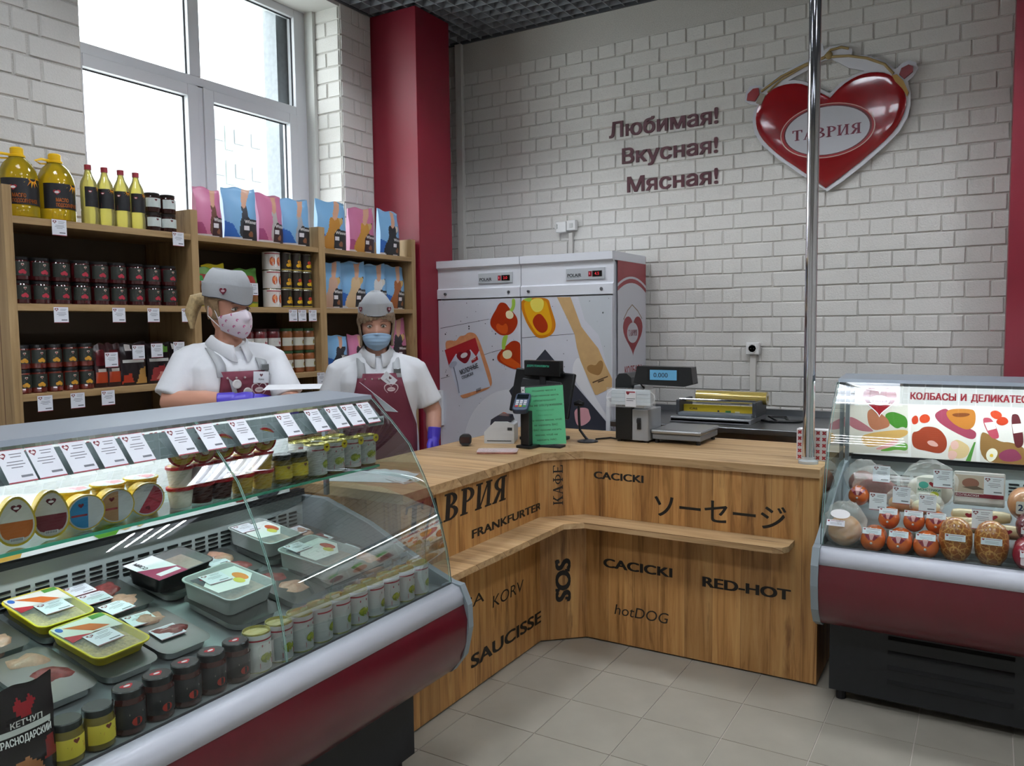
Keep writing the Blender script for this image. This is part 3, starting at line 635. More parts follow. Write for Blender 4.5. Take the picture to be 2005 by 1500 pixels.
PSP = {'ph1': [(-0.0183, 1.1873), (0.2414, 1.1983), (0.2462, 0.9815), (-0.0143, 0.9622)], 'ph2': [(0.2513, 1.1904), (0.5039, 1.194), (0.5105, 0.9513), (0.2594, 0.9567)], 'ph3': [(0.5172, 1.1915), (0.7313, 1.1964), (0.7391, 0.946), (0.5239, 0.9462)], 'parsley': [(0.145, 1.1501), (0.1739, 1.1676), (0.2089, 1.1596), (0.2409, 1.1419), (0.2421, 1.0906), (0.2217, 1.1023), (0.1989, 1.0881), (0.1752, 1.1062), (0.1632, 1.1185)], 'saus1': [(0.0734, 1.1597), (0.0911, 1.1769), (0.1149, 1.1747), (0.1391, 1.1498), (0.163, 1.1315), (0.1724, 1.0996), (0.1404, 1.0847), (0.105, 1.0761), (0.0806, 1.101)], 'pack1': [(-0.0081, 1.1327), (0.0194, 1.134), (0.108, 1.0763), (0.0932, 1.0689), (0.0389, 1.0722), (-0.0044, 1.0963)], 'bag1': [(0.0454, 1.0462), (0.0933, 1.0656), (0.1641, 1.0796), (0.2438, 1.0907), (0.2444, 1.0651), (0.1999, 1.0429), (0.142, 1.0098), (0.0706, 0.9949)], 'ham1': [(0.1067, 0.9909), (0.142, 1.0098), (0.1883, 1.0389), (0.2114, 1.0436), (0.1946, 1.0166), (0.1657, 1.0016), (0.1424, 0.9902)], 'lett': [(0.1247, 0.9856), (0.1657, 1.0016), (0.2004, 1.017), (0.2434, 1.0328), (0.246, 0.9911), (0.2008, 0.9976), (0.166, 0.9853)], 'tomA': [(0.2553, 1.1394), (0.272, 1.1562), (0.2835, 1.1472), (0.2842, 1.1186), (0.2616, 1.111)], 'tomB': [(0.2864, 1.1442), (0.3001, 1.1608), (0.3197, 1.1617), (0.3313, 1.1465), (0.3261, 1.1272), (0.3067, 1.1198), (0.2908, 1.1253)], 'ring': [(0.2595, 1.0788), (0.285, 1.0835), (0.3015, 1.1036), (0.3294, 1.1084), (0.3573, 1.1036), (0.3799, 1.086), (0.3971, 1.0556), (0.398, 1.0179), (0.3821, 0.9947), (0.3601, 0.9899), (0.3152, 0.9993), (0.2812, 1.0033), (0.2608, 1.0211)], 'ringin': [(0.317, 1.0409), (0.342, 1.0489), (0.3646, 1.0314), (0.3622, 1.0186), (0.3314, 1.0228)], 'cloth': [(0.3421, 1.1596), (0.3719, 1.1862), (0.3992, 1.1906), (0.439, 1.1208), (0.5065, 1.0998), (0.5073, 1.0689), (0.4863, 1.0583), (0.4236, 1.0886), (0.3679, 1.1231)], 'gold': [(0.3886, 1.1744), (0.4101, 1.1898), (0.4747, 1.1927), (0.5026, 1.1859), (0.5032, 1.1243), (0.4772, 1.0981), (0.4338, 1.1142), (0.4004, 1.1437)], 'goldin': [(0.4106, 1.1692), (0.4645, 1.1749), (0.486, 1.1697), (0.465, 1.1563), (0.4219, 1.1542)], 'board2': [(0.4035, 1.0183), (0.4244, 1.0574), (0.4516, 1.0529), (0.4899, 1.0244), (0.4698, 0.973), (0.4046, 0.9743)], 'slice1': [(0.4085, 1.0375), (0.4244, 1.0543), (0.4409, 1.0459), (0.4443, 1.0212), (0.4202, 1.0069)], 'slice2': [(0.4012, 0.9992), (0.4201, 1.01), (0.4422, 0.996), (0.4267, 0.9665), (0.4048, 0.968)], 'onion': [(0.4704, 0.9512), (0.4999, 1.0499), (0.5062, 1.0503), (0.4892, 0.9496)], 'tomC': [(0.5542, 1.1822), (0.5747, 1.1923), (0.5957, 1.1811), (0.6003, 1.1631), (0.5811, 1.1499), (0.56, 1.1611)], 'tomD': [(0.577, 1.1467), (0.5961, 1.1659), (0.6168, 1.1609), (0.6251, 1.1401), (0.6024, 1.1249), (0.5816, 1.1317)], 'salA': [(0.6293, 1.1706), (0.6442, 1.1804), (0.6622, 1.1722), (0.6798, 1.0739), (0.6761, 1.0435), (0.6587, 1.0332), (0.6456, 1.0474)], 'salAlab': [(0.6354, 1.1346), (0.6692, 1.1395), (0.6743, 1.1036), (0.6417, 1.0956)], 'salB': [(0.5235, 1.1531), (0.5496, 1.1605), (0.5682, 1.1462), (0.5934, 1.0805), (0.5834, 1.0676), (0.5572, 1.0721)], 'salBlab': [(0.5356, 1.1353), (0.5699, 1.1414), (0.5795, 1.1132), (0.5486, 1.1023)], 'board3': [(0.5209, 1.0945), (0.5462, 1.0929), (0.5941, 1.0561), (0.6351, 1.0588), (0.6864, 1.0381), (0.7137, 0.9619), (0.6125, 0.9535), (0.5241, 0.9772)], 'salad': [(0.5879, 1.0006), (0.6105, 1.0237), (0.6461, 1.0323), (0.667, 1.0126), (0.6778, 0.9892), (0.6376, 0.9739), (0.6015, 0.9771)], 'egg': [(0.5426, 0.9941), (0.5534, 1.0227), (0.5741, 1.0303), (0.5901, 1.013), (0.5806, 0.9816), (0.5576, 0.9644)], 'yolk': [(0.5569, 0.9921), (0.5617, 1.0048), (0.5722, 1.0025), (0.5711, 0.9883)]}
def clip(P, x0, x1):
    for s_, lim in ((1, x0), (-1, x1)):
        Q = []
        for i in range(len(P)):
            a, b = P[i], P[(i + 1) % len(P)]; ia, ib = s_ * (a[0] - lim) >= 0, s_ * (b[0] - lim) >= 0
            if ia: Q.append(a)
            if ia != ib:
                t = (lim - a[0]) / (b[0] - a[0]); Q.append((lim, a[1] + t * (b[1] - a[1])))
        P = Q
        if not P: return []
    return P
prints = [MB(), MB()]; lay_ = [0]
PT = frame((0, -.0004, 0), (1, 0, 0), (0, 0, 1))
def fprint(P, m, up=1):
    lay_[0] += up
    for i, (a, b) in enumerate(((.010, .706), (.718, 1.394))):
        prints[i].poly(clip(P, a, b), m, lay_[0] * 5e-5, PT)
rr = random.Random(3)
for p0, p1 in (((.0253, 1.5516), (.4509, 1.6142)), ((.7129, 1.4805), (1.1265, 1.5076)), ((.471, 1.3794), (.5665, 1.4023)), ((.02, 1.18), (.1, 1.2)), ((.3, 1.33), (.47, 1.38))):
    fprint([p0, p1, (p1[0], p1[1] + .003), (p0[0], p0[1] + .004)], '#4b4a52')
fprint([(1.15, 1.757), (1.39, 1.757), (1.39, 1.2), (1.3, 1.5), (1.2, 1.6)], '#c3c8ce')
for i in range(150):
    x, z = rr.uniform(.02, 1.38), rr.uniform(.75, 1.74); s_ = rr.choice((.002, .003, .003, .004, .007))
    fprint([(x + s_ * math.cos(t) * rr.uniform(.6, 1.2), z + s_ * math.sin(t)) for t in (0, 1.2, 2.4, 3.6, 4.9)], '#2b2b33', 0)
OR, DO, YE, CR, GR = mat('#c4501a', .3), mat('#9c2c0c', .3), mat('#e0a416', .3), mat('#efe3b8', .4), mat('#9cc04a', .4)
for k_, m_ in (('plate', '#dfe0e6'), ('board', '#2c2f3a'), ('cloth', '#e4e4e8'), ('sausage_p', '#c06a52'), ('ham_p', '#d39aa0'), ('pepper_a', DO), ('pepper_a_in', OR), ('stem_a', GR), ('seed_a', CR), ('pepper_b', mat('#c97a10', .3)), ('pepper_b_in', YE), ('pepper_b_cav', DO), ('pepper_b_seed', mat('#e8d65c', .4)), ('stem_b', GR), ('pepper_c', DO), ('pepper_c_in', OR), ('stem_c', GR), ('seed_c', CR), ('spatula', mat('#c3a06e', .5, var=.08, bscale=14)), ('spat_heart', '#96703f'), ('spat_text', '#4a341c'), ('spat_text2', '#4a341c'), ('pack', mat('#cf8d62', .35, var=.12, bscale=25)), ('pack_label', '#c9d0df'), ('pack_red', mat('#a3262c', .35)), ('pack_heart', '#7d1524'), ('gost', mat('#a3262c', .35))):
    fprint(FRP[k_] if k_ in ('board', 'pack_label', 'pack_red', 'gost', 'spat_text', 'spat_text2', 'spatula') else smoothpoly(FRP[k_]), m_)
a_ = math.atan2(.058, .159)
pT = lambda x, z: PT @ Matrix.Translation((x, z, .004)) @ Matrix.Rotation(a_, 4, 'Z')
prints[0].text('МОЛОЧНЫЕ', 0, 0, .034, '#1c1c26', 0, pT(.204, 1.215), .02, .165).text('СОСИСКИ', 0, 0, .022, '#1c1c26', 0, pT(.215, 1.183), .02, .105).text('ГОСТ', 0, 0, .014, '#f0eeee', 0, pT(.298, 1.318), .03, .042)
prints[0].ell(.235, 1.357, .032, .018, '#d9d8da', .0045, PT, rot=.35)
for i in range(14): prints[0].poly([(.335 + i * .003, 1.09 + i * .0011), (.3365 + i * .003, 1.09 + i * .0011), (.3365 + i * .003, 1.115 + i * .0011), (.335 + i * .003, 1.115 + i * .0011)], '#22222a', .0042, PT)
prints[0].tube([(.14, 1.27, .0), (.17, 1.16, .0), (.185, 1.08, 0)], .004, '#7d8496', 6, PT @ Matrix.Translation((0, 0, .002)), flat=.3).ell(.135, 1.29, .038, .02, '#a9b0c2', .0043, PT, rot=.4)
prints[0].build('door_print', doors[0]); prints[1].build('door_print', doors[1])
sT = frame((FRW + .0005, 0, 0), (0, 1, 0), (0, 0, 1)); s_ = MB(); s_.poly([(.073, .15), (.57, .15), (.57, 2.04), (.073, 2.04)], '#d3d3da', 0, sT)
arcp = lambda z, h: [(.073 + .497 * t / 10, z + h * 4 * (t / 10) * (1 - t / 10)) for t in range(11)]
rm = mat('#93333a', .35)
s_.poly([(.073, 2.04)] + arcp(1.835, .055) + [(.57, 2.04)], rm, .0003, sT); s_.poly(arcp(1.787, .06) + [(b, c + .028) for b, c in arcp(1.787, .06)][::-1], rm, .0003, sT)
s_.poly([(.16 + .348 * (x + .5), 1.352 + .27 * (y + .5)) for x, y in heart2d(36)], rm, .0004, sT); s_.ell(.33, 1.51, .1, .07, '#c9c9cf', .0006, sT); put_serif(s_, 'ТАВРИЯ', .33, 1.49, .04, '#7b1228', .15, .0008, sT, align='c')
s_.tube([(.17, 1.60, 0), (.24, 1.66, 0), (.32, 1.70, 0), (.42, 1.66, 0), (.5, 1.605, 0)], .004, '#8a7358', 6, sT, flat=.2)
s_.text('КОЛБАСА', .19, 1.23, .055, rm, .0006, sT, .03, .31)
s_.build('side_print', fg)
# ================= wall lettering and sausage-heart sign =================
mar = mat('#4a1c26', .5)
for t_, x0, x1, z0, h_ in (('Любимая!', -2.387, -1.603, 2.905, .108), ('Вкусная!', -2.288, -1.603, 2.712, .106), ('Мясная!', -2.249, -1.6, 2.508, .106)):
    tag(MB().text(t_, x0, z0, h_, mar, 0, frame((0, 5.3925, 0), (1, 0, 0), (0, 0, 1)), .028, x1 - x0, depth=.006).build('wall_lettering'), {'Л': 'maroon raised wall lettering, the uppermost of three words', 'В': 'maroon raised wall lettering, the middle one of three words', 'М': 'maroon raised wall lettering, the lowest of three words'}[t_[0]], 'lettering', 'maroon words on the brick wall')
sg = thing('heart_sign', 'large red sausage-heart sign with pale oval on the brick wall', 'sign', (-.91, 5.36, 2.8))
wht = mat('#d9dae0', .35)
# pale backing board with an opening between rope and heart
bm = bmesh.new()
def sp(P, z): return [bm.verts.new((x, z, y)) for x, y in P]
out_, hole = HSP['outer'], HSP['board']
from mathutils.geometry import tessellate_polygon
loops = [[Vector((x, y, 0)) for x, y in out_], [Vector((x, y, 0)) for x, y in hole[:-1]]]
tri = tessellate_polygon(loops); allp = out_ + hole[:-1]
b_ = MB(); n_ = len(allp)
b_.add([(x, 0, y) for x, y in allp] + [(x, .012, y) for x, y in allp], [tuple(t) for t in tri] + [tuple(i + n_ for i in t[::-1]) for t in tri], wht)
for L0, L1 in ((0, len(out_)), (len(out_), n_)):
    b_.add([(x, 0, y) for x, y in allp] + [(x, .012, y) for x, y in allp], [(i, (i + 1 - L0) % (L1 - L0) + L0, (i + 1 - L0) % (L1 - L0) + L0 + n_, i + n_) for i in range(L0, L1)], wht)
bm.free(); b_.build('backing_board', sg)
rsk = mat('#7d1014', .12, coat=.6, var=.1, bscale=5)
hp = []; HH = HSP['heart']
for i in range(len(HH)):
    if i in (0, 14): hp.append(HH[i]); continue
    a_, b_, c_ = HH[i - 1], HH[i], HH[(i + 1) % len(HH)]; hp += [(b_[0] * .75 + a_[0] * .25, b_[1] * .75 + a_[1] * .25), (b_[0] * .75 + c_[0] * .25, b_[1] * .75 + c_[1] * .25)]
cx_, cy_ = .0, -.02
h_ = MB(); rings = []
for k_, y_ in ((1, 0), (1, -.006), (.97, -.009), (.9, -.0105), (.7, -.012), (.4, -.013), (.02, -.0133)): rings.append([(cx_ + (x - cx_) * k_, y_, cy_ + (y - cy_) * k_) for x, y in hp])
h_.loft(rings, rsk, True); h_.build('sausage_heart', sg, ang=60)
e_ = MB(); ST = frame((0, -.0136, 0), (1, 0, 0), (0, 0, 1))
e_.ell(.004, -.046, .278, .166, '#c9b7a8', 0, ST, 48); e_.ell(.004, -.046, .272, .161, '#8a1c22', .0003, ST, 48); e_.ell(.006, -.044, .258, .152, '#4a0d12', .0006, ST, 48); e_.ell(.004, -.046, .248, .146, mat('#c6c7cc', .25), .0009, ST, 48)
e_.build('oval_plate', sg)
w_ = MB(); put_serif(w_, 'ТАВРИЯ', -.2, -.086, .064, '#5c0f28', .41, .0013, ST, sw=.15); w_.build('lettering', sg)
for nm, ml in (('knotL', '#7a1216'), ('capL', '#9c9486'), ('knotR', '#6b1016'), ('ropeR', '#a5813f')):
    P = HSP[nm]; MB().prism([(x, y) for x, y in P], 0, .012, mat(ml, .5), frame((0, 0, 0), (1, 0, 0), (0, 0, 1))).build({'k': 'casing_end', 'c': 'metal_clip', 'r': 'rope_knot'}[nm[0]], sg)
rope = mat('#a08a5c', .8)
q_ = MB().tube([(x, -.006, y) for x, y in ((-.3993, .2559), (-.2772, .3292), (-.1258, .3807), (-.01, .406), (.0317, .3986), (.1242, .3876), (.2252, .356), (.3247, .303), (.3745, .2395))], .008, rope, 8)
q_.tube([(x, -.006, y) for x, y in ((-.3597, .2442), (-.2769, .3092), (-.1363, .3683), (-.01, .402))], .006, rope, 8).tube([(x, -.01, y) for x, y in ((-.02, .40), (.0206, .44), (.08, .446), (.1234, .43))], .008, rope, 8).sph((.01, -.008, .41), (.022, .014, .024), rope)
q_.build('rope', sg)
# ================= shelving on the window wall =================
su = thing('shelving_unit', 'tall open oak shelving unit full of groceries under the window', 'shelving')
WS = wood('#a98a5f', '#84683f', '#bd9f72', axis='z', plank=.6, name='shelf_oak'); WSY = wood('#a98a5f', '#84683f', '#bd9f72', axis='y', plank=.6, name='shelf_oak')
UP = [(1.778, 1.815), (2.68, 2.722), (3.58, 3.634), (4.45, 4.53)]
for a, b in UP[:3] + [(4.488, 4.53)]: MB().box((-3.885, a, 0), (-3.5, b, 2.18), WS).build('upright', su, bevel=.001)
for (a, b) in ((1.815, 2.68), (2.722, 3.58), (3.634, 4.488)):
    for z in (2.055, 1.69, 1.305, .92, .5, .1): MB().box((-3.885, a, z - .03), (-3.502, b, z), WSY).build('shelf_board', su, bevel=.001)
    MB().box((-3.888, a, .1), (-3.882, b, 2.05), mat('#5e5142', .7)).build('back_board', su)
# ================= steel table =================
stl = mat('#8f9296', .3, 1, var=.08, bscale=6)
tb = thing('steel_table', 'stainless steel worktable against the brick wall behind the scale', 'table', (0, 0, 0))
MB().box((-2.05, 4.62, .925), (-.62, 5.37, .96), stl).build('table_top', tb, bevel=.004)
MB().box((-2.05, 5.35, .96), (-.62, 5.372, 1.0), stl).build('upstand', tb)
MB().box((-2.0, 4.66, .87), (-.66, 4.68, .924), stl).build('apron_rail', tb)
for x in (-2.0, -.69):
    for y in (4.66, 5.3): MB().box((x, y, 0), (x + .035, y + .035, .925), stl).build('leg', tb)
MB().box((-2.0, 4.68, .35), (-.66, 5.33, .37), stl).build('lower_shelf', tb)
MB().box((-.86, 4.657, .885), (-.78, 4.659, .915), '#e0e0e0').build('name_plate', tb)
# ================= refrigerated display cases =================
GLP = [(.165, .70), (.158, .76), (.15, .81), (.125, .91), (.092, .99), (.058, 1.06), (0, 1.165), (-.08, 1.245), (-.165, 1.318)]   # outward, height
def case(label, loc, rz, x0, x1, post_end, sheets):
    """front faces local -y, outward u = -y"""
    t = thing('display_case', label, 'display case', loc, rz)
    def strip(prof, m, name, a=x0, b=x1, par=t, smooth=True, thick=0):
        mb = MB(); n = len(prof)
        mb.add([(a, -u, z) for u, z in prof] + [(b, -u, z) for u, z in prof], [(i, i + 1, n + i + 1, n + i) for i in range(n - 1)], m, smooth)
        o = mb.build(name, par, ang=50)
        if thick:
            s = o.modifiers.new('s', 'SOLIDIFY'); s.thickness = thick; s.offset = 0
        return o
    blk = mat('#1b1d20', .55); cw = mat('#b9bfc6', .35)
    base = MB().box((x0 + .01, 0.0, .05), (x1 - .01, .62, .40), blk).build('base', t)
    for k in range(4):
        for (gx0, gx1) in ((x0 + .23, x0 + .66), (x0 + .95, x0 + 1.4)):
            if gx1 < x1: MB().prism([(0, 0), (.012, .002), (.012, .006), (0, .018)], gx0, gx1, mat('#0b0c0d', .6), Matrix(((0, 0, 1, 0), (-1, 0, 0, 0), (0, 1, 0, .12 + k * .06), (0, 0, 0, 1)))).build('vent_louvre', base)
    for x in (x0 + .05, x1 - .05):
        for y in (.05, .55): MB().lathe([(.02, 0), (.02, .05)], '#15151a', 10, TR(x, y, 0)).build('foot', t)
    ob = [(.17, .695), (.2, .688), (.215, .66), (.218, .632)]
    strip(ob, mat('#c3c6cf', .3), 'bumper', thick=.002)
    strip([(.217, .632), (.232, .58), (.226, .50), (.20, .43), (.16, .385), (.10, .36), (.0, .345)], mat('#520d18', .28, coat=.3), 'front_panel')
    # well: deck, gully, rear wall with grille
    st = mat('#a7adaf', .38, .6)
    strip([(.165, .70), (.16, .68), (.03, .68), (.03, .70), (-.53, .80)], st, 'deck', smooth=False)
    wall = strip([(-.53, .80), (-.53, .945)], mat('#b3bcbb', .4, .2), 'rear_wall', smooth=False)
    sl = MB().box((0, 0, 0), (.038, .003, .007), mat('#0d0f10')).mesh('vent_slot'); x = x0 + .06; q = 0
    while x < x1 - .06:
        for z in (.825, .84, .855, .87):
            o = bpy.data.objects.new('vent_slot', sl); COL.objects.link(o); o.parent = wall; o.location = (x, .5275, z)
        x += .052
    MB().box((x0 + .01, .505, .94), (x1 - .01, .54, .962), mat('#1a1c1e', .4)).build('black_rail', t)
    # canopy
    cp = MB(); pf = [(-.165, 1.318), (-.17, 1.332), (-.385, 1.342), (-.385, 1.322), (-.30, 1.305), (-.19, 1.305)]; n = len(pf)
    cp.add([(x0, -u, z) for u, z in pf] + [(x1, -u, z) for u, z in pf], [(i, (i + 1) % n, n + (i + 1) % n, n + i) for i in range(n)] + [tuple(range(n)), tuple(range(2 * n - 1, n - 1, -1))], mat('#9aa3ad', .35, .3)); cp.build('canopy', t)
    MB().box((x0 + .05, .30, 1.299), (x1 - .05, .325, 1.304), mat('#f4f8ff', .5, emit=CASE_LAMP)).build('case_lamp', t)
    if post_end: strip([(-.16, 1.303), (-.095, 1.243)], mat('#8d979b', .4), 'ticket_rail', x0 + .02, x1 - .02, smooth=False)
    for x in (x0 + .008, x1 - .008):
        MB().box((x - .008, .385, .95), (x + .008, .4, 1.33), mat('#8c9298', .35, .7)).build('canopy_post', t)
    # end caps and end glass
    ep = [(.165, .70), (.205, .695), (.235, .63), (.238, .55), (.215, .45), (.165, .385), (.1, .352), (-.62, .345), (-.62, .93), (-.42, .93), (-.2, .86), (.06, .74)]
    for x, s in ((x0, -1), (x1, 1)):
        e = MB().prism([(-u, z) for u, z in ep], 0, .028, mat('#7f898e', .4), Matrix(((0, 0, s, x), (1, 0, 0, 0), (0, 1, 0, 0), (0, 0, 0, 1)))).build('end_cap', t)
        gp = GLP[1:] + [(-.385, 1.318), (-.40, .935), (-.2, .862), (.06, .742)]
        g = MB().add([(x + s * .004, -u, z) for u, z in gp], [tuple(range(len(gp)))], glassmat('#eaf6f2', .7)).build('end_glass', t)
        MB().tube([(x + s * .004, -u, z) for u, z in GLP], .0018, mat('#4a5f5b', .2), 6).build('glass_edge', g)
    # curved front panes
    for a, b in sheets:
        g = strip(GLP, glassmat('#f0f8f5', .42), 'front_glass', a, b)
        for x in (a, b): MB().tube([(x, -u, z) for u, z in GLP], .0014, mat('#7fa39a', .15), 6).build('glass_edge', g)
    # glass shelf
    if not post_end: return t
    s = MB().box((x0 + .04, .105, 1.085), (x1 - .04, .37, 1.093), glassmat('#dff3ea', .9)).build('glass_shelf', t)
    MB().box((x0 + .04, .1035, 1.085), (x1 - .04, .105, 1.093), mat('#4fae8e', .15)).build('shelf_edge', s)
    for x in (x0 + .05, x1 - .05): MB().prism([(.10, 1.083), (.38, 1.083), (.38, 1.05), (.15, 1.066)], -.004, .004, mat('#8c9298', .35, .7), Matrix(((0, 0, 1, x), (1, 0, 0, 0), (0, 1, 0, 0), (0, 0, 0, 1)))).build('shelf_bracket', s)
    return t
LC = case('glass display case with a curved front at the left, meat trays and tubs inside', (-1.727, 2.18, 0), pi / 2, -1.95, 0, 1, [(-1.93, -1.48), (-1.475, -.745), (-.74, -.004)])
RC = case('glass display case with a curved front at the right, sausages piled inside', (-.545, 3.43, 0), 0, 0, 1.5, 0, [(.004, .75), (.755, 1.496)])
# back poster panels
def poster_r():
    p = MB(); T = frame((0, .5, 0), (1, 0, 0), (0, 0, 1))
    p.poly([(.02, .965), (1.48, .965), (1.48, 1.29), (.02, 1.29)], mat('#e9e7e2', .4), 0, T)
    L = [0]
    def pp(k, m):
        L[0] += 1; P = [(x, max(.966, z)) for x, z in (PSP[k] if k in ('ph1', 'ph2', 'ph3', 'salAlab', 'salBlab', 'onion') else smoothpoly(PSP[k]))] if isinstance(k, str) else smoothpoly(k) if L[0] > 33 and (L[0] - 33) % 3 != 1 else k
        p.poly(P, m, .0003 + L[0] * 6e-5, T)
    for k, m in (('ph1', '#cfcabd'), ('parsley', '#3f7d25'), ('saus1', '#a96a4c'), ('pack1', '#a86a70'), ('bag1', '#cfa45e'), ('ham1', '#d79a94'), ('lett', '#5e9a35'),
                 ('ph2', '#dcd8cf'), ('tomA', '#c23c1c'), ('tomB', '#c8441f'), ('cloth', '#9c3f55'), ('gold', '#b8742a'), ('goldin', '#7a3f14'), ('board2', '#d6b987'), ('ring', '#9a3d22'), ('ringin', '#d9a59a'), ('slice1', '#e2b3a6'), ('slice2', '#e2b3a6'), ('onion', '#4f8a3a'),
                 ('ph3', '#d8d4cc'), ('tomC', '#c8441f'), ('tomD', '#c23c1c'), ('board3', '#8f6a3a'), ('salA', '#5a1f26'), ('salAlab', '#e8dfd2'), ('salB', '#b5495a'), ('salBlab', '#e8e2da'), ('salad', '#8a3a55'), ('egg', '#ece6cf'), ('yolk', '#e0b93c')): pp(k, m)
    for i in range(3):
        x = .86 + i * .24; pp([(x - .11, .98), (x + .11, .98), (x + .11, 1.19), (x - .11, 1.19)], '#d9d3c6'); pp([(x - .08, 1.02), (x + .06, 1.0), (x + .08, 1.08), (x - .05, 1.12)], ['#8a3a2a', '#b5653a', '#7a2530'][i]); pp([(x - .05, 1.13), (x + .07, 1.11), (x + .06, 1.16), (x - .03, 1.17)], '#5e9a35')
    for a, b, tx in ((.2516, .4265, 'КОЛБАСЫ'), (.4459, .4658, 'И'), (.4846, .715, 'ДЕЛИКАТЕСЫ')): p.text(tx, a, 1.226, .03, '#9c1f2c', .003, T, .035, b - a)
    logo(p, .126, 1.208, .14, T, .003)
    return p.build('rear_poster', RC)
poster_r()
p = MB(); T = frame((0, .5, 0), (1, 0, 0), (0, 0, 1))
p.poly([(-1.93, .965), (-.09, .965), (-.09, 1.29), (-1.93, 1.29)], mat('#e6eaea', .4), 0, T)
for a, b, tx in ((-1.20, -.92, 'КОЛБАСЫ'), (-.88, -.85, 'И'), (-.81, -.40, 'ДЕЛИКАТЕСЫ')): p.text(tx, a, 1.215, .04, '#9c1f2c', .0006, T, .03, b - a)
logo(p, -1.38, 1.2, .16, T, .0006)
rr = random.Random(5)
for cx, cz, c_, s_ in ((-1.12, .985, '#c9a24a', .07), (-1.0, 1.0, '#3f8a2c', .03), (-.8, .99, '#57952f', .05), (-.75, .985, '#d8c88a', .02), (-.70, .99, '#d8c88a', .025), (-.62, 1.01, '#7a2a26', .06), (-.66, 1.06, '#8a3a2a', .05), (-.3, 1.0, '#8a2f26', .05), (-.2, .98, '#3a3d44', .06), (-.95, 1.1, '#d9d84a', .05), (-.5, 1.08, '#c8b08a', .04), (-.35, 1.09, '#d58a7a', .03), (-1.3, 1.02, '#b5653a', .08), (-1.55, 1.02, '#5e9a35', .08)):
    p.poly([(cx + s_ * rr.uniform(.7, 1.2) * math.cos(q), max(.966, cz + .6 * s_ * rr.uniform(.7, 1.2) * math.sin(q))) for q in (2 * pi * i / 11 for i in range(11))], c_, .001 + rr.random() * .0005, T)
p.build('rear_poster', LC)
PLATE = [(-.241, 1.375), (-.065, 1.273), (-.119, 1.274), (-.186, 1.342)]
# acrylic corner plate with the small sign at the end of the left case
MB().prism(PLATE, -.0015, .0015, mat('#9b9fa1', .4), Matrix(((0, 0, 1, .02), (-1, 0, 0, 0), (0, 1, 0, 0), (0, 0, 0, 1)))).build('corner_plate', LC)
c_ = MB().prism([(-.115, 1.235), (-.035, 1.235), (-.035, 1.265), (-.115, 1.265)], 0, .001, mat('#9fb0ae', .4), frame((0, .085, 0), (1, 0, 0), (0, 0, 1))); put_serif(c_, 'ТАВРИЯ', -.11, 1.242, .016, '#2b2f30', .07, .0014, frame((0, .085, 0), (1, 0, 0), (0, 0, 1))); c_.build('name_sticker', LC)
# ================= goods: builders =================
ORD = ['first', 'second', 'third', 'fourth', 'fifth', 'sixth', 'seventh', 'eighth', 'ninth', 'tenth', 'eleventh', 'twelfth', 'thirteenth', 'fourteenth']
R90 = pi / 2
def cmap(R): return lambda x, y, z: ((R + z) * math.sin(x / R), -(R + z) * math.cos(x / R), y)
def band(mb, R, z0, z1, m, a=2 * pi, a0=0, off=.0006, n=20):
    P = []
    for z in (z0, z1): P += [((R + off) * math.sin(a0 - a / 2 + a * i / n), -(R + off) * math.cos(a0 - a / 2 + a * i / n), z) for i in range(n + 1)]
    return mb.add(P, [(i, i + 1, n + 1 + i + 1, n + 1 + i) for i in range(n)], m, True)
def wpoly(mb, R, pts, m, z=.001):
    f = cmap(R); return mb.add([f(x, y, z) for x, y in pts], [tuple(range(len(pts)))], m)
def disc(cx, cy, rx, ry=None, n=10): ry = ry or rx; return [(cx + rx * math.cos(2 * pi * i / n), cy + ry * math.sin(2 * pi * i / n)) for i in range(n)]
def jar(name, R, H, body, lid, lidh=.014, label=None, deco=None, neck=.9):
    t = thing(name, 'x', 'jar'); b = MB()
    b.lathe([(R * .9, 0), (R, .004), (R, H - lidh - .014), (R * .93, H - lidh - .004), (R * neck, H - lidh)], body, 20); b.build('jar_body', t)
    MB().lathe([(R * neck * 1.02, H - lidh), (R * neck * 1.04, H - lidh + .002), (R * neck * 1.04, H - .002), (R * neck * .97, H), (.002, H)], lid, 20).build('lid', t)
    if label:
        z0, z1, ang, m = label; l = MB(); band(l, R, z0, z1, m, ang)
        if deco: deco(l, R)
        l.build('label', t)
    return t
def can(name, R, H, wrap, metal=None, deco=None):
    t = thing(name, 'x', 'can'); mt = metal or mat('#b9b8a8', .25, .9)
    MB().lathe([(R * .97, 0), (R, .003), (R, H - .003), (R * .97, H), (R * .93, H), (R * .93, H - .004), (.003, H - .004)], mt, 22).build('tin', t)
    l = MB(); band(l, R, .004, H - .004, wrap)
    if deco: deco(l, R)
    l.build('wrapper', t)
    return t
blackl = mat('#141416', .3); dkg = mat('#20251f', .5)
def row(proto, spots, lab, group, cat=None, rz=R90, jit=.12):
    """place one thing at each (x,y,z); lab(i) gives each its own label"""
    for i, p in enumerate(spots):
        a = rz + (random.uniform(-jit, jit))
        o = proto if i == 0 and not proto.get('used') else dup(proto)
        proto['used'] = 1; o.location = p; o.rotation_euler = (0, 0, a); o['label'] = lab(i); o['group'] = group
        if cat: o['category'] = cat
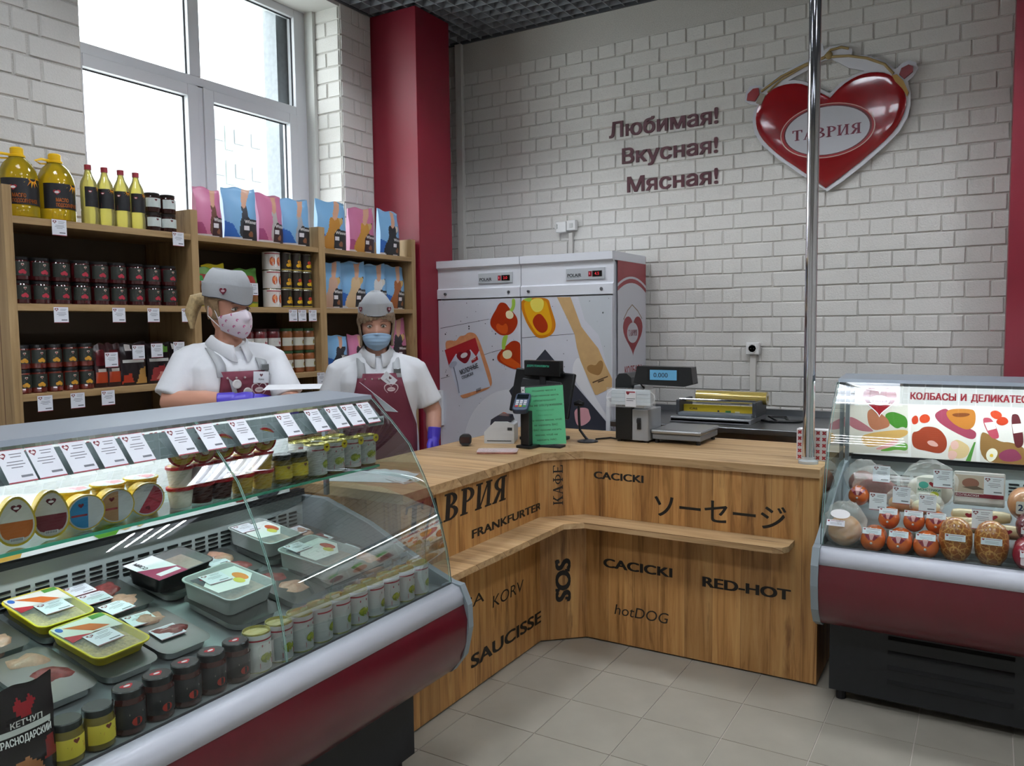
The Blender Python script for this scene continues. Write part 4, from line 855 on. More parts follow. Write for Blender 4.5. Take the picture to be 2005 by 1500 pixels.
# ---- price tags
def tag_mesh(w=.064, h=.07):
    m = MB(); m.prism([(-w / 2, 0), (w / 2, 0), (w / 2, h), (-w / 2, h)], 0, .0008, mat('#e4e7ee', .35), FRONT)
    q = .0011; k = w / .064
    m.poly([(-w / 2, 0), (w / 2, 0), (w / 2, .0025), (-w / 2, .0025)], '#8e2233', q, FRONT); m.poly([(-w / 2, h - .0012), (w / 2, h - .0012), (w / 2, h), (-w / 2, h)], '#8e2233', q, FRONT)
    m.poly([(-.02 * k + x, h - .013 + y) for x, y in heart2d(16, .017 * k, .014)], '#6e1423', q, FRONT); m.ell(-.02 * k, h - .012, .005 * k, .0028, '#ddd9da', q + .0002, FRONT, 10)
    for (x0, x1, z) in ((-.004, .024, .011), (-.004, .02, .017), (-.016, .02, .027), (-.02, .022, .033), (-.012, .014, .039), (.0, .026, .06)):
        m.poly([(x0 * k, h - z), (x1 * k, h - z), (x1 * k, h - z + (.0016 if z < .05 else .0045)), (x0 * k, h - z + (.0016 if z < .05 else .0045))], '#6a6d74', q, FRONT)
    return m
TAGM = tag_mesh().mesh('price_tag')
def ptag(label, loc, rz=R90, tilt=0, group='price tags', s=1.0, mesh=None):
    o = bpy.data.objects.new('price_tag', mesh or TAGM); COL.objects.link(o); o.location = loc; o.rotation_euler = (tilt, 0, rz); o.scale = (s, 1, s)
    return tag(o, label, 'price tag', group)
for i, y in enumerate((2.007, 2.603)): ptag('white price tag on the top shelf edge, ' + ('below the large oil bottles' if i == 0 else 'below the small stacked jars'), (-3.4985, y, 1.988))
for i, y in enumerate((1.995, 2.266, 2.446, 2.637)): ptag('white price tag below the jam jars on the middle shelf, %s from the left' % ORD[i], (-3.4985, y, 1.608))
for i, y in enumerate((1.905, 2.049, 2.193)): ptag('white price tag below the sauce jars on the lower shelf, %s from the left' % ORD[i], (-3.4985, y, 1.226))
for i, y in enumerate((3.355, 3.427, 3.512)): ptag('white price tag below the stacked cans, %s from the left' % ORD[i], (-3.4985, y, 1.609))
for i, y in enumerate((3.2, 3.567)): ptag('white price tag under the pale-labelled jars, ' + ('half hidden by the worker' if i == 0 else 'by the upright'), (-3.4985, y, 1.229))

# ---- sunflower oil
oil = liqmat('#efd33a'); oil2 = liqmat('#f2ea9a'); yel = mat('#e8b80c', .35)
def sunlabel(l, R, z0, z1, s=1.0):
    band(l, R, z0, z1, mat('#17181c', .4), 2.5)
    for k in range(9):
        a = -2.6 + k * .42; cx, cz = .028 * s, z1 + .004 * s
        wpoly(l, R, [(cx + .012 * s * math.cos(a - .3), cz + .012 * s * math.sin(a - .3)), (cx + .034 * s * math.cos(a), cz + .034 * s * math.sin(a)), (cx + .012 * s * math.cos(a + .3), cz + .012 * s * math.sin(a + .3))], mat(['#e8a91c', '#d98214'][k % 2], .4), .0012) if math.sin(a) < .2 else None
    wpoly(l, R, [(-.03 * s + x, z1 - .03 * s + y) for x, y in heart2d(16, .022 * s, .018 * s)], '#8e1822', .0013); wpoly(l, R, disc(-.03 * s, z1 - .029 * s, .007 * s, .004 * s), '#e6e2e2', .0016)
def oil_big():
    t = thing('oil_bottle', 'x', 'bottle'); R = .076
    MB().lathe([(R * .9, 0), (R, .008), (R, .05), (R * .97, .055), (R, .06), (R, .17), (R * .93, .2), (R * .72, .235), (R * .42, .258), (.024, .268), (.022, .275)], oil, 28).build('bottle_body', t)
    l = MB(); sunlabel(l, R, .055, .165, 1.35)
    f = lambda x, y, z: cmap(R)(x, y, .0014); l.text('МАСЛО', -.045, .085, .016, '#c86a1c', 0, None, .02, .05, fn=f).text('ПОДСОЛНЕЧНОЕ', -.045, .063, .016, '#c86a1c', 0, None, .02, .1, fn=f)
    l.build('label', t)
    c = MB().lathe([(.032, .262), (.032, .27), (.026, .273), (.026, .298), (.022, .303), (.002, .303)], yel, 20).build('cap', t)
    MB().tube([(-.02, 0, .27), (-.06, 0, .272), (-.085, .005, .262), (-.06, .01, .254), (-.02, .012, .258)], .004, yel, 6, flat=1.6).build('carry_handle', c)
    return t
p_ = oil_big(); row(p_, [(-3.6, 1.899, 2.055), (-3.6, 2.06, 2.055)], lambda i: 'large yellow-capped sunflower oil bottle, ' + ('left one on the top shelf' if i == 0 else 'right one on the top shelf'), 'large oil bottles', jit=.25)
def oil_small():
    t = thing('oil_bottle', 'x', 'bottle'); R = .036
    MB().lathe([(R * .92, 0), (R, .006), (R, .06), (R * .95, .068), (R, .076), (R, .175), (R * .9, .195), (R * .5, .225), (.013, .245), (.013, .252)], oil2, 20).build('bottle_body', t)
    l = MB(); sunlabel(l, R, .08, .17, .75); wpoly(l, R, [(-.03, .085), (.03, .085), (.03, .105), (-.03, .105)], '#8a2a1c', .001); l.build('label', t)
    MB().lathe([(.015, .25), (.015, .272), (.002, .273)], mat('#8e2a35', .4), 14).build('cap', t)
    return t
p_ = oil_small(); row(p_, [(-3.56, y, 2.055) for y in (2.187, 2.266, 2.347, 2.425)], lambda i: 'small sunflower oil bottle with dark label, %s from the left on the top shelf' % ORD[i], 'small oil bottles', jit=.3)
# ---- jars
def d_white(l, R): wpoly(l, R, [(x, .058 + y) for x, y in heart2d(14, .014, .012)], '#5b1a24'); wpoly(l, R, [(-.016, .03), (.016, .03), (.016, .034), (-.016, .034)], '#6aa060'); wpoly(l, R, [(-.016, .04), (.016, .04), (.016, .042), (-.016, .042)], '#888888')
p_ = jar('honey_jar', .041, .094, mat('#2b1410', .15, coat=.5), mat('#1b1512', .35), .016, (.024, .068, 2.4, mat('#c9d2cf', .5)), d_white)
row(p_, [(-3.57, 2.512, 2.055), (-3.57, 2.598, 2.055), (-3.57, 2.512, 2.149), (-3.57, 2.598, 2.149)], lambda i: 'small dark jar with pale label on the top shelf, %s' % ['lower left of four', 'lower right of four', 'upper left of four', 'upper right of four'][i], 'pale-labelled jars on the top shelf')
def d_jam(c):
    def f(l, R):
        wpoly(l, R, [(x, .066 + y) for x, y in heart2d(14, .013, .013)], '#cfc9b8'); wpoly(l, R, disc(0, .066, .004, .003), '#7d1524', .0014)
        wpoly(l, R, [(-.012, .05), (.012, .05), (.012, .052), (-.012, .052)], '#9a9c80')
        for x, z in ((-.008, .035), (.007, .034), (.0, .04)): wpoly(l, R, disc(x, z, .0085, .0075), c)
    return f
jamb = mat('#3a0d10', .12, coat=.6)
p_ = jar('jam_jar', .0415, .1, jamb, blackl, .014, (.02, .08, 2.3, dkg), d_jam('#a3283a'))
Y9 = [1.862, 1.948, 2.038, 2.13, 2.22, 2.309, 2.403, 2.494, 2.586]
row(p_, [(-3.57, y, 1.69 + k * .1) for k in (0, 1) for y in Y9], lambda i: 'dark red jam jar on the middle shelf, %s from the left in the %s row' % (ORD[i % 9], ['lower', 'upper'][i // 9]), 'jam jars on the middle shelf')
p_ = jar('sauce_jar', .0345, .105, mat('#5a1a10', .12, coat=.6), blackl, .016, (.024, .082, 2.4, dkg), d_jam('#c8902c'))
row(p_, [(-3.57, y, 1.305 + k * .105) for k in (0, 1) for y in (1.853, 1.92, 1.99, 2.062, 2.134)], lambda i: 'small dark sauce jar on the lower shelf, %s from the left in the %s row' % (ORD[i % 5], ['lower', 'upper'][i // 5]), 'sauce jars on the lower shelf')
def d_pale(l, R):
    wpoly(l, R, disc(.014, .052, .013, .014), '#8e2a35'); wpoly(l, R, disc(.014, .06, .009, .006), '#e6dfd4', .0014); wpoly(l, R, [(-.028, .055), (-.008, .055), (-.008, .058), (-.028, .058)], '#a08c8c')
p_ = jar('preserve_jar', .047, .132, mat('#4d0f12', .12, coat=.6), mat('#2b1214', .35), .016, (.03, .078, 2.6, mat('#c9c7c0', .5)), d_pale)
row(p_, [(-3.58, y, 1.305 + k * .132) for k in (0, 1) for y in (2.965, 3.068, 3.166, 3.264)], lambda i: 'tall dark red preserve jar, %s from the left in the %s row behind the workers' % (ORD[i % 4], ['lower', 'upper'][i // 4]), 'dark red preserve jars')
p_ = jar('pickle_jar', .0405, .132, mat('#7a4520', .12, coat=.6), mat('#2c4a2a', .35), .016, (.03, .078, 2.6, mat('#c9c7b8', .5)), lambda l, R: [wpoly(l, R, disc(.014, .05, .01, .012), '#8a7a3a'), wpoly(l, R, disc(.014, .06, .006, .005), '#5c2a1c', .0014)])
row(p_, [(-3.57, y, 1.305 + k * .132) for k in (0, 1) for y in (3.358, 3.446, 3.535)], lambda i: 'brown pickle jar with green lid, %s from the left in the %s row' % (ORD[i % 3], ['lower', 'upper'][i // 3]), 'brown jars with green lids')
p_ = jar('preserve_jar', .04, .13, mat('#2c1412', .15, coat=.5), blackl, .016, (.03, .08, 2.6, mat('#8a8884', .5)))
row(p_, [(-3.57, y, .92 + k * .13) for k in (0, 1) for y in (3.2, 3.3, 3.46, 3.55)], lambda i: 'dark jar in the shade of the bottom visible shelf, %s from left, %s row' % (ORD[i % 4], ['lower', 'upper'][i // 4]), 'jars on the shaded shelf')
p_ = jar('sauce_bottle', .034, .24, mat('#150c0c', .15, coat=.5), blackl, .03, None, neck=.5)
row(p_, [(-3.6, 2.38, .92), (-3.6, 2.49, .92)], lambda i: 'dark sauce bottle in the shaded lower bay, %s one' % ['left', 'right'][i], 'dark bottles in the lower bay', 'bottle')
# ---- cans
def d_saus(l, R):
    for x in (-.02, .022): wpoly(l, R, disc(x, .05, .016, .026), '#b8562c'); wpoly(l, R, disc(x, .056, .009, .012), '#d98a5c', .0013)
    wpoly(l, R, [(-.004, .018), (.004, .018), (.004, .085), (-.004, .085)], '#f0ece8'); band(l, R, .092, .097, mat('#9c2a35'), 2.6, off=.0009)
p_ = can('canned_meat', .05, .107, mat('#d9d4cf', .4), None, d_saus)
row(p_, [(-3.575, 3.27, 1.69 + k * .107) for k in range(3)], lambda i: 'white wide food can, %s of the stack' % ['lowest', 'middle one', 'topmost'][i], 'stack of white cans', jit=.2)
def d_fruit(a, b):
    def f(l, R):
        for x, z, r, c in ((-.008, .034, .013, a), (.01, .036, .014, a), (0, .055, .013, b)): wpoly(l, R, disc(x, z, r, r * .8), c)
        wpoly(l, R, [(-.004, .07), (.004, .07), (.002, .095), (-.002, .095)], '#3c4a22'); band(l, R, .006, .011, mat('#b9a03c'), 2.6, off=.0009)
    return f
pa = can('fruit_can', .0375, .107, mat('#241a12', .35), None, d_fruit('#d9a21c', '#c98a1c')); pb = can('fruit_can', .0375, .107, mat('#241a12', .35), None, d_fruit('#d9b01c', '#b5301c'))
sp_ = [(-3.565, y, 1.69 + k * .107) for k in range(3) for y in (3.366, 3.446, 3.526)]
lab = lambda i: 'dark fruit can, %s of three columns, %s' % (['left', 'middle', 'right'][i % 3], ['bottom row', 'middle row', 'top row'][i // 3])
idx = [0, 3, 6, 7]
row(pa, [sp_[i] for i in idx], lambda j: lab(idx[j]), 'dark fruit cans', jit=.08)
idb = [1, 2, 4, 5, 8]
row(pb, [sp_[i] for i in idb], lambda j: lab(idb[j]), 'dark fruit cans', jit=.08)

# ---- soft bags: front grid painted cell by cell
def inpoly(P, x, y):
    c = False; n = len(P)
    for i in range(n):
        x1, y1 = P[i]; x2, y2 = P[(i + 1) % n]
        if (y1 > y) != (y2 > y) and x < (x2 - x1) * (y - y1) / (y2 - y1) + x1: c = not c
    return c
def bag(name, w, h, d, base, side, shapes, seed=0, nu=40, nv=48, word=None, wordpos=None, cat='bag', wcol='#e9e7e4', glossy=.35, sticker=None, bottom=None):
    """shapes: list of (polygon in unit square, colour)"""
    r = random.Random(seed); t = thing(name, 'x', cat)
    ph = [r.uniform(0, 6) for _ in range(6)]; tw = r.uniform(-.25, .25)
    def surf(u, v, s):
        x = (u - .5) * w; k = math.sin(pi * min(max(v, 0), 1) ** .8) * .35 + .65 * (1 - v ** 2.2)
        e = (1 - abs(2 * u - 1) ** 3.2); y = s * d / 2 * max(.03, k * (.45 + .55 * e)) * (1 if v < .97 else .35)
        wr = .012 * w / .2 * (math.sin(9 * u + ph[0] + 5 * v) * .4 + math.sin(14 * v + ph[1] + 4 * u) * .35) * v
        lean = tw * .2 * d * v * v
        top = .02 * h * math.sin(3 * u * pi + ph[2]) * max(0, v - .8) / .2 + .05 * h * (u - .5) * math.sin(ph[3]) * v ** 4
        return (x * (1 - .04 * math.sin(pi * v)) + wr * .3, y + wr * s * .5 + lean, v * h + top)
    b = MB(); n = nu + 1
    V = [surf(i / nu, j / nv, -1) for j in range(nv + 1) for i in range(n)]
    by = {}
    for j in range(nv):
        for i in range(nu):
            u, v = (i + .5) / nu, (j + .5) / nv; c = base
            if bottom and v < .07: c = bottom
            for P, cc in shapes:
                if inpoly(P, u, v): c = cc
            by.setdefault(c, []).append((j * n + i, j * n + i + 1, (j + 1) * n + i + 1, (j + 1) * n + i))
    for c, fs in by.items():
        b.add(V, fs, mat(c, glossy), True)
    b.build('bag_front', t, ang=80)
    k = MB(); nb = 10
    VB = [surf(i / nb, j / 12, 1) for j in range(13) for i in range(nb + 1)]
    k.add(VB, [(j * 11 + i + 1, j * 11 + i, (j + 1) * 11 + i, (j + 1) * 11 + i + 1) for j in range(12) for i in range(nb)], mat(side, glossy), True)
    for s_ in (0, 1):
        A = [surf(s_, j / 12, -1) for j in range(13)]; B = [surf(s_, j / 12, 1) for j in range(13)]
        k.add(A + B, [(j, j + 1, 13 + j + 1, 13 + j) for j in range(12)], mat(side, glossy), True)
    k.add([surf(0, 0, -1), surf(1, 0, -1), surf(1, 0, 1), surf(0, 0, 1)], [(0, 1, 2, 3)], mat(side, glossy))
    k.build('bag_back', t, ang=80)
    def on(x, y, z): q = surf(x / w + .5, y / h, -1); return (q[0], q[1] - .0025 - z, q[2])
    if word:
        x, z, hh, ww = wordpos; MB().text(word, x * w, z * h, hh, wcol, 0, None, .025, ww, fn=on).build('lettering', t)
    if sticker:
        x, z = sticker; q = MB(); sw, sh = .034, .024
        q.add([on(x * w, z * h, .001), on(x * w + sw, z * h, .001), on(x * w + sw, z * h + sh, .001), on(x * w, z * h + sh, .001)], [(0, 1, 2, 3)], mat('#e8e4e8', .4)); q.build('price_sticker', t)
    return t
PINK, BLUE, SKIN = '#c9789a', '#7fb0d8', '#cf9f84'
ARM = ([(.62, 1), (.85, 1), (.66, .66), (.55, .60), (.50, .66)], SKIN)
PANEL = lambda c='#2a2426': ([(.5, .05), (1, .02), (1, .42), (.62, .43), (.5, .33)], c)
CAT = lambda c: (smoothpoly([(.42, .03), (.40, .3), (.5, .5), (.47, .66), (.54, .62), (.62, .63), (.68, .68), (.69, .56), (.66, .47), (.82, .3), (.9, .05)], 1), c)
DOG = lambda c: (smoothpoly([(.12, .02), (.14, .22), (.3, .4), (.36, .6), (.46, .68), (.6, .66), (.86, .68), (.9, .6), (.72, .5), (.66, .4), (.7, .2), (.66, .02)], 1), c)
NOSE = ([(.83, .64), (.9, .64), (.9, .69), (.84, .69)], '#1c1a1c'); FOOD = ([(.68, .1), (.75, .07), (.83, .1), (.82, .17), (.74, .19), (.68, .15)], '#8a5a3c')
def petbag(base, side, shapes, w, h, seed, wp=(.05, .33, .022, None)):
    return bag('pet_food_bag', w, h, .095, base, side, shapes, seed, word='Winner', wordpos=(wp[0], wp[1], .02, w * .42), sticker=(.02, .2), bottom='#d8d6da')
GRP = 'pet food bags on the shelves'
PB = [  # colour, animal, y centre, width, height, shelf z, label
    (PINK, CAT('#6b4a3c'), 2.850, .165, .26, 2.055, 'pink pet food bag with a brown cat, leftmost on the top shelf'),
    (BLUE, CAT('#3a3c42'), 3.058, .20, .29, 2.055, 'blue pet food bag with a black cat, second on the top shelf'),
    (PINK, CAT('#b9b4b0'), 3.27, .19, .28, 2.055, 'pink pet food bag with a grey striped cat on the top shelf'),
    (BLUE, CAT('#a9aab0'), 3.468, .195, .28, 2.055, 'blue pet food bag with a grey cat beside the middle upright'),
    (BLUE, DOG('#b9823a'), 3.77, .225, .305, 2.055, 'blue pet food bag with a tan dog on the right-hand top shelf'),
    (PINK, DOG('#c08a3c'), 4.05, .23, .295, 2.055, 'pink pet food bag with a tan dog on the right-hand top shelf'),
    (BLUE, DOG('#26262c'), 4.335, .21, .31, 2.055, 'blue pet food bag with a black dog at the right end of the top shelf'),
    (BLUE, DOG('#c4a08a'), 3.745, .19, .29, 1.69, 'light blue dog food bag, leftmost of four above the older worker'),
    (BLUE, DOG('#d2b48c'), 3.955, .21, .305, 1.69, 'light blue food bag with a cream dog, second of four above the older worker'),
    (BLUE, DOG('#e0dcd8'), 4.175, .21, .30, 1.69, 'light blue food bag with a white dog, third of four above the older worker'),
    (BLUE, DOG('#9a5c34'), 4.38, .19, .30, 1.69, 'light blue food bag with a brown dog, rightmost of four above the older worker'),
    (BLUE, DOG('#26262c'), 3.79, .17, .215, 1.305, 'small blue pet food bag left of the older worker'),
    (PINK, DOG('#3a3034'), 3.975, .15, .215, 1.305, 'small pink pet food bag just behind the older worker'),
    (PINK, DOG('#2b2b30'), 4.375, .2, .315, 1.305, 'tall pink dog food bag right of the older worker'),
]
for i, (c, an, y, w, h, z, lb) in enumerate(PB):
    arm = ARM; sh = [an, arm]
    if 'dog' in lb: sh += [NOSE, ([(.7, .66), (.86, .68), (.89, .6), (.74, .52)], '#d8cfc4' if 'black' in lb or 'white' in lb else '#c8a468')]
    sh += [PANEL('#3a2226' if c == PINK else '#2b2a2e'), FOOD]
    if c == BLUE: sh = [([(0, .07), (.42, .07), (.2, .3), (0, .36)], '#2f62ae')] + sh
    else: sh = [([(0, .07), (.3, .07), (.12, .3), (0, .3)], '#a04a74')] + sh
    t = petbag(c, '#9cc4e4' if c == BLUE else '#d996b4', sh, w, h, 20 + i)
    t.location = (-3.585, y, z); t.rotation_euler = (0, 0, R90 + random.Random(i).uniform(-.22, .05)); t['label'] = lb; t['group'] = GRP; t['category'] = 'pet food'
# green-yellow dry goods bags
for i, (y, w, h, c, lb) in enumerate(((2.80, .14, .21, '#5f8f3a', 'green dry-goods bag left of the younger worker on the shelf'), (2.93, .15, .235, '#c9b71c', 'yellow-topped dry-goods bag behind the younger worker'), (3.09, .17, .215, '#4f7f34', 'green and brown dry-goods bag right of the younger worker'))):
    t = bag('dry_goods_bag', w, h, .07, c, c, [([(0, .15), (1, .15), (1, .62), (0, .62)], '#8a5a30'), ([(.1, .62), (.9, .62), (.8, .82), (.2, .8)], '#8e2a20'), ([(0, 0), (1, 0), (1, .12), (0, .12)], '#b5b02c'), ([(.3, .66), (.5, .64), (.5, .78), (.32, .78)], '#2f8a3a')], 60 + i, 24, 28)
    t.location = (-3.59 if i != 1 else -3.66, y, 1.69); t.rotation_euler = (0, 0, R90 + (-.1, .0, .1)[i]); t['label'] = lb; t['category'] = 'bag'; t['group'] = 'dry goods bags'
ptag('white price tag on the green dry-goods bag beside the cap', (-3.535, 3.10, 1.755), R90, 0)
ptag('white price tag on the green bag at the left upright', (-3.535, 2.79, 1.755), R90, 0)
# dark sauce pouches on the lower shelf
for i, (y, w, kind) in enumerate(((2.206, .07, 0), (2.272, .07, 0), (2.372, .14, 1), (2.51, .13, 2), (2.62, .1, 1))):
    if kind == 0: sh = [([(.1, .5), (.9, .5), (.8, .85), (.2, .85)], '#4a1216'), ([(.1, .1), (.9, .1), (.9, .34), (.1, .34)], '#a33a1c'), ([(.2, .36), (.8, .36), (.8, .42), (.2, .42)], '#c9c4bc')]
    elif kind == 1: sh = [([(.1, .52), (.9, .52), (.9, .6), (.1, .6)], '#c9c9c4'), ([(.55, .03), (.7, .38), (.95, .42), (1, .03)], '#b58a4a'), ([(.05, .05), (.1, .25), (.35, .28), (.45, .08)], '#a3301c'), ([(.2, .8), (.45, .84), (.4, .96), (.22, .95)], '#d9d2cc')]
    else: sh = [([(.1, .52), (.9, .52), (.9, .6), (.1, .6)], '#c9c9c4'), ([(.1, .08), (.2, .38), (.7, .45), (.95, .1)], '#8a2a2c'), ([(.35, .12), (.5, .3), (.75, .25), (.7, .1)], '#c9877c'), ([(.6, .75), (.9, .75), (.9, .9), (.7, .92)], '#5f8f3a')]
    t = bag('sauce_pouch', w, .205, .05, '#1d1518' if kind else '#2a1012', '#1d1518', sh, 70 + i, 24, 28, glossy=.2)
    t.location = (-3.575, y, 1.305); t.rotation_euler = (0, 0, R90); t['category'] = 'pouch'; t['group'] = 'sauce pouches on the lower shelf'
    t['label'] = 'dark sauce pouch on the lower shelf, %s from the sauce jars' % ORD[i]
for i, (y, z) in enumerate(((2.235, 1.40), (2.375, 1.43), (2.475, 1.435), (2.6, 1.44))): ptag('white price tag standing against the dark pouches, %s from the left' % ORD[i], (-3.525, y, z))
# ================= goods in the left display case =================
SLOPE = math.atan(.1 / .56)
def deckz(x): return .70 + .1786 * (-1.697 - x)
def slope_T(x, y, up=0, rz=0): return Matrix.Translation((x, y, deckz(x) + up)) @ Matrix.Rotation(SLOPE, 4, 'Y') @ Matrix.Rotation(rz, 4, 'Z')
def put(o, T): o.matrix_world = T; return o
# tickets on the rail under the canopy (13 of them)
RT = Matrix.Rotation(-math.radians(42), 4, 'X')
for i, y in enumerate((.926, .992, 1.067, 1.143, 1.218, 1.345, 1.435, 1.548, 1.723, 1.843, 1.933, 2.008, 2.087)):
    o = ptag('white price tag under the canopy of the left display case, %s from the left' % ORD[i], (0, 0, 0), 0, 0, 'price tags under the left canopy')
    o.matrix_world = Matrix.Translation((-1.8, y, 1.2475)) @ Matrix.Rotation(R90, 4, 'Z') @ RT @ Matrix.Diagonal((.95, 1, 1.28, 1))
# steel pans with meat
def rr3(w, l, r, z, n=4): return [(x, y, z) for x, y in rrect(w, l, r, n)]
pan_m = mat('#7d7e7c', .28, .85)
def pan(w, l):
    t = thing('steel_pan', 'x', 'pan')
    MB().loft([rr3(w, l, .03, .03), rr3(w - .015, l - .015, .028, .03), rr3(w - .02, l - .02, .03, .006), rr3(w - .03, l - .03, .03, .004)], pan_m, True).build('pan_body', t)
    return t
mt_red = mat('#7a3a38', .35, bump=.6, bscale=60, var=.3); mt_pale = mat('#b58a76', .35, bump=.6, bscale=60, var=.2)
def meat(name, label, cat, x, y, s, m, seed, up=.006, rz=0, group=None, flat=.5):
    r = random.Random(seed); mb = MB(); n, k = 18, 10; vs = []; fs = []
    from mathutils import noise
    for j in range(k + 1):
        ph = -pi / 2 + pi * j / k
        for i in range(n):
            a = 2 * pi * i / n; d = Vector((math.cos(ph) * math.cos(a), math.cos(ph) * math.sin(a), math.sin(ph))); f = 1 + .35 * noise.noise(d * 1.7 + Vector((seed * 3.1, 0, 0)))
            vs.append((d.x * s[0] * f, d.y * s[1] * f, max(d.z * s[2] * f, -s[2] * flat) + s[2] * flat))
    for j in range(k):
        for i in range(n): fs.append((j * n + i, j * n + (i + 1) % n, (j + 1) * n + (i + 1) % n, (j + 1) * n + i))
    o = mb.add(vs, fs, m, True).build(name, ang=80); put(o, slope_T(x, y, up, rz)); return tag(o, label, cat, group)
PANS = [(-1.93, 1.31, 'between the yellow trays and the clear tubs'), (-2.155, 1.33, 'at the back by the yellow tray'), (-2.14, 1.72, 'behind the large clear tub'), (-1.915, 1.745, 'in the middle of the case'), (-2.14, 2.09, 'at the far back corner'), (-1.915, 2.09, 'at the far front corner'), (-1.93, .99, 'at the near front'), (-2.155, .98, 'at the near back'), (-1.93, 1.15, 'under the front yellow tray'), (-2.15, 1.147, 'under the rear yellow tray'), (-1.93, 1.545, 'under the tub before the black tray'), (-2.15, 1.525, 'under the black tray'), (-1.93, 1.92, 'under the tub above the cans'), (-2.155, 1.905, 'under the tub by the vent slots')]
pp_ = pan(.21, .15)
for i, (x, y, w) in enumerate(PANS):
    o = pp_ if i == 0 else dup(pp_); o['label'] = 'shallow steel pan on the sloping deck ' + w; o['group'] = 'steel pans in the left case'; put(o, slope_T(x + (.025 if x > -2 else 0), y, .001) @ Matrix.Diagonal((1.2 if x > -2 else 1, 1.2 if 1.5 < y < 1.6 else 1, 1, 1)))
    if i > 7: continue
    for k in range(2): meat('meat_piece', 'raw %s meat piece in the pan %s, %s' % (['pale', 'red'][(i + k) % 2], w, ['back', 'front'][k]), 'meat', x + (-.045, .045)[k], y + .01, (.045, .055, .022), (mt_pale, mt_red)[(i + k) % 2], i * 2 + k, .007, i, 'raw meat pieces')
# plastic tubs and trays
def tub(name, w, l, h, body, content, film=None, label=None, seed=0, rim=.012, inset=.03, cat='food tray'):
    t = thing(name, 'x', cat)
    MB().loft([rr3(w - inset, l - inset, .02, 0), rr3(w - .012, l - .012, .024, h - .004), rr3(w, l, .026, h - .003), rr3(w, l, .026, h), rr3(w - rim, l - rim, .022, h), rr3(w - inset, l - inset, .02, .004)], body, True).build('tray_body', t, ang=50)
    r = random.Random(seed); c = MB(); n = 14
    from mathutils import noise
    V = [((i / n - .5) * (w - inset - .004), (j / n - .5) * (l - inset - .004), h * .62 + .16 * h * noise.noise(Vector((i * .7, j * .7, seed))) * (0 if i in (0, n) or j in (0, n) else 1)) for j in range(n + 1) for i in range(n + 1)]
    c.add(V, [(j * (n + 1) + i, j * (n + 1) + i + 1, (j + 1) * (n + 1) + i + 1, (j + 1) * (n + 1) + i) for j in range(n) for i in range(n)], content, True); c.build('contents', t, ang=80)
    if film: MB().poly(rrect(w - .006, l - .006, .024), film, h + .0006).build('film_lid', t)
    if label: label(t, w, l, h + .0012)
    return t
def lab_yellow(t, w, l, z):
    m = MB(); m.poly([(-w * .46, -l * .44), (-w * .46, l * .44), (-w * .02, l * .44), (-w * .1, 0), (-w * .02, -l * .44)], '#dcd9d0', z); m.poly([(-w * .4, -l * .3), (-w * .3, l * .1), (-w * .12, l * .3), (-w * .12, -.0)], '#c8662a', z + .0003)
    m.poly([(-w * .2, -l * .44), (-w * .02, -l * .44), (-w * .08, -.01)], '#b5303a', z + .0004); m.poly([(-w * .46, l * .2), (-w * .36, l * .2), (-w * .36, l * .44), (-w * .46, l * .44)], '#4f8a3a', z + .0003); m.ell(-w * .38, -l * .36, .012, .008, '#2f62ae', z + .0004); m.build('paper_label', t)
def lab_black(t, w, l, z):
    m = MB(); m.poly([(-w * .5, -l * .5), (w * .5, -l * .5), (w * .5, -l * .02), (-w * .5, -l * .02)], '#dddde0', z); m.poly([(-w * .1, -l * .5), (w * .5, -l * .5), (w * .5, -l * .02), (w * .2, -l * .02)], '#8a2c4c', z + .0003); m.poly([(w * .24, -l * .4), (w * .38, -l * .4), (w * .38, -l * .06), (w * .24, -l * .06)], '#d8d4d6', z + .0006); m.text('МЯСО', 0, 0, .016, '#222226', z + .0007, TR(-w * .4, -l * .4, 0, rz=0), .02, .05); m.build('paper_label', t)
def lab_clear(c):
    def f(t, w, l, z):
        m = MB(); m.poly([(-w * .35, -l * .2), (-w * .1, -l * .42), (w * .2, -l * .42), (w * .28, l * .1), (w * .05, l * .42), (-w * .3, l * .42)], '#e2e4e0', z); m.ell(0, l * .22, .03, .018, c, z + .0003); m.ell(.02, l * .1, .02, .015, '#c9c04a', z + .0004); m.poly([(-w * .35, -l * .42), (-w * .08, -l * .42), (-w * .3, -l * .1)], '#3f444a', z + .0003)
        m.poly([(-w * .25 + a, -l * .3 + b) for a, b in heart2d(14, .014, .012)], '#a3283a', z + .0005); m.build('paper_label', t)
    return f
film = filmmat('#ffffff', .16)
ytm = mat('#d2c11e', .4); mince = mat('#b09a5c', .45, bump=.9, bscale=120, var=.35); clr = mat('#b4bbb8', .25); brown = mat('#8a7060', .5, bump=.5, bscale=60, var=.2)
o = tub('meat_tray', .205, .153, .03, ytm, mince, film, lab_yellow, 1); o['label'] = 'yellow foam meat tray under film, the rear one at the left'; o['group'] = 'yellow foam trays'; put(o, slope_T(-2.146, 1.144, .032))
o = tub('meat_tray', .212, .157, .03, ytm, mince, film, lab_yellow, 2); o['label'] = 'yellow foam meat tray under film, the front one at the left'; o['group'] = 'yellow foam trays'; put(o, slope_T(-1.931, 1.153, .032, .05))
o = tub('meat_tray', .15, .225, .05, mat('#0f1012', .3), brown, film, lab_black, 3); o['label'] = 'black plastic meat tray with a white and pink label'; put(o, slope_T(-2.146, 1.516, .033, .12))
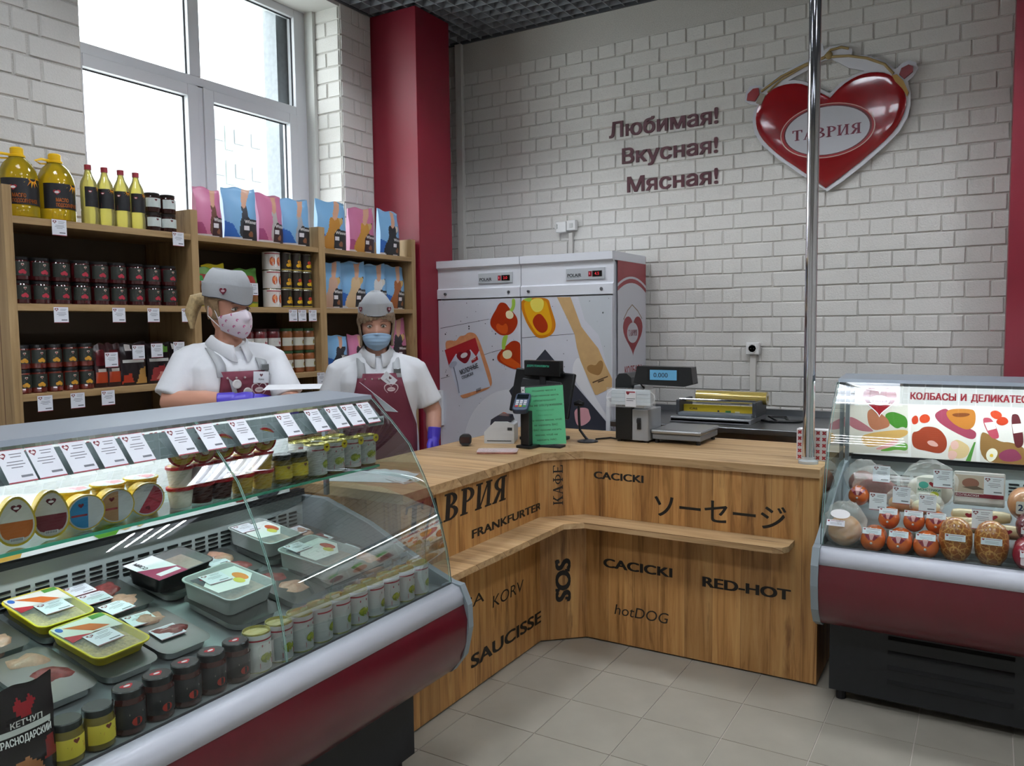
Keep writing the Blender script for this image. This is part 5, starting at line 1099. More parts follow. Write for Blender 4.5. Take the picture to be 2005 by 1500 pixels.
for i, (x, y, w, l, rz, c, lb) in enumerate(((-1.931, 1.555, .212, .192, .07, '#d9822c', 'clear plastic tub in front of the black tray'), (-2.165, 1.9, .21, .16, .06, '#b5502c', 'clear plastic tub at the back by the vent slots'), (-1.927, 1.925, .217, .2, .16, '#b5402c', 'clear plastic tub at the right above the cans'))):
    o = tub('meat_tub', w, l, .055, clr, mat('#a88a74', .5, bump=.5, bscale=60, var=.25), filmmat('#dfe6e6', .3), lab_clear(c), 4 + i); o['label'] = lb; o['group'] = 'clear plastic tubs'; put(o, slope_T(x, y, .033, rz))
# tickets lying on the meat
for i, (x, y, up) in enumerate(((-2.225, 1.279, .036), (-2.155, 1.285, .036), (-2.07, 1.295, .036), (-1.972, 1.299, .036), (-1.869, 1.308, .036), (-2.147, 1.69, .036), (-2.185, 2.09, .036), (-2.082, 2.1, .036), (-1.955, 2.1, .036), (-1.9, 1.15, .066), (-2.12, 1.15, .066), (-1.95, 1.53, .092), (-2.2, 1.86, .092), (-1.97, 1.88, .092))):
    o = ptag('white price tag lying over the meat, %s' % ['at the back left', 'second of the diagonal row', 'third of the diagonal row', 'fourth of the diagonal row', 'at the front of the diagonal row', 'beside the black tray', 'in the far back corner', 'second from the far back corner', 'third from the far back corner', 'on the front yellow tray', 'on the rear yellow tray', 'on the tub before the black tray', 'on the tub by the vent slots', 'on the tub above the cans'][i], (0, 0, 0), 0, 0, 'price tags on the meat')
    o.matrix_world = slope_T(x, y, up, R90 + random.uniform(-.1, .1)) @ Matrix.Rotation(-pi / 2, 4, 'X') @ Matrix.Translation((0, 0, -.03)) @ Matrix.Diagonal((1.15, 1, .95, 1))
# front row: mustard jars, dark sauce jars, green pea cans
def d_must(l, R): wpoly(l, R, [(x, .05 + y) for x, y in heart2d(14, .014, .012)], '#6b2a1c'); wpoly(l, R, [(-.012, .034), (.02, .03), (.022, .036), (-.01, .04)], '#b5562c'); wpoly(l, R, [(-.018, .04), (.016, .04), (.016, .042), (-.018, .042)], '#4a4420')
pj = jar('mustard_jar', .033, .09, mat('#6b5c1c', .15, coat=.5), mat('#1f2422', .3), .016, (.016, .058, 2.6, mat('#d8c23c', .45)), d_must)
row(pj, [(-1.63, .893, .681), (-1.63, .962, .681), (-1.885, 1.738, 1.0935), (-1.885, 1.806, 1.0935)], lambda i: ['mustard jar with yellow label at the near front of the case, left one', 'mustard jar with yellow label at the near front of the case, right one', 'mustard jar on the glass shelf beside the yellow cups', 'mustard jar on the glass shelf beside the pea cans'][i], 'mustard jars')
def d_ketch(l, R): wpoly(l, R, disc(0, .03, .012, .01), '#a3281c'); wpoly(l, R, [(-.016, .046), (.016, .046), (.016, .05), (-.016, .05)], '#9a9488')
pk = jar('sauce_jar', .035, .1, mat('#3a0f0c', .12, coat=.6), blackl, .018, (.016, .07, 2.6, mat('#17191c', .4)), d_ketch)
q = MB(); q.poly(heart2d(16, .03, .026), '#b5202c', .1004); q.ell(0, .002, .008, .0045, '#e6e2e2', .1007, None, 10); q.build('lid_print', pk)
row(pk, [(-1.635, 1.036 + i * .0745, .681) for i in range(5)], lambda i: 'dark sauce jar with a red heart on its lid, %s from the left' % ORD[i], 'dark sauce jars in the case front')
def d_pea(l, R):
    band(l, R, .084, .088, mat('#9c2a35'), 2.6, off=.0009)
    wpoly(l, R, disc(.004, .052, .024, .03, 14), '#c9cfc8', .0008); wpoly(l, R, disc(.006, .038, .02, .014, 10), '#8a9a2c', .0011)
    for x, z in ((-.006, .04), (.004, .045), (.014, .04), (.008, .034)): wpoly(l, R, disc(x, z, .006, .006, 8), '#a9b03c', .0014)
    wpoly(l, R, [(-.016, .012), (.026, .016), (.026, .03), (-.016, .026)], '#b5525c', .0016); wpoly(l, R, [(-.01, .068), (.016, .07), (.016, .076), (-.01, .074)], '#a33a4a', .0014)
pc = can('pea_can', .0365, .104, mat('#c9cbc8', .35), mat('#c3bd76', .25, .8), d_pea)
row(pc, [(-1.635, 1.402 + i * .0765, .681) for i in range(10)] + [(-1.885, y, 1.0935) for y in (1.885, 1.968, 2.05, 2.128)] + [(-1.97, y, 1.0935) for y in (1.9, 1.985, 2.068)], lambda i: 'green pea can in the case front, %s from the left' % ORD[i] if i < 10 else ('green pea can at the front of the glass shelf, %s from the left' % ORD[i - 10] if i < 14 else 'green pea can at the back of the glass shelf, %s from the left' % ORD[i - 14]), 'green pea cans', jit=.5)
for i, y in enumerate((1.885, 1.968, 2.05, 2.128)):
    o = MB().ell(0, 0, .014, .014, mat('#e3cf1c', .4), 0, FRONT, 16).poly([(x, y_) for x, y_ in heart2d(14, .012, .01)], '#6b4a1c', .0004, FRONT).build('round_sticker'); o.matrix_world = Matrix.Translation((-1.846, y + .014, 1.186)) @ Matrix.Rotation(R90, 4, 'Z'); tag(o, 'round yellow price sticker on the %s pea can of the glass shelf' % ORD[i], 'sticker', 'yellow stickers on the cans')
# dark pouch at the near front corner
t = bag('sauce_pouch', .13, .2, .05, '#1d1518', '#1d1518', [([(.15, .56), (.95, .56), (.95, .62), (.15, .62)], '#c9c9c4'), ([(.2, .02), (.25, .24), (.5, .3), (.72, .2), (.8, .02)], '#b5764a'), ([(.35, .04), (.4, .14), (.55, .14), (.58, .04)], '#d9c23c'), ([(.78, .2), (.82, .42), (.95, .42), (1, .2)], '#7a1c1c'), ([(.42, .72), (.36, .82), (.45, .88), (.55, .83), (.65, .88), (.72, .82), (.6, .68)], '#8e1822')], 91, 30, 36, 'КРАСНОДАРСКИЙ', (-.42, .47, .014, .11), 'pouch', glossy=.2)
MB().text('КЕТЧУП', -.03, .13, .012, '#d8d4d0', 0, TR(0, -.028, 0) @ FRONT, .02, .06).build('lettering', t)
t.location = (-1.625, .80, .681); t.rotation_euler = (0, 0, R90); t['label'] = 'dark ketchup pouch at the near front corner of the left display case'
# ================= glass shelf goods =================
SZ = 1.0935
def oval_tub(c1, c2, lb, y, tilt=.12):
    t = thing('pate_tub', lb, 'tub', (-1.865, y, SZ), R90 - .25, 'oval pate tubs')
    def egg(k, yy): return [((.039 * k) * math.sin(a) * (1 - .22 * math.cos(a)), yy, .06 + (.058 * k) * math.cos(a)) for a in (2 * pi * i / 28 for i in range(28))]
    R_ = Matrix.Translation((0, 0, .0)) @ Matrix.Rotation(tilt, 4, 'X')
    MB().loft([egg(1, -.004)[::-1], egg(1, .004)[::-1], egg(.93, .006)[::-1], egg(.8, .045)[::-1]], mat('#cdb23c', .3), True, R_).build('tub_body', t)
    l = MB(); l.poly([(x, z) for x, _, z in egg(.9, 0)], mat(c1, .3), 0, R_ @ frame((0, -.0046, 0), (1, 0, 0), (0, 0, 1)))
    T = R_ @ frame((0, -.005, 0), (1, 0, 0), (0, 0, 1))
    l.poly([(x, max(.02, min(z, .062))) for x, _, z in egg(.82, 0) if z < .068], mat(c2, .35), 0, T); l.poly([(x, .09 + z) for x, z in heart2d(16, .022, .018)], '#5b1420', .0003, T); l.ell(0, .091, .006, .003, '#e6e2e2', .0005, T, 10)
    l.poly([(-.014, .014), (.014, .014), (.014, .022), (-.014, .022)], '#dddddd', .0004, T)
    for k in range(9): l.poly([(-.012 + k * .0027, .015), (-.0108 + k * .0027, .015), (-.0108 + k * .0027, .021), (-.012 + k * .0027, .021)], '#222222', .0006, T)
    l.build('lid_print', t); return t
oval_tub('#d2cfc4', '#b5642c', 'oval yellow pate tub with an orange label, leftmost on the glass shelf', .935)
oval_tub('#c9c4bc', '#6b2430', 'oval pate tub with a maroon label, second on the glass shelf', 1.012)
def round_tub(c, lb, y, rx=.09, roll=0):
    t = thing('spread_tub', lb, 'tub', (-1.868, y, SZ), R90 - .2, 'round spread tubs'); R_ = Matrix.Rotation(rx, 4, 'X') @ Matrix.Translation((0, 0, .045)) @ Matrix.Rotation(pi / 2, 4, 'X')
    MB().lathe([(.034, -.05), (.041, -.003), (.044, -.002), (.044, .003), (.04, .003)], mat('#cfae2c', .3), 28, R_).build('tub_body', t)
    l = MB(); l.ell(0, 0, .041, .041, mat('#c9ccd0', .35), .0034, R_, 30); l.poly([(x, y_) for x, y_ in disc(0, 0, .038, .038, 30) if x < .004], mat(c, .35), .0037, R_ @ Matrix.Rotation(roll, 4, 'Z')); T = R_ @ Matrix.Rotation(roll, 4, 'Z')
    l.poly([(-.012 + x, .018 + z) for x, z in heart2d(14, .014, .012)], '#6b1423', .004, T); l.poly([(-.034, -.008), (.002, -.008), (.002, -.003), (-.034, -.003)], '#8e2a35', .004, T); l.build('lid_print', t)
for i, (c, y, ro) in enumerate((('#2f82b8', 1.098, 0), ('#a8805c', 1.176, 0), ('#a83a4a', 1.262, 2.6))): round_tub(c, 'round tub standing on its edge with a %s lid print on the glass shelf' % ['blue', 'tan', 'red'][i], y, roll=ro)
pt = thing('spread_tub', 'x', 'tub'); MB().lathe([(.034, 0), (.041, .034), (.044, .036), (.044, .041), (.002, .041)], mat('#cfae2c', .3), 26).build('tub_body', pt); MB().ell(0, 0, .041, .041, mat('#c3d6d6', .3), .0414, None, 26).poly([(.0, -.03), (.03, -.02), (.036, .01), (.0, .03)], '#c98a8e', .0417).build('lid_print', pt)
row(pt, [(-1.975, y, SZ + k * .042) for y in (1.13, 1.225, 1.32) for k in (0, 1)], lambda i: 'round spread tub lying flat, %s in the %s stack on the glass shelf' % (['lower', 'upper'][i % 2], ['left', 'middle', 'right'][i // 2]), 'stacked round spread tubs')
# salad cups: stacks of two with one lying on top
def cup(c):
    t = thing('salad_cup', 'x', 'cup'); MB().lathe([(.027, 0), (.034, .048), (.034, .05)], mat(c, .3), 24).build('cup_body', t)
    MB().lathe([(.0345, .047), (.0365, .048), (.0365, .055), (.034, .056), (.002, .056)], mat('#b5242c', .3), 24).build('lid', t); l = MB(); l.ell(0, 0, .031, .031, mat('#c9a83c', .35), .0564, None, 22); l.ell(.004, .004, .019, .021, '#a83a2c', .0567, None, 14); l.ell(.006, -.006, .01, .008, '#dedcd4', .057, None, 10); l.ell(-.012, .006, .008, .006, '#6b7a2c', .057, None, 10); l.build('lid_print', t); return t
CUP = {'white': '#d8d4c6', 'brown': '#4a2a26', 'mustard': '#c9a84a'}
cols = [('white', 1.375), ('brown', 1.442), ('brown', 1.508), ('mustard', 1.585), ('mustard', 1.66)]
pc_ = {k: cup(v) for k, v in CUP.items()}
for i, (k, y) in enumerate(cols):
    row(pc_[k], [(-1.885, y, SZ), (-1.885, y, SZ + .0565)], lambda j: '%s salad cup with red lid, %s of the %s stack on the glass shelf' % (k, ['bottom', 'middle'][j], ORD[i]), 'salad cups on the glass shelf')
    if i < 4 or True:
        o = dup(pc_[k]); o['label'] = '%s salad cup lying on its side on top of the %s stack' % (k, ORD[i]); o['group'] = 'salad cups on the glass shelf'
        o.rotation_euler = (0, 0, 0); o.location = (0, 0, 0); o.matrix_world = Matrix.Translation((-1.905, y + .006, SZ + .113 + .0365)) @ Matrix.Rotation(R90 - .35, 4, 'Z') @ Matrix.Rotation(pi / 2, 4, 'X')
# ================= goods in the right display case =================
def deck2(y): return .695 + .1786 * (y - 3.40)
RG = 'sausage products in the right case'
orange = mat('#c4602c', .22, coat=.4, var=.15, bscale=18); pinkc = mat('#c99a98', .35)
def chub(lb, x, y, z, s=1.0, c=orange, label_c='#c9a6a6'):
    t = thing('sausage_chub', lb, 'sausage', (x, y, z), 0, 'orange sausage chubs'); r = .043 * s
    prof = [(.004, -.062), (.012, -.058), (.03, -.05), (.041, -.03), (.043, -.005), (.043, .06), (.034, .08), (.006, .09)]
    T = Matrix.Translation((0, 0, r)) @ Matrix.Rotation(-pi / 2, 4, 'X')
    MB().lathe([(a * s, b * s) for a, b in prof], c, 22, T).build('casing', t, ang=70)
    MB().lathe([(.002, -.067), (.005, -.064), (.003, -.058)], mat('#b9b4ae', .3, .5), 8, T).build('end_clip', t)
    l = MB()
    for a0 in (-.5, .5):
        V = [T @ Vector((rr_ * s * 1.012 * math.sin(a0 + da), -rr_ * s * 1.012 * math.cos(a0 + da) * -1 * -1, zz * s)) for rr_, zz in ((.012, -.059), (.03, -.0512), (.0414, -.0305), (.0434, -.0)) for da in (-.28, .28)]
        l.add(V, [(0, 1, 3, 2), (2, 3, 5, 4), (4, 5, 7, 6)], mat('#7d1c2c', .3)); 
    V = [T @ Vector((rr_ * s * 1.014 * math.sin(da), -rr_ * s * 1.014 * math.cos(da), zz * s)) for rr_, zz in ((.012, -.0595), (.03, -.0516), (.0416, -.031), (.0436, .01)) for da in (-.3, .3)]
    l.add(V, [(0, 1, 3, 2), (2, 3, 5, 4), (4, 5, 7, 6)], pinkc); l.build('band_label', t)
    return t
STRIP = tag_mesh(.066, .024); 
def strip_mesh():
    m = MB(); w, h = .066, .024; m.prism([(-w / 2, 0), (w / 2, 0), (w / 2, h), (-w / 2, h)], 0, .0008, mat('#e4e7ee', .35), FRONT); m.poly([(-.026 + x, h - .006 + y) for x, y in heart2d(14, .009, .007)], '#8e2233', .0011, FRONT); m.poly([(-.018, h - .005), (.028, h - .005), (.028, h - .0035), (-.018, h - .0035)], '#9a5a64', .0011, FRONT)
    for z in (.006, .011): m.poly([(-.02, z), (.022, z), (.022, z + .0013), (-.02, z + .0013)], '#8a8d94', .0011, FRONT)
    return m.mesh('price_strip')
STM = strip_mesh()
def pstrip(lb, x, y, z, tilt=-.5, rz=0): return ptag(lb, (x, y, z), rz, tilt, 'price strips in the right case', mesh=STM)
for i, x in enumerate((-.368, -.275, -.184)):
    chub('orange sausage chub in the front row, %s from the left' % ORD[i], x, 3.335, .682, 1.03); pstrip('white price strip on the %s front orange chub' % ORD[i], x, 3.288, .757)
for i, x in enumerate((-.326, -.236, -.158)):
    chub('orange sausage chub in the second row, %s from the left' % ORD[i], x, 3.47, .745, .9); pstrip('white price strip on the %s second-row orange chub' % ORD[i], x, 3.43, .81)
chub('orange sausage chub at the back left behind the bagged loaf', -.455, 3.6, .80, .95)
net = mat('#c98a3a', .3)
def netham():
    m = bpy.data.materials.new('netted_ham'); m.use_nodes = True; nt = m.node_tree; b = nt.nodes['Principled BSDF']; b.inputs['Roughness'].default_value = .3; b.inputs['Coat Weight'].default_value = .3
    tc = nt.nodes.new('ShaderNodeTexCoord'); v = nt.nodes.new('ShaderNodeTexVoronoi'); v.feature = 'DISTANCE_TO_EDGE'; v.inputs['Scale'].default_value = 46; n = nt.nodes.new('ShaderNodeTexNoise'); n.inputs['Scale'].default_value = 20
    ad = nt.nodes.new('ShaderNodeMixRGB'); ad.inputs[0].default_value = .012; nt.links.new(tc.outputs['Object'], ad.inputs[1]); nt.links.new(n.outputs['Color'], ad.inputs[2]); nt.links.new(ad.outputs[0], v.inputs['Vector'])
    r = nt.nodes.new('ShaderNodeValToRGB'); r.color_ramp.elements[0].color = lin('#c89250'); r.color_ramp.elements[0].position = .03; r.color_ramp.elements[1].color = lin('#94531f'); r.color_ramp.elements[1].position = .09; nt.links.new(v.outputs['Distance'], r.inputs['Fac']); nt.links.new(r.outputs[0], b.inputs['Base Color']); return m
nh = netham()
for i, x in enumerate((-.088, .026)):
    t = thing('netted_ham', 'golden netted ham standing on end, %s one' % ['left', 'right'][i], 'ham', (x, 3.345, .682), 0, 'golden netted hams')
    MB().lathe([(.01, 0), (.034, .006), (.05, .03), (.056, .07), (.054, .11), (.042, .142), (.02, .158), (.003, .161)], nh, 24).build('ham_body', t); pstrip('white price strip on the %s golden ham' % ['left', 'right'][i], x, 3.286, .768, -.1)
# bagged loaf-shaped sausage at the left
t = thing('bagged_bologna', 'pale bologna in a crumpled clear bag at the left of the right case', 'sausage', (-.475, 3.36, .682))
MB().sph((0, 0, .062), (.062, .085, .06), mat('#c08a58', .35, var=.12, bscale=10), 20, 12).build('bologna', t)
from mathutils import noise
def crumple(c, r, seed, n=26, k=16, amp=.16):
    mb = MB(); vs = []; fs = []
    for j in range(k + 1):
        ph = -pi / 2 + pi * j / k
        for i in range(n):
            a = 2 * pi * i / n; d = Vector((math.cos(ph) * math.cos(a), math.cos(ph) * math.sin(a), math.sin(ph))); f = 1 + amp * noise.noise(d * 3.3 + Vector((seed, 0, 0))) + amp * .5 * noise.noise(d * 8 + Vector((0, seed, 0))); vs.append((c[0] + d.x * r[0] * f, c[1] + d.y * r[1] * f, max(c[2] + d.z * r[2] * f, .001)))
    for j in range(k):
        for i in range(n): fs.append((j * n + i, j * n + (i + 1) % n, (j + 1) * n + (i + 1) % n, (j + 1) * n + i))
    return mb.add(vs, fs, filmmat('#f4f2ee', .22), False)
crumple((0, 0, .085), (.078, .095, .095), 3).build('clear_bag', t)
MB().ell(0, 0, .036, .019, '#e6e4e4', 0, TR(-.005, -.086, .145, rx=1.0), 20).build('round_label', t); pstrip('white price strip on the bagged bologna', -.495, 3.262, .78, -.4)
# film bags, packs and long sausages behind
def filmpack(lb, x, y, z, w, h, content, seed, print_=None, depth=.07):
    t = thing('film_pack', lb, 'food pack', (x, y, z), 0, RG); mb = MB(); r = random.Random(seed)
    MB().sph((0, .0, h * .36), (w * .4, depth * .4, h * .34), content, 16, 10).build('contents', t)
    crumple((0, 0, h * .5), (w * .5, depth * .55, h * .5), seed, amp=.12).build('clear_bag', t)
    if print_:
        p = MB(); print_(p, w, h, frame((0, -depth * .6, 0), (1, 0, 0), (0, 0, 1))); p.build('pack_label', t)
    return t
filmpack('minced red meat in a clear bag, upper left of the right case', -.385, 3.62, .80, .2, .17, mt_red, 11)
def monst(p, w, h, T):
    p.poly(rrect(.09, .1, .008, 4, 0, h * .42), '#d8dcd4', 0, T); p.ell(-.02, h * .52, .018, .014, '#4fae9c', .0006, T); p.ell(.02, h * .34, .016, .012, '#c9cf3c', .0006, T); p.poly([(.012 + x, h * .54 + y) for x, y in heart2d(16, .026, .022)], '#8e1822', .0007, T); p.text('МОНСТРИКИ', -.04, h * .40, .010, '#2f7a5c', .001, T, .025, .08)
filmpack('clear bag pack with a white and green cartoon label in the right case', -.195, 3.66, .80, .21, .2, mat('#d6d2c4', .4), 12, monst)
filmpack('small clear pack of rolls under the cartoon pack', -.29, 3.56, .795, .12, .1, mat('#c2a276', .4, var=.2, bscale=30), 13)
filmpack('clear pack with a pale label behind the orange chubs', -.20, 3.53, .80, .13, .09, mat('#d2cfae', .4), 14)
filmpack('crumpled clear bag of sausage at the rear left of the right case', -.46, 3.76, .80, .15, .17, mat('#8a4a40', .4), 15)
t = thing('boxed_pack', 'flat clear-lidded pack with a photo label above the hams', 'food pack', (-.02, 3.66, .83), 0, RG); Tk = Matrix.Rotation(-.25, 4, 'X')
MB().box((-.09, 0, 0), (.09, .035, .135), mat('#cfc9c2', .3, 0, .3), Tk).build('tray', t, bevel=.006)
p = MB(); T = Tk @ frame((0, -.0015, 0), (1, 0, 0), (0, 0, 1)); p.poly([(-.085, .012), (.085, .012), (.085, .125), (-.085, .125)], '#d9d2cc', 0, T); p.poly([(-.085, .05), (.085, .05), (.085, .12), (-.085, .12)], '#b5a592', .0003, T); p.poly([(-.085, .032), (.085, .032), (.085, .046), (-.085, .046)], '#7d1c30', .0005, T); p.ell(-.03, .088, .03, .02, '#8a5a48', .0006, T); p.ell(.035, .085, .022, .024, '#c2a08a', .0006, T); p.poly([(-.06, .07), (-.02, .062), (.02, .066), (-.01, .078)], '#5a4a3a', .0007, T); p.text('КОЛБАСКИ', -.08, .035, .008, '#e6dcdc', .0008, T, .02, .08); p.build('pack_label', t)
pale = mat('#b9a684', .35, var=.08, bscale=20)
for i, (x, y, z, a, l) in enumerate(((-.01, 3.50, .80, .05, .19), (.04, 3.44, .765, -.08, .2), (-.05, 3.46, .775, .2, .15), (.07, 3.49, .745, .1, .16))):
    t = thing('long_sausage', 'pale long sausage with small heart prints, %s of the heap' % ['topmost', 'front one', 'left one', 'lowest'][i], 'sausage', (x, y, z), a, 'pale long sausages')
    MB().lathe([(.004, -l / 2 - .006), (.018, -l / 2), (.023, -l / 2 + .02), (.023, l / 2 - .02), (.018, l / 2), (.004, l / 2 + .006)], pale, 16, TR(0, 0, .024, ry=pi / 2)).build('casing', t)
    q = MB()
    for dx in (-.04, .04): q.poly([(dx + x_, .026 + y_) for x_, y_ in heart2d(16, .028, .02)], '#8e2233', 0, frame((0, -.0236, 0), (1, 0, 0), (0, 0, 1)))
    q.build('heart_print', t)
def bologna(lb, x, y, z, r, l, c, lab_c, txt=None):
    t = thing('bologna', lb, 'sausage', (x, y, z), 0, RG); MB().lathe([(.006, -l * .5), (r * .6, -l * .46), (r * .95, -l * .3), (r, 0), (r * .95, l * .3), (r * .6, l * .46), (.006, l * .5)], c, 22, TR(0, 0, r, rx=-pi / 2)).build('casing', t, ang=70)
    q = MB(); T = frame((0, -l * .5 + .002, r), (1, 0, 0), (0, 0, 1)); q.poly(rrect(r * 1.1, r * .8, .006), lab_c, 0, TR(0, -.006, 0) @ T)
    if txt: q.text(txt, -r * .42, -r * .18, r * .4, '#1f3050', .0006, TR(0, -.006, 0) @ T, .03)
    q.build('casing_label', t)
bologna('thick beige bologna with a numbered label at the right edge', .135, 3.58, .81, .06, .16, mat('#a8744e', .3, coat=.3), '#d8d4cc', '2-й')
bologna('dark maroon bologna at the right edge, upper one', .15, 3.46, .76, .05, .16, mat('#5c1626', .25, coat=.4), '#cfa6ae')
bologna('red bologna with white branches printed, lower right corner', .145, 3.34, .682, .056, .16, mat('#8a1c30', .25, coat=.4), '#d8ccd0')
for i, x in enumerate((.3, .45, .6, .75)):
    bologna('beige bologna beyond the right edge of the picture, %s' % ORD[i], x, 3.38, .69, .055, .2, mat(['#a8744e', '#8a3a30', '#b5603a', '#6b2430'][i], .3, coat=.3), '#d8d4cc')
for i, (x, z) in enumerate(((.15, .80), (.145, .745))): pstrip('white price strip on the %s bologna at the right edge' % ['maroon', 'red'][i], x, 3.372 if i == 0 else 3.252, z, -.1)
for i, (x, y, z, s) in enumerate(((-.365, 3.53, .915, 1), (-.145, 3.58, .905, 1.05), (.03, 3.612, .885, 1.05), (-.285, 3.48, .845, 1), (-.368, 3.46, .815, 1), (-.19, 3.45, .83, .95), (-.005, 3.40, .795, 1.05))):
    ptag('white price tag in the right case, %s' % ['on the minced meat', 'on the cartoon pack', 'on the photo-label pack', 'on the pack of rolls', 'left among the chubs', 'centre among the chubs', 'on the pale long sausages'][i], (x, y, z), random.uniform(-.08, .08), -.2, 'price tags in the right case', s)
# ================= things on the counter and the steel table =================
CZ = .9515
blk = mat('#121315', .35); blk2 = mat('#1c1e22', .5); gry = mat('#9a9da0', .4); lgr = mat('#c6c9cc', .4)
# till monitor seen from behind, with customer display
t = thing('till_monitor', 'black till monitor with a customer display on top, seen from behind', 'monitor', (-2.06, 3.78, CZ), math.radians(-8))
Tm = Matrix.Translation((-.02, 0, .25)) @ Matrix.Rotation(-.22, 4, 'X') @ Matrix.Rotation(.06, 4, 'Y')
MB().box((-.2, -.012, -.12), (.2, .012, .125), blk, Tm).build('screen_housing', t, bevel=.008)
MB().box((-.13, -.03, -.08), (.13, -.012, .07), blk2, Tm).build('rear_cover', t, bevel=.006)
MB().box((-.19, .0121, -.11), (.19, .0125, .115), mat('#05070a', .1), Tm).build('screen', t)
MB().prism([(-.05, 0), (.05, 0), (.035, .2), (-.035, .2)], -.015, .015, blk2, FRONT).build('stand_neck', t)
MB().box((-.11, -.09, 0), (.11, .08, .018), blk2).build('stand_base', t, bevel=.005)
d_ = MB().box((-.118, -.03, .345), (.122, .005, .43), mat('#0b0c0e', .25)).build('customer_display', t, bevel=.004)
MB().text('ДОБРО ПОЖАЛОВАТЬ!', -.098, .395, .011, mat('#3fae8c', .4, emit=.25), .0006, frame((0, -.03, 0), (1, 0, 0), (0, 0, 1)), .0, .15).build('display_text', d_)
MB().box((-.02, -.02, .3), (.02, .0, .346), blk2).build('display_post', d_)
# receipt printer
t = thing('receipt_printer', 'small white and black receipt printer on the counter', 'printer', (-2.235, 3.6, CZ), math.radians(22))
MB().prism([(-.075, 0), (.085, 0), (.085, .1), (.05, .115), (-.02, .115), (-.075, .06)], -.07, .07, mat('#cfd1d2', .35), FRONT @ Matrix.Rotation(0, 4, 'Z')).build('housing', t, bevel=.008)
MB().prism([(-.045, .095), (.07, .112), (.06, .142), (.0, .148), (-.04, .125)], -.055, .055, mat('#23222e', .25), FRONT).build('paper_lid', t, bevel=.006)
MB().box((-.06, -.0715, .012), (.07, -.07, .016), blk2).build('grille_line', t); MB().box((.05, -.0715, .07), (.075, -.07, .085), blk2).build('button', t)
# hand scanner lying by the printer
t = thing('barcode_scanner', 'black handheld barcode scanner lying beside the receipt printer', 'scanner', (-2.33, 3.42, CZ), .4)
MB().loft([[(x, -.05, .033 + z) for x, z in rrect(.06, .055, .02)], [(x, -.02, .033 + z) for x, z in rrect(.058, .058, .02)], [(x, .03, .03 + z) for x, z in rrect(.04, .04, .015)]], blk2, True).build('head', t)
MB().tube([(0, .02, .03), (-.02, .06, .02), (-.05, .09, .014)], [.016, .015, .013], blk2, 10).build('grip', t); MB().box((-.024, -.052, .018), (.024, -.0505, .048), mat('#2a0d10', .1)).build('scan_window', t)
# card terminal on a pillar
t = thing('card_terminal', 'dark blue card terminal tilted on a black pillar stand', 'card terminal', (-2.0, 3.47, CZ), math.radians(-5))
MB().box((-.045, -.03, 0), (.045, .06, .015), blk).build('stand_base', t, bevel=.004); MB().box((-.026, -.015, .015), (.026, .02, .19), blk).build('pillar', t, bevel=.004)
Tt = Matrix.Translation((-.02, -.005, .215)) @ Matrix.Rotation(math.radians(25), 4, 'Z') @ Matrix.Rotation(math.radians(28), 4, 'X')
b_ = MB().loft([[(x, y, z) for x, y in rrect(.078, .155, .02)] for z in (0, .028)] , mat('#24344a', .35), True, Tt).build('terminal_body', t, bevel=.004)
MB().box((-.03, .02, .0281), (.03, .062, .0286), mat('#0c1418', .1), Tt).build('screen', b_)
for j in range(4):
    for i in range(3): MB().cbox((-.02 + i * .02, -.0 - j * .016, .0295), (.014, .010, .003), ['#b5362c', '#c9b02c', '#2f8a3a'][i] if j == 3 else '#c3c6ca', Tt).build('key', b_)
# green notice in a punched sleeve
t = thing('notice', 'green printed mask notice in a clear punched sleeve on the counter', 'notice', (-1.93, 3.545, CZ), math.radians(5))
Tn = Matrix.Rotation(-.09, 4, 'X') @ Matrix.Rotation(math.radians(-5.5), 4, 'Y') @ Matrix.Translation((.01, 0, .012)); Tf = Tn @ FRONT
MB().box((-.105, -.0015, 0), (.105, 0, .297), mat('#4fbf86', .5), Tn).build('paper', t)
MB().poly([(-.128, -.006), (.108, -.006), (.108, .303), (-.128, .303)], filmmat('#ffffff', .06), .0032, Tf).build('sleeve', t)
s_ = MB().poly([(-.128, -.006), (-.108, -.006), (-.108, .303), (-.128, .303)], mat('#d8dadc', .4), .0018, Tf)
for k in range(11): s_.ell(-.118, .01 + k * .0275, .0035, .0045, '#3a3d40', .0022, Tf, 10)
s_.build('punched_strip', t)
LN = ['Ношение маски в', 'общественном месте', 'обязательно!!!', 'Мы не обслуживаем', 'покупателей', 'без масок', 'Мы носим маски, чтоб', 'не заразить ВАС', 'и ВАС просим носить', 'маски, чтоб не', 'заразить НАС.']
q = MB()
for k, s in enumerate(LN):
    big = k == 3; dim = k in (4, 5); w_ = min(.19, len(s) * (.0112 if big else .0088))
    q.text(s, 0, .272 - k * .0252, .0125 if big else .0098, '#2f8a60' if dim else '#12351f', .002, Tf, .012 if not dim else 0, w_, 'c')
q.build('lettering', t)
MB().box((-.08, -.02, 0), (.09, .05, .010), blk2).build('stand_foot', t); MB().prism([(0, .0), (.045, .0), (.012, .16)], -.05, .05, blk2, Matrix(((0, 0, 1, 0), (1, 0, 0, .004), (0, 1, 0, .01), (0, 0, 0, 1)))).build('stand_support', t)
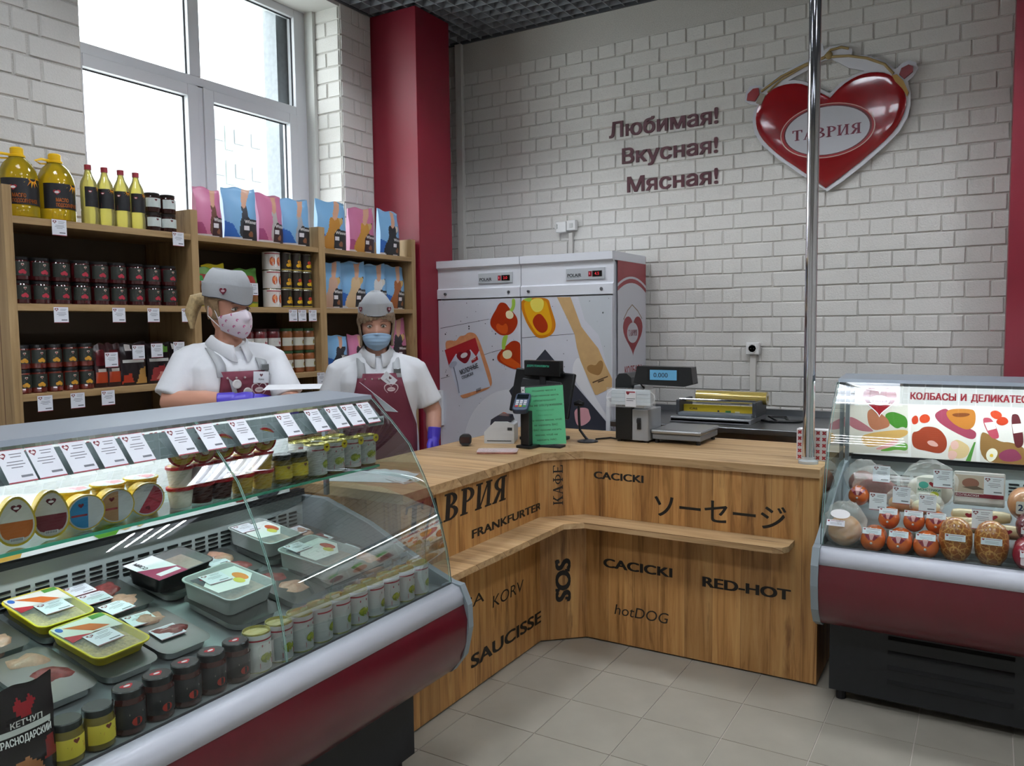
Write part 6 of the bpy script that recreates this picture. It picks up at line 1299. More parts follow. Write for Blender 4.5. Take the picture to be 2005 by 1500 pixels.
# gooseneck scanner stand
t = thing('scanner_stand', 'black gooseneck stand with a round base beside the green notice', 'stand', (-1.815, 3.80, CZ))
MB().lathe([(.055, 0), (.055, .006), (.03, .012), (.01, .014)], mat('#24272c', .3), 24).build('base', t); MB().tube([(0, 0, .01), (-.02, 0, .03), (-.045, 0, .06), (-.05, 0, .12), (-.052, 0, .19)], .007, blk, 10).build('gooseneck', t)
MB().tube([(-.075, -.005, .2), (-.05, 0, .205), (-.025, .0, .2)], [.012, .018, .012], blk, 10).build('cradle', t)
tag(MB().tube([(-1.80, 3.87, CZ + .006), (-1.75, 3.95, CZ + .006), (-1.70, 3.93, CZ + .006), (-1.66, 3.97, CZ + .006)], .005, blk, 6).build('cable'), 'black cable lying behind the gooseneck stand on the counter', 'cable')
# price scale
t = thing('price_scale', 'grey and black price scale with a raised display and steel plate', 'scale', (-1.6, 3.94, CZ))
MB().box((-.095, -.05, .01), (.0, .16, .25), blk).build('printer_housing', t, bevel=.006)
MB().prism([(-.095, .25), (.0, .25), (-.005, .34), (-.03, .362), (-.075, .36), (-.093, .33)], -.16, .05, mat('#17191c', .3), FRONT).build('housing_top', t, bevel=.004)
MB().box((.0, -.05, .01), (.09, .14, .175), gry).build('printer_door', t, bevel=.004); MB().box((.005, -.04, .175), (.06, .1, .3), gry).build('display_arm', t, bevel=.006)
MB().box((.03, -.056, .07), (.05, -.0505, .13), blk).build('latch', t); MB().cbox((.04, -.058, .115), (.02, .01, .02), blk2).build('latch_knob', t)
dd = MB().prism([(.03, .318), (.07, .31), (.30, .305), (.345, .318), (.335, .402), (.05, .405)], -.02, .06, mat('#17181b', .35), Matrix.Translation((0, -.045, 0)) @ FRONT).build('display_head', t, bevel=.005)
Td = Matrix.Translation((0, -.1058, 0)) @ FRONT
MB().poly([(.105, .33), (.275, .33), (.275, .395), (.105, .395)], '#0a0b0d', 0, Td).poly([(.12, .336), (.262, .336), (.262, .387), (.12, .387)], mat('#4f86a8', .3, emit=.35), .0006, Td).text('0.000', .14, .35, .024, '#16283a', .0012, Td, .01, .075).build('lcd_screen', dd)
MB().tube([(.06, -.08, .31), (.075, -.07, .29), (.06, -.05, .28)], .004, blk, 6).build('display_cable', t)
MB().box((.1, -.02, .02), (.36, .27, .05), mat('#77797c', .4)).build('weigh_base', t, bevel=.004); MB().box((.095, -.03, .05), (.365, .28, .072), mat('#a9abad', .28, .8)).build('weigh_plate', t, bevel=.008)
for x in (.12, .34):
    for y in (.0, .25): MB().lathe([(.012, 0), (.012, .02)], blk, 10, TR(x, y, 0)).build('foot', t)
for x in (-.08, .07): MB().lathe([(.012, 0), (.012, .011)], blk, 10, TR(x, -.03, 0)).build('foot', t)
# packed face masks hung on the scale
t = thing('mask_pack', 'bagged pale face masks with a price tag hung on the scale', 'face mask', (-1.60, 3.842, 1.14))
MB().box((-.095, -.004, .012), (.12, .004, .094), mat('#cdd9e0', .6)).build('mask', t, bevel=.003)
for z in (.03, .05, .07): MB().box((-.095, -.0055, z), (.12, -.0042, z + .003), mat('#b3c2cc', .6)).build('pleat', t)
for s in (-1, 1):
    cx = .012 + s * .108
    MB().tube([(cx, 0, .085), (cx + s * .02, -.004, .07), (cx + s * .026, -.004, .05), (cx + s * .018, -.004, .03), (cx, 0, .02)], .002, '#dfe4e8', 6).build('ear_loop', t)
MB().poly([(-.12, .0), (.15, .0), (.15, .1), (-.12, .103)], filmmat('#ffffff', .2), .007, FRONT).build('clear_bag', t)
MB().poly([(-.015, .005), (.045, .005), (.045, .088), (-.015, .088)], '#dcdde2', .0085, FRONT).poly([(.0 + x, .072 + y) for x, y in heart2d(14, .018, .014)], '#6e1423', .009, FRONT).poly([(-.008, .045), (.04, .045), (.04, .048), (-.008, .048)], '#6a6d74', .009, FRONT).poly([(-.008, .035), (.03, .035), (.03, .038), (-.008, .038)], '#6a6d74', .009, FRONT).poly([(-.01, .078), (.04, .078), (.04, .084), (-.01, .084)], '#8e2233', .0088, FRONT).build('price_label', t)
# sliced meat blister, white bag with masks
t = thing('sliced_meat_pack', 'small clear pack of sliced bacon lying at the counter edge', 'food pack', (-2.06, 3.29, CZ), .45)
MB().loft([[(x, y, z) for x, y in rrect(.19 + z, .11 + z, .015)] for z in (0, .008)], mat('#b5807c', .3, var=.35, bscale=45), True).build('slices', t); MB().loft([[(x, y, z) for x, y in rrect(.2, .12, .015)] for z in (.009, .012)], filmmat('#ffffff', .25), True).build('film', t)
t = thing('plastic_bag', 'white plastic bag of masks lying on the counter beside the case', 'bag', (-2.19, 2.5, CZ), .35)
from mathutils import noise
mb = MB(); n, k = 30, 16; V = []
for j in range(k + 1):
    for i in range(n + 1):
        u, v = i / n - .5, j / k - .5; e = max(0, (1 - (2 * u) ** 4) * (1 - (2 * v) ** 4)); V.append((u * .36, v * .2, .001 + e * (.024 + .016 * noise.noise(Vector((u * 9, v * 9, 2))))))
mb.add(V, [(j * (n + 1) + i, j * (n + 1) + i + 1, (j + 1) * (n + 1) + i + 1, (j + 1) * (n + 1) + i) for j in range(k) for i in range(n)], mat('#d9dce0', .3), True); mb.build('bag_sheet', t, ang=80)
MB().tube([(.1, -.06, .012), (.18, -.11, .004), (.21, -.06, .004), (.15, -.02, .02)], .0025, '#e4e6e8', 6).build('ear_loop', t); MB().tube([(.08, -.07, .012), (.19, -.13, .004), (.23, -.06, .004), (.15, -.0, .02)], .0025, '#e4e6e8', 6).build('ear_loop', t)
m_ = MB(); m_.prism([(-.09, 0), (.07, 0), (.07, .09), (-.09, .09)], 0, .001, mat('#cfa9a4', .5)).poly([(-.075, .012), (-.06, .012), (.0, .045), (.055, .012), (.065, .012), (.0, .06)], '#a3433c', .0016)
o = m_.build('leaflet'); o.location = (-2.30, 2.42, CZ + .045); o.rotation_euler = (0, 0, .5); tag(o, 'small pink leaflet with a red stripe on the white bag', 'leaflet')
# folk-pattern box behind the pole
t = thing('patterned_box', 'white box with red folk flowers standing behind the chrome pole', 'box', (-.672, 3.76, CZ))
MB().box((-.066, -.03, 0), (.066, .03, .14), mat('#dcd6d6', .5)).build('carton', t, bevel=.002); q = MB(); Tb = Matrix.Translation((0, -.0305, 0)) @ FRONT
for i in range(5):
    for j in range(5):
        cx, cz = -.052 + i * .026, .014 + j * .028
        for a in range(4): q.ell(cx + .0055 * math.cos(a * pi / 2 + .78), cz + .0055 * math.sin(a * pi / 2 + .78), .005, .0036, '#a3242c', 1e-5 * a, Tb, 8, a * pi / 2 + .78)
q.build('printed_pattern', t)
# film wrapping machine on the steel table
t = thing('wrapping_machine', 'film wrapping machine with a roll of film on the steel table', 'wrapping machine', (-1.46, 4.78, .9605))
MB().box((-.25, 0, 0), (.25, .38, .03), mat('#a3a5a8', .3, .6)).build('tray', t, bevel=.004); MB().prism([(-.25, 0), (.24, 0), (.24, .018), (-.25, .018)], -.004, .0, mat('#c3c5c8', .25, .7), FRONT).build('front_lip', t)
MB().box((-.22, .06, .03), (.24, .16, .05), mat('#6b7278', .5)).build('heating_plate', t, bevel=.003)
q = MB().box((-.22, .17, .03), (.24, .2, .09), mat('#c9b02c', .4)).build('yellow_panel', t)
MB().text('CAS', -.18, .06, .012, '#1c1c1c', .0006, Matrix.Translation((0, .1695, 0)) @ FRONT, .03, .05).poly([(-.0, .05), (.012, .05), (.012, .06), (0, .06)], '#1c1c1c', .0006, Matrix.Translation((0, .1695, 0)) @ FRONT).poly([(.05, .048), (.085, .048), (.085, .06), (.05, .06)], '#2c6b3a', .0006, Matrix.Translation((0, .1695, 0)) @ FRONT).poly([(.11, .048), (.14, .048), (.14, .058), (.11, .058)], '#d8d4b8', .0006, Matrix.Translation((0, .1695, 0)) @ FRONT).build('panel_print', q)
for x in (-.235, .245): MB().box((x - .012, .1, .03), (x + .012, .36, .125), mat('#3b3e42', .4)).build('side_plate', t, bevel=.003)
for y, z in ((.15, .125), (.2, .115)): MB().lathe([(.008, -.24), (.008, .24)], chrome, 10, TR(0, y, z, ry=pi / 2)).build('guide_bar', t)
MB().lathe([(.004, -.2), (.04, -.2), (.04, .25), (.015, .25), (.015, .2)], mat('#c2ab5c', .15, .3, coat=.8), 24, TR(.03, .29, .135, ry=pi / 2)).build('film_roll', t)
for i, off in enumerate((0, .05)):
    tag(MB().tube([(-1.2 + off * .4, 5.0, .966), (-1.12, 4.95 + off, .966), (-1.04, 5.02, .968), (-1.08, 5.1 + off, .975), (-1.17, 5.06, .985), (-1.1, 4.97, .97), (-1.0, 5.0 + off, .966), (-.93, 5.08, .968)], .006, blk, 6).build('power_cord'), 'black power cord coiled on the steel table, %s loop' % ['front', 'rear'][i], 'cord', 'cords on the steel table')
# ================= the two shop workers =================
def lerp_tab(tab, z):
    if z <= tab[0][0]: return tab[0][1:]
    for a, b in zip(tab, tab[1:]):
        if z <= b[0]:
            t = (z - a[0]) / (b[0] - a[0]); t = t * t * (3 - 2 * t) if False else t
            return tuple(p + (q - p) * t for p, q in zip(a[1:], b[1:]))
    return tab[-1][1:]
HEAD = [(-.12, .018, .066, .0), (-.112, .034, .08, .02), (-.095, .046, .089, .04), (-.07, .057, .093, .062), (-.035, .066, .094, .08), (0, .071, .090, .093), (.035, .0745, .094, .1), (.06, .073, .09, .098), (.085, .062, .075, .085), (.103, .043, .052, .062), (.115, .016, .02, .024)]
def headpt(az, t, off=0.0):
    w, df, db = lerp_tab(HEAD, t); s, c = math.sin(az), math.cos(az)
    x = (w + off) * s; y = -(df + off) * c if c > 0 else -(db + off) * c
    if c > 0:
        n = 0
        if -.055 < t < .008: k = (t + .055) / .018 if t < -.037 else 1 - (t + .037) / .05; n = .025 * max(0, min(1, k))
        y -= n * math.exp(-(x / .0115) ** 2) * (1 if off < .004 else .8)
        if off < .003:
            for sx in (-1, 1): y += .0085 * math.exp(-((x - sx * .031) / .015) ** 2 - ((t + .001) / .012) ** 2)
            y -= .0035 * math.exp(-(t - .021) ** 2 / .0001) * (abs(x) < .05) + .005 * math.exp(-((t + .076) / .01) ** 2 - (x / .02) ** 2)
    return (x, y, t)
def remesh(mb, name, parent, voxel, mats=None, smooth=6):
    o = mb.build(name + '_tmp'); m = o.modifiers.new('r', 'REMESH'); m.mode = 'VOXEL'; m.voxel_size = voxel; m.use_smooth_shade = True
    s = o.modifiers.new('s', 'SMOOTH'); s.factor = .5; s.iterations = smooth
    dg = bpy.context.evaluated_depsgraph_get(); me = bpy.data.meshes.new_from_object(o.evaluated_get(dg)); me.name = name
    bpy.data.objects.remove(o)
    n = bpy.data.objects.new(name, me); COL.objects.link(n); n.parent = parent
    if mats:
        me.materials.clear(); me.materials.append(mats)
    for p in me.polygons: p.use_smooth = True
    return n
def ringz(z, a, b, yo=0, n=28, xo=0, p=2.4):
    R = []
    for i in range(n):
        t = 2 * pi * i / n; c, s = math.cos(t), math.sin(t); R.append((xo + a * math.copysign(abs(c) ** (2 / p), c), yo + b * math.copysign(abs(s) ** (2 / p), s), z))
    return R
def person(label, loc, yaw, E, wide, arms, head_yaw, head_tilt, hair, mask_kind, capface, skin_c, names=None):
    """E: eye height. local front is -y, local +x is on the right of the picture"""
    t = thing('person', label, 'person', loc, yaw); sk = mat(skin_c, .45, var=.05, bscale=9); k = E / 1.58
    TOR = [(.86, .19 * wide, .135 * wide, .0), (1.0, .185 * wide, .14 * wide, -.005), (1.1, .175 * wide, .13 * wide, -.005), (1.2, .18 * wide, .135 * wide, -.012), (1.29, .185 * wide, .128 * wide, -.01), (1.35, .18 * wide, .105, .0), (1.39, .14 * wide, .085, .005), (1.42, .085, .068, .01), (1.45, .06, .06, .008)]
    TOR = [(a * k, b, c, d) for a, b, c, d in TOR]
    HT = Matrix.Translation((0, -.005, E)) @ Matrix.Rotation(head_yaw, 4, 'Z') @ Matrix.Rotation(head_tilt, 4, 'X') @ Matrix.Diagonal((1.12 if wide > 1 else 1.02, 1.03, 1.0, 1))
    # ---- body
    b = MB()
    b.loft([ringz(z, a * .94, c * .94, d) for z, a, c, d in TOR], sk)
    b.tube([(0, .012, 1.36 * k), (0, .01, 1.44 * k), (0, -.004, E - .09), (0, 0, E - .02)], [.062, .056, .054, .05], sk, 16)
    n = 40; rings = []
    for j in range(45):
        tt = -.12 + .235 * j / 44; rings.append([headpt(2 * pi * i / n, tt) for i in range(n)][::-1])
    b.loft(rings, sk, True, HT)
    for s in (-1, 1): b.sph((s * .073, .012, -.008), (.008, .017, .03), sk, 10, 8, HT)
    for s in (-1, 1): b.tube([(s * .09, 0, .9 * k), (s * .095, -.01, .5 * k), (s * .095, .02, .09), (s * .095, -.03, .04)], [.085, .06, .042, .045], sk, 14)
    for A in arms:
        P = A['pts']; b.tube([P[0], (Vector(P[0]) + Vector(P[1])) / 2, P[1], (Vector(P[1]) * .4 + Vector(P[2]) * .6), P[2], Vector(P[2]) * .6 + Vector(P[3]) * .4], [.062, .053, .045, .042, .027, .02], sk, 16)
    for A in arms: b.tube([(0, .01, 1.41 * k), tuple(Vector(A['pts'][0]) * .5 + Vector((0, .005, 1.405 * k)) * .5), A['pts'][0]], [.055, .055, .06], sk, 14)
    remesh(b, 'body', t, .0055, sk, 4)
    # ---- eyes and brows
    for s in (-1, 1):
        e = MB().sph((s * .031, -.0765, 0), (.0125, .0095, .0072), mat('#d8d2cc', .15), 14, 10, HT).build('eye', t)
        MB().sph((s * .031, -.0835, .0), (.0055, .004, .0055), mat('#3f4238', .1), 12, 8, HT).build('iris', e)
        MB().tube([HT @ Vector(q) for q in ((s * .0165, -.083, .003), (s * .025, -.0885, .0085), (s * .034, -.0885, .009), (s * .046, -.081, .003))], [.001, .0019, .0019, .001], mat('#3a2620', .6), 6).build('upper_lid', e)
        MB().tube([HT @ Vector(q) for q in ((s * .0165, -.0925, .022), (s * .03, -.093, .0275), (s * .048, -.081, .023))], [.0022, .003, .0012], mat('#54392c', .8), 6, flat=.6).build('eyebrow', t)
    # ---- shirt
    wh = mat('#d6d8dc', .75, bump=.25, bscale=30); sh = MB()
    sh.loft([ringz(z, a * 1.03 + .008, c * 1.04 + .01, d) for z, a, c, d in TOR[:-1]], wh)
    for A in arms:
        P = [Vector(q) for q in A['pts']]; e = P[0] + (P[1] - P[0]) * A.get('sleeve', .86); sh.tube([P[0] + Vector((0, 0, .03)) + (P[0] * -.35).xy.to_3d(), P[0], (P[0] + e) / 2, e], [.06, .07, .069, .071], wh, 18); Q = Vector((0, .006, 1.405 * k)); sh.tube([Q, P[0] * .5 + Q * .5 + Vector((0, 0, .004)), P[0] * .85 + Q * .15, P[0]], [.06, .063, .07, .07], wh, 16)
    remesh(sh, 'shirt', t, .008, wh, 6)
    # collar: folded ring open at the front
    c = MB(); n = 26; R0, R1, R2 = [], [], []; zc = 1.452 * k
    for i in range(n + 1):
        a = .22 + (2 * pi - .44) * i / n; f = max(0, math.cos(a)); tip = .5 * (math.exp(-((a - .22) / .5) ** 2) + math.exp(-((2 * pi - .22 - a) / .5) ** 2))
        R0.append((.064 * math.sin(a), .002 - .068 * math.cos(a) - .01 * f, zc - .03 * f)); R1.append((.068 * math.sin(a), .004 - .074 * math.cos(a) - .012 * f, zc + .022 - .045 * f)); R2.append(((.1 - .02 * f) * math.sin(a) * (1 + .35 * tip), .008 - (.098 + .035 * tip) * math.cos(a) - .02 * f, zc - .02 - .045 * f - .05 * tip))
    V = R0 + R1 + R2; m = n + 1; c.add(V, [(r * m + i, r * m + i + 1, (r + 1) * m + i + 1, (r + 1) * m + i) for r in (0, 1) for i in range(n)], wh, True); o = c.build('collar', t, ang=70); sd = o.modifiers.new('s', 'SOLIDIFY'); sd.thickness = .004
    def front(x, z, off):
        a, b_, yo = lerp_tab(TOR, z); a = a * 1.03 + .008 + off; b_ = b_ * 1.04 + .01 + off; return (x, yo - b_ * max(0, 1 - min(1, abs(x) / a) ** 2.4) ** (1 / 2.4), z)
    MB().add([front(-.012, 1.41 * k, .004), front(.012, 1.41 * k, .004), front(.012, 1.33 * k, .004), front(-.012, 1.33 * k, .004)], [(0, 1, 2, 3)], mat('#cdcfd4', .7)).build('placket', t)
    # ---- apron
    ap = mat('#5a1a2c', .75, bump=.2, bscale=40); zt = 1.335 * k; V = []; nx, nz = 16, 26
    for j in range(nz + 1):
        z = zt - (zt - .55) * j / nz; wv = .105 + .075 * min(1, max(0, (zt - z) / (.27 * k))) ** 1.3; wv *= wide ** .7; wv = min(wv, .185 * wide)
        for i in range(nx + 1):
            x = wv * (2 * i / nx - 1); q = front(x, max(z, .9 * k), .014) if z > .9 * k else (x, front(x, .9 * k, .014)[1] - .01 * (.9 * k - z), z); V.append((q[0], q[1], z))
    a_ = MB().add(V, [(j * (nx + 1) + i, j * (nx + 1) + i + 1, (j + 1) * (nx + 1) + i + 1, (j + 1) * (nx + 1) + i) for j in range(nz) for i in range(nx)], ap, True); apo = a_.build('apron', t, ang=80); sd = apo.modifiers.new('s', 'SOLIDIFY'); sd.thickness = .003
    gs = mat('#a3a6a8', .7)
    for s in (-1, 1):
        P = [front(s * .092, zt - .02, .018), front(s * .09, zt + .03, .02), (s * .092, -.07, 1.40 * k), (s * .088, -.02, 1.428 * k), (s * .08, .045, 1.42 * k), (s * .07, .1, 1.33 * k)]
        V = []
        for q in P: V += [(q[0] - .02, q[1], q[2] + .0), (q[0] + .02, q[1], q[2])]
        o = MB().add(V, [(2 * i, 2 * i + 1, 2 * i + 3, 2 * i + 2) for i in range(len(P) - 1)], gs, True).build('apron_strap', apo, ang=80); sd = o.modifiers.new('s', 'SOLIDIFY'); sd.thickness = .002
    q = front(.092, zt + .012, .024); MB().cbox((q[0], q[1], q[2]), (.036, .006, .026), mat('#7d8084', .25, .9)).build('strap_buckle', apo, bevel=.002)
    def plate(name, x, z, rot, fn, off=.022, par=apo):
        q = front(x, z, off); q2 = front(x, z + .02, off); til = math.atan2(q[1] - q2[1], -.02); m = MB(); fn(m, Matrix.Translation(q) @ Matrix.Rotation(math.atan2(front(x + .01, z, off)[1] - front(x - .01, z, off)[1], .02), 4, 'Z') @ FRONT @ Matrix.Rotation(rot, 4, 'Z')); return m.build(name, par)
    for x in (-.075, -.04, -.005): plate('snap_button', x, zt - .025, 0, lambda m, T: m.lathe([(.005, 0), (.004, .003), (.001, .004)], mat('#c9c3bc', .2, .6), 10, T))
    def badge(m, T): m.prism([(-.037, -.024), (.037, -.024), (.037, .024), (-.037, .024)], 0, .0015, mat('#d3d6dc', .3), T).poly([(0 + x, .008 + y) for x, y in heart2d(14, .017, .014)], '#54303a', .002, T).text('Елена' if names else 'Ирина', 0, -.012, .008, '#3a3d44', .002, T, .01, .026, 'c')
    plate('name_badge', names[0] if names else .065, zt - .028, names[1] if names else -.06, badge, .026)
    def emb(m, T):
        P = heart2d(30, .075, .07); Q = heart2d(30, .066, .061); m.add([(x, y, .0006) for x, y in P] + [(x, y, .0006) for x, y in Q], [(i, (i + 1) % 30, 30 + (i + 1) % 30, 30 + i) for i in range(30)], mat('#c9bcbc', .5), False, T); m.ell(0, .006, .021, .011, mat('#c9bcbc', .5), .0008, T, 16); m.text('ТАВРИЯ', 0, .003, .006, '#5a1a2c', .0012, T, .01, .03, 'c')
    plate('heart_emblem', .055, zt - .085, 0, emb, .017)
    if not names:
        def cl(m, T): m.poly([(-.03, .05), (-.005, .03), (.012, -.05), (.03, -.06), (-.01, -.06), (-.018, .0)], mat('#8f8f92', .6), .002, T)
        plate('grey_ribbon', -.045, zt - .075, 0, cl, .02)
        for x, z in ((-.042, .05), (.0, .085)): plate('round_badge', x, zt - z, 0, lambda m, T: m.lathe([(.019, 0), (.018, .003), (.013, .004), (.012, .0035), (.001, .0035)], mat('#c6c4c0', .25), 20, T), .024)
    # ---- trousers and shoes
    tr = MB(); dk = mat('#23242a', .8)
    tr.loft([ringz(.82, .19 * wide, .13 * wide), ringz(.99 * k, .188 * wide, .137 * wide)], dk)
    for s in (-1, 1): tr.tube([(s * .09, 0, .88), (s * .095, -.01, .5), (s * .095, .02, .08)], [.098, .075, .06], dk, 16)
    remesh(tr, 'trousers', t, .012, dk, 3)
    for s in (-1, 1): MB().loft([[(s * .095 + x, y - .05, z) for x, y in rrect(.09 - z * .3, .25 - z * .8, .04 - z * .1, 5)] for z in (0, .03, .06, .09)], mat('#1b1b1e', .5), True).build('shoe', t)
    # ---- gloves: five fingers
    gv = mat('#4232a6', .4)
    for A in arms:
        P = [Vector(q) for q in A['pts']]; d = (P[3] - P[2]).normalized(); side = Vector(A['thumb']).normalized(); side = (side - d * side.dot(d)).normalized(); nrm = d.cross(side) * A.get('flip', 1)
        g = MB(); w = P[2]; F = lambda a, b_, c_=0: w + d * a + side * b_ + nrm * c_
        g.tube([F(-.045, 0), F(0, 0), F(.02, 0), F(.055, 0), F(.085, 0)], [.036, .036, .041, .046, .042], gv, 14, flat=.72); g.tube([F(-.05, 0), F(.015, 0)], [.036, .034], gv, 14)
        for q, (o_, L) in enumerate(((.03, .068), (.0105, .078), (-.0095, .072), (-.028, .056))):
            cu = A.get('curl', .5) * (1 + .12 * q); p0 = F(.07, o_ * .95); p1 = F(.09 + L * .3, o_ * 1.12, -L * .12 * cu); p2 = F(.09 + L * .65, o_ * 1.2, -L * .42 * cu); p3 = F(.09 + L * (1 - .25 * cu), o_ * 1.2, -L * .8 * cu); g.tube([p0, p1, p2, p3], [.0138, .013, .012, .0105], gv, 10)
        g.tube([F(.025, .028), F(.05, .05, -.006), F(.075, .058, -.014), F(.098, .056, -.022)], [.0165, .015, .0135, .0115], gv, 10)
        remesh(g, 'glove', t, .0035, gv, 2)
    # ---- face mask
    ms = {'dots': mat('#d8cdd6', .7), 'blue': mat('#93b0cc', .7)}[mask_kind]
    top, bot = ((-.012, -.118) if mask_kind == 'dots' else (-.034, -.126)); V = []; nx, nz = 28, 16; G = []
    for j in range(nz + 1):
        v = j / nz; row_ = []
        for i in range(nx + 1):
            u = i / nx * 2 - 1; az = u * 1.28; tz = top + (bot - top) * v; edge = abs(u) ** 2
            tz = tz * (1 - edge * .5) + (-.055 + (-.02 if mask_kind == 'blue' else -.0)) * edge * .5 + (.012 * (1 - abs(u)) ** 3 * (1 - v) * (1 if mask_kind == 'dots' else 0))
            x, y, z = headpt(az, max(-.117, tz), .009 + .008 * math.sin(pi * v) * (1 - edge)); y -= .012 * (1 - edge) * (v if mask_kind == 'dots' else math.sin(pi * v)); z = tz
            if mask_kind == 'blue': y -= .003 * math.sin(v * 5 * 2 * pi) * (1 - edge)
            row_.append((x, y, z))
        G.append(row_)
    mm = MB().add([p for r in G for p in r], [(j * (nx + 1) + i, j * (nx + 1) + i + 1, (j + 1) * (nx + 1) + i + 1, (j + 1) * (nx + 1) + i) for j in range(nz) for i in range(nx)], ms, True, HT).build('face_mask', t, ang=80)
    sd = mm.modifiers.new('s', 'SOLIDIFY'); sd.thickness = .0025
    if mask_kind == 'dots':
        q = MB(); r = random.Random(4)
        for j in range(1, nz, 4):
            for i in range(2 + (j // 4 % 2) * 2, nx - 1, 5):
                p = Vector(G[j][i]); nn = (Vector(G[j][i + 1]) - p).cross(Vector(G[min(nz, j + 1)][i]) - p).normalized(); nn = nn if nn.y < 0 else -nn; e1 = (Vector(G[j][i + 1]) - p).normalized(); q.ell(0, 0, .0062, .0062, mat('#c06a92', .7), 0, HT @ frame(p + nn * .0024, e1, nn.cross(e1)), 10)
        q.build('printed_dots', mm)
    for s in (-1, 1):
        i = 0 if s < 0 else nx; MB().tube([HT @ Vector(q) for q in (G[2][i], (s * .076, -.01, .002), (s * .079, .022, .01), (s * .078, .024, -.03), G[nz - 3][i])], .0016, mat('#dfe2e6', .6), 6).build('ear_loop', mm)
    # ---- hair
    hm = mat({'blonde': '#8a7152', 'grey': '#7d6a56'}[hair], .55, bump=.8, bscale=70, var=.2); h = MB(); n = 40; rings = []
    bob = hair == 'grey'
    for j in range(23):
        tt = (-.105 if bob else -.045) + ((.218 if bob else .16) * j / 22)
        R_ = []
        for i in range(n + 1):
            a0 = (1.16 if tt < .04 else 1.16 * max(0, 1 - (tt - .04) / .02)) if bob else (1.25 if tt < .035 else 1.25 * max(0, 1 - (tt - .035) / .02)); az = a0 + (2 * pi - 2 * a0) * i / n; th = (.015 + .008 * max(0, -tt * 5)) if bob else .008
            x, y, z = headpt(az, max(tt, -.06), th + .004 * noise.noise(Vector((az * 4, tt * 25, 1)))); R_.append((x, y, tt))
        rings.append(R_)
    o = h.loft(rings, hm, True, HT, closed=False).build('hair', t, ang=80); sd = o.modifiers.new('s', 'SOLIDIFY'); sd.thickness = .008; sd.offset = -1
    if bob:
        f = MB(); nx, nz = 40, 8; V = []
        for j in range(nz + 1):
            for i in range(nx + 1):
                az = -1.25 + 2.5 * i / nx; low = .034 - .022 * (abs(az) / 1.25) ** 2 + .006 * math.sin(az * 3 + 1) + .003 * math.sin(az * 17); tt = .085 + (low - .085) * j / nz
                V.append(headpt(az + .1 * j / nz, tt, .015 + .002 * math.sin(az * 30 + j * .3) - .006 * (j / nz) ** 3))
        f.add(V, [(j * (nx + 1) + i, j * (nx + 1) + i + 1, (j + 1) * (nx + 1) + i + 1, (j + 1) * (nx + 1) + i) for j in range(nz) for i in range(nx)], hm, True, HT)
        f.build('fringe', o)
    else:
        MB().tube([HT @ Vector(q) for q in ((0, .095, .02), (-.01, .13, .04), (-.03, .165, .03), (-.045, .175, -.02), (-.05, .165, -.09))], [.022, .03, .032, .028, .008], mat('#b39c72', .5, bump=.9, bscale=80, var=.2), 14).build('ponytail', o)
    # ---- garrison cap
    cg = mat('#a6a9ac', .8, bump=.2, bscale=60); cp = MB(); n = 36; rings = []
    up_ = 0 if capface else .016; kx, ky = (1, 1) if capface else (.95, .985)
    def capring(z, a, b_, dip, yo=.004):
        z += up_
        return [(a * math.sin(q), yo - b_ * math.cos(q), z - dip * max(0, math.cos(q)) ** 3 * (1 if capface else .4) + .012 * max(0, -math.cos(q))) for q in (2 * pi * i / n for i in range(n))][::-1]
    for z, a, b_, dp in ((.048, .084, .108, .03), (.075, .086, .112, .03), (.105, .078, .114, .02), (.132, .062, .108, .01), (.152, .044, .094, .0), (.16, .03, .082, .0)): rings.append(capring(z, a * (1 if capface else (.95 - (z - .048) * .6)), b_, dp))
    mid = [(0.25 * x, y * .85, z - .028) for x, y, z in rings[-1]]; rings.append(mid)
    co = cp.loft(rings, cg, True, HT, cap=False).build('cap', t, ang=60)
    fl = MB().loft([capring(.046, .087 * kx, .111, .03), capring(.078, .0895 * kx * ky, .1155, .026), capring(.104, .0835 * kx * ky * ky, .1185, .012), capring(.1035, .080 * kx * ky * ky, .115, .012)], cg, True, HT, cap=False).build('cap_fold', co, ang=50)
    MB().tube([HT @ Vector(p) for p in capring(.047, .0875 * kx, .1115, .03) + capring(.047, .0875 * kx, .1115, .03)[:1]], .0018, '#2c2f3c', 6).build('piping', co)
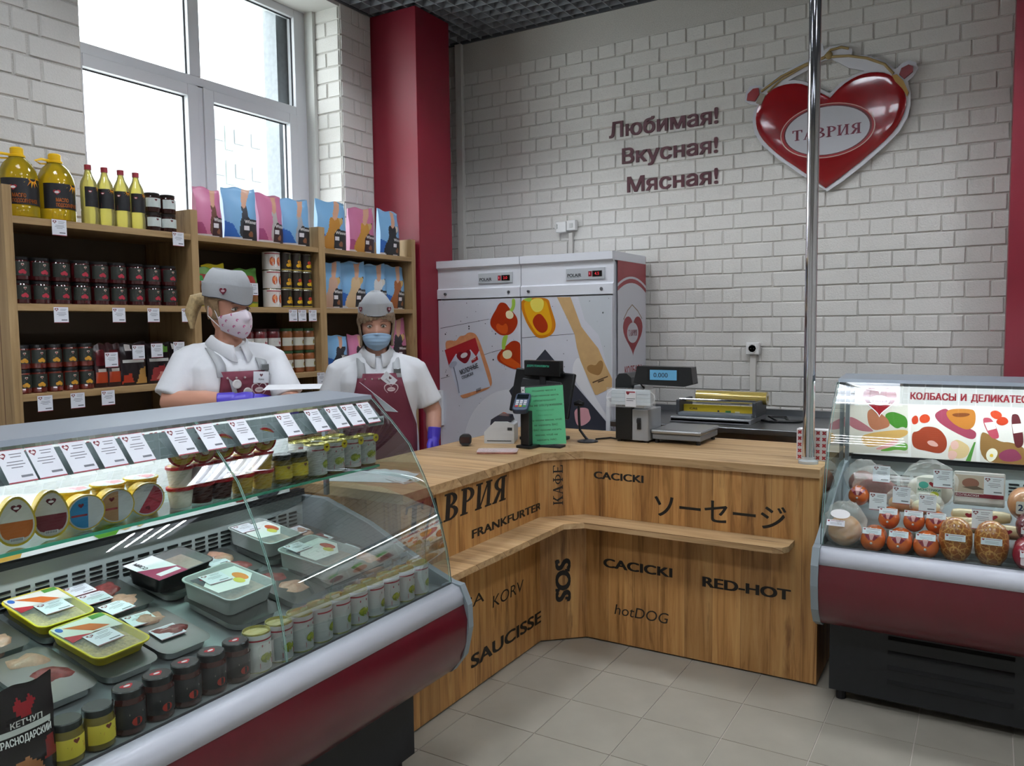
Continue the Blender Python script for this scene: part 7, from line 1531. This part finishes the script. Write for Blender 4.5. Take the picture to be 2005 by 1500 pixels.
    for az in (-.95, .75):
        p = Vector((.0905 * kx * ky * math.sin(az), .004 - .117 * math.cos(az), .078 + up_ - .012 * math.cos(az))); e = Vector((.0905 * math.cos(az), .117 * math.sin(az), 0)).normalized(); T_ = HT @ frame(p, e, (0, 0, 1)) @ Matrix.Translation((0, 0, .002)); z_ = T_.to_3x3() @ Vector((0, 0, 1))
        MB().poly(heart2d(20, .03, .03), '#6b1a2c', 0, T_).ell(0, .003, .008, .005, '#b9a0a8', .0006, T_, 12).build('cap_emblem', co)
    return t
# younger worker: turned a little to the right of the picture
cx, cy = -2.75, 2.27
yawc = math.atan2(.77, .637)       # turns local -y towards the camera
def loc(ox, dc, z, w=math.radians(24)): return (ox * math.cos(w) - dc * math.sin(w), -(ox * math.sin(w) + dc * math.cos(w)), z)
person('younger shop worker in a white polo, maroon apron and pink-dotted mask behind the case', (cx, cy, 0), yawc + math.radians(24), 1.657, .86,
       [dict(pts=[loc(-.165, .01, 1.435), loc(-.235, .06, 1.285), loc(.0, .28, 1.293), loc(.12, .29, 1.297)], thumb=(.2, 1, .25), sleeve=.92, curl=.3), dict(pts=[loc(.17, -.02, 1.43), loc(.235, .05, 1.27), loc(.2, .28, 1.25), loc(.13, .34, 1.25)], thumb=(0, 1, 0), sleeve=.92, curl=.4, flip=-1)],
       math.radians(14), math.radians(3), 'blonde', 'dots', True, '#c48f78')
tag(MB().box((-.11, -.075, 0), (.11, .075, .0012), mat('#dcdde0', .6), TR(-2.42, 2.31, 1.335, rz=.7, rx=.06)).build('paper_sheet'), 'white sheet of paper held beside the younger worker', 'paper')
# older worker: faces the viewer
w0 = lambda ox, dc, z: (ox, -dc, z)
person('older shop worker in a white polo, maroon apron and blue mask behind the counter', (-2.78, 3.25, 0), math.atan2(.65, .76) + math.radians(4), 1.578, 1.06,
       [dict(pts=[w0(-.2, .0, 1.335), w0(-.275, .02, 1.11), w0(-.235, .14, .93), w0(-.2, .18, .86)], thumb=(1, .2, 0), sleeve=.9), dict(pts=[w0(.2, .0, 1.335), w0(.295, .0, 1.115), w0(.285, .06, .985), w0(.275, .075, .90)], thumb=(-.8, -1, 0), sleeve=.82, curl=.45)],
       math.radians(-3), math.radians(2), 'grey', 'blue', False, '#b98a76', (.045, -.7))
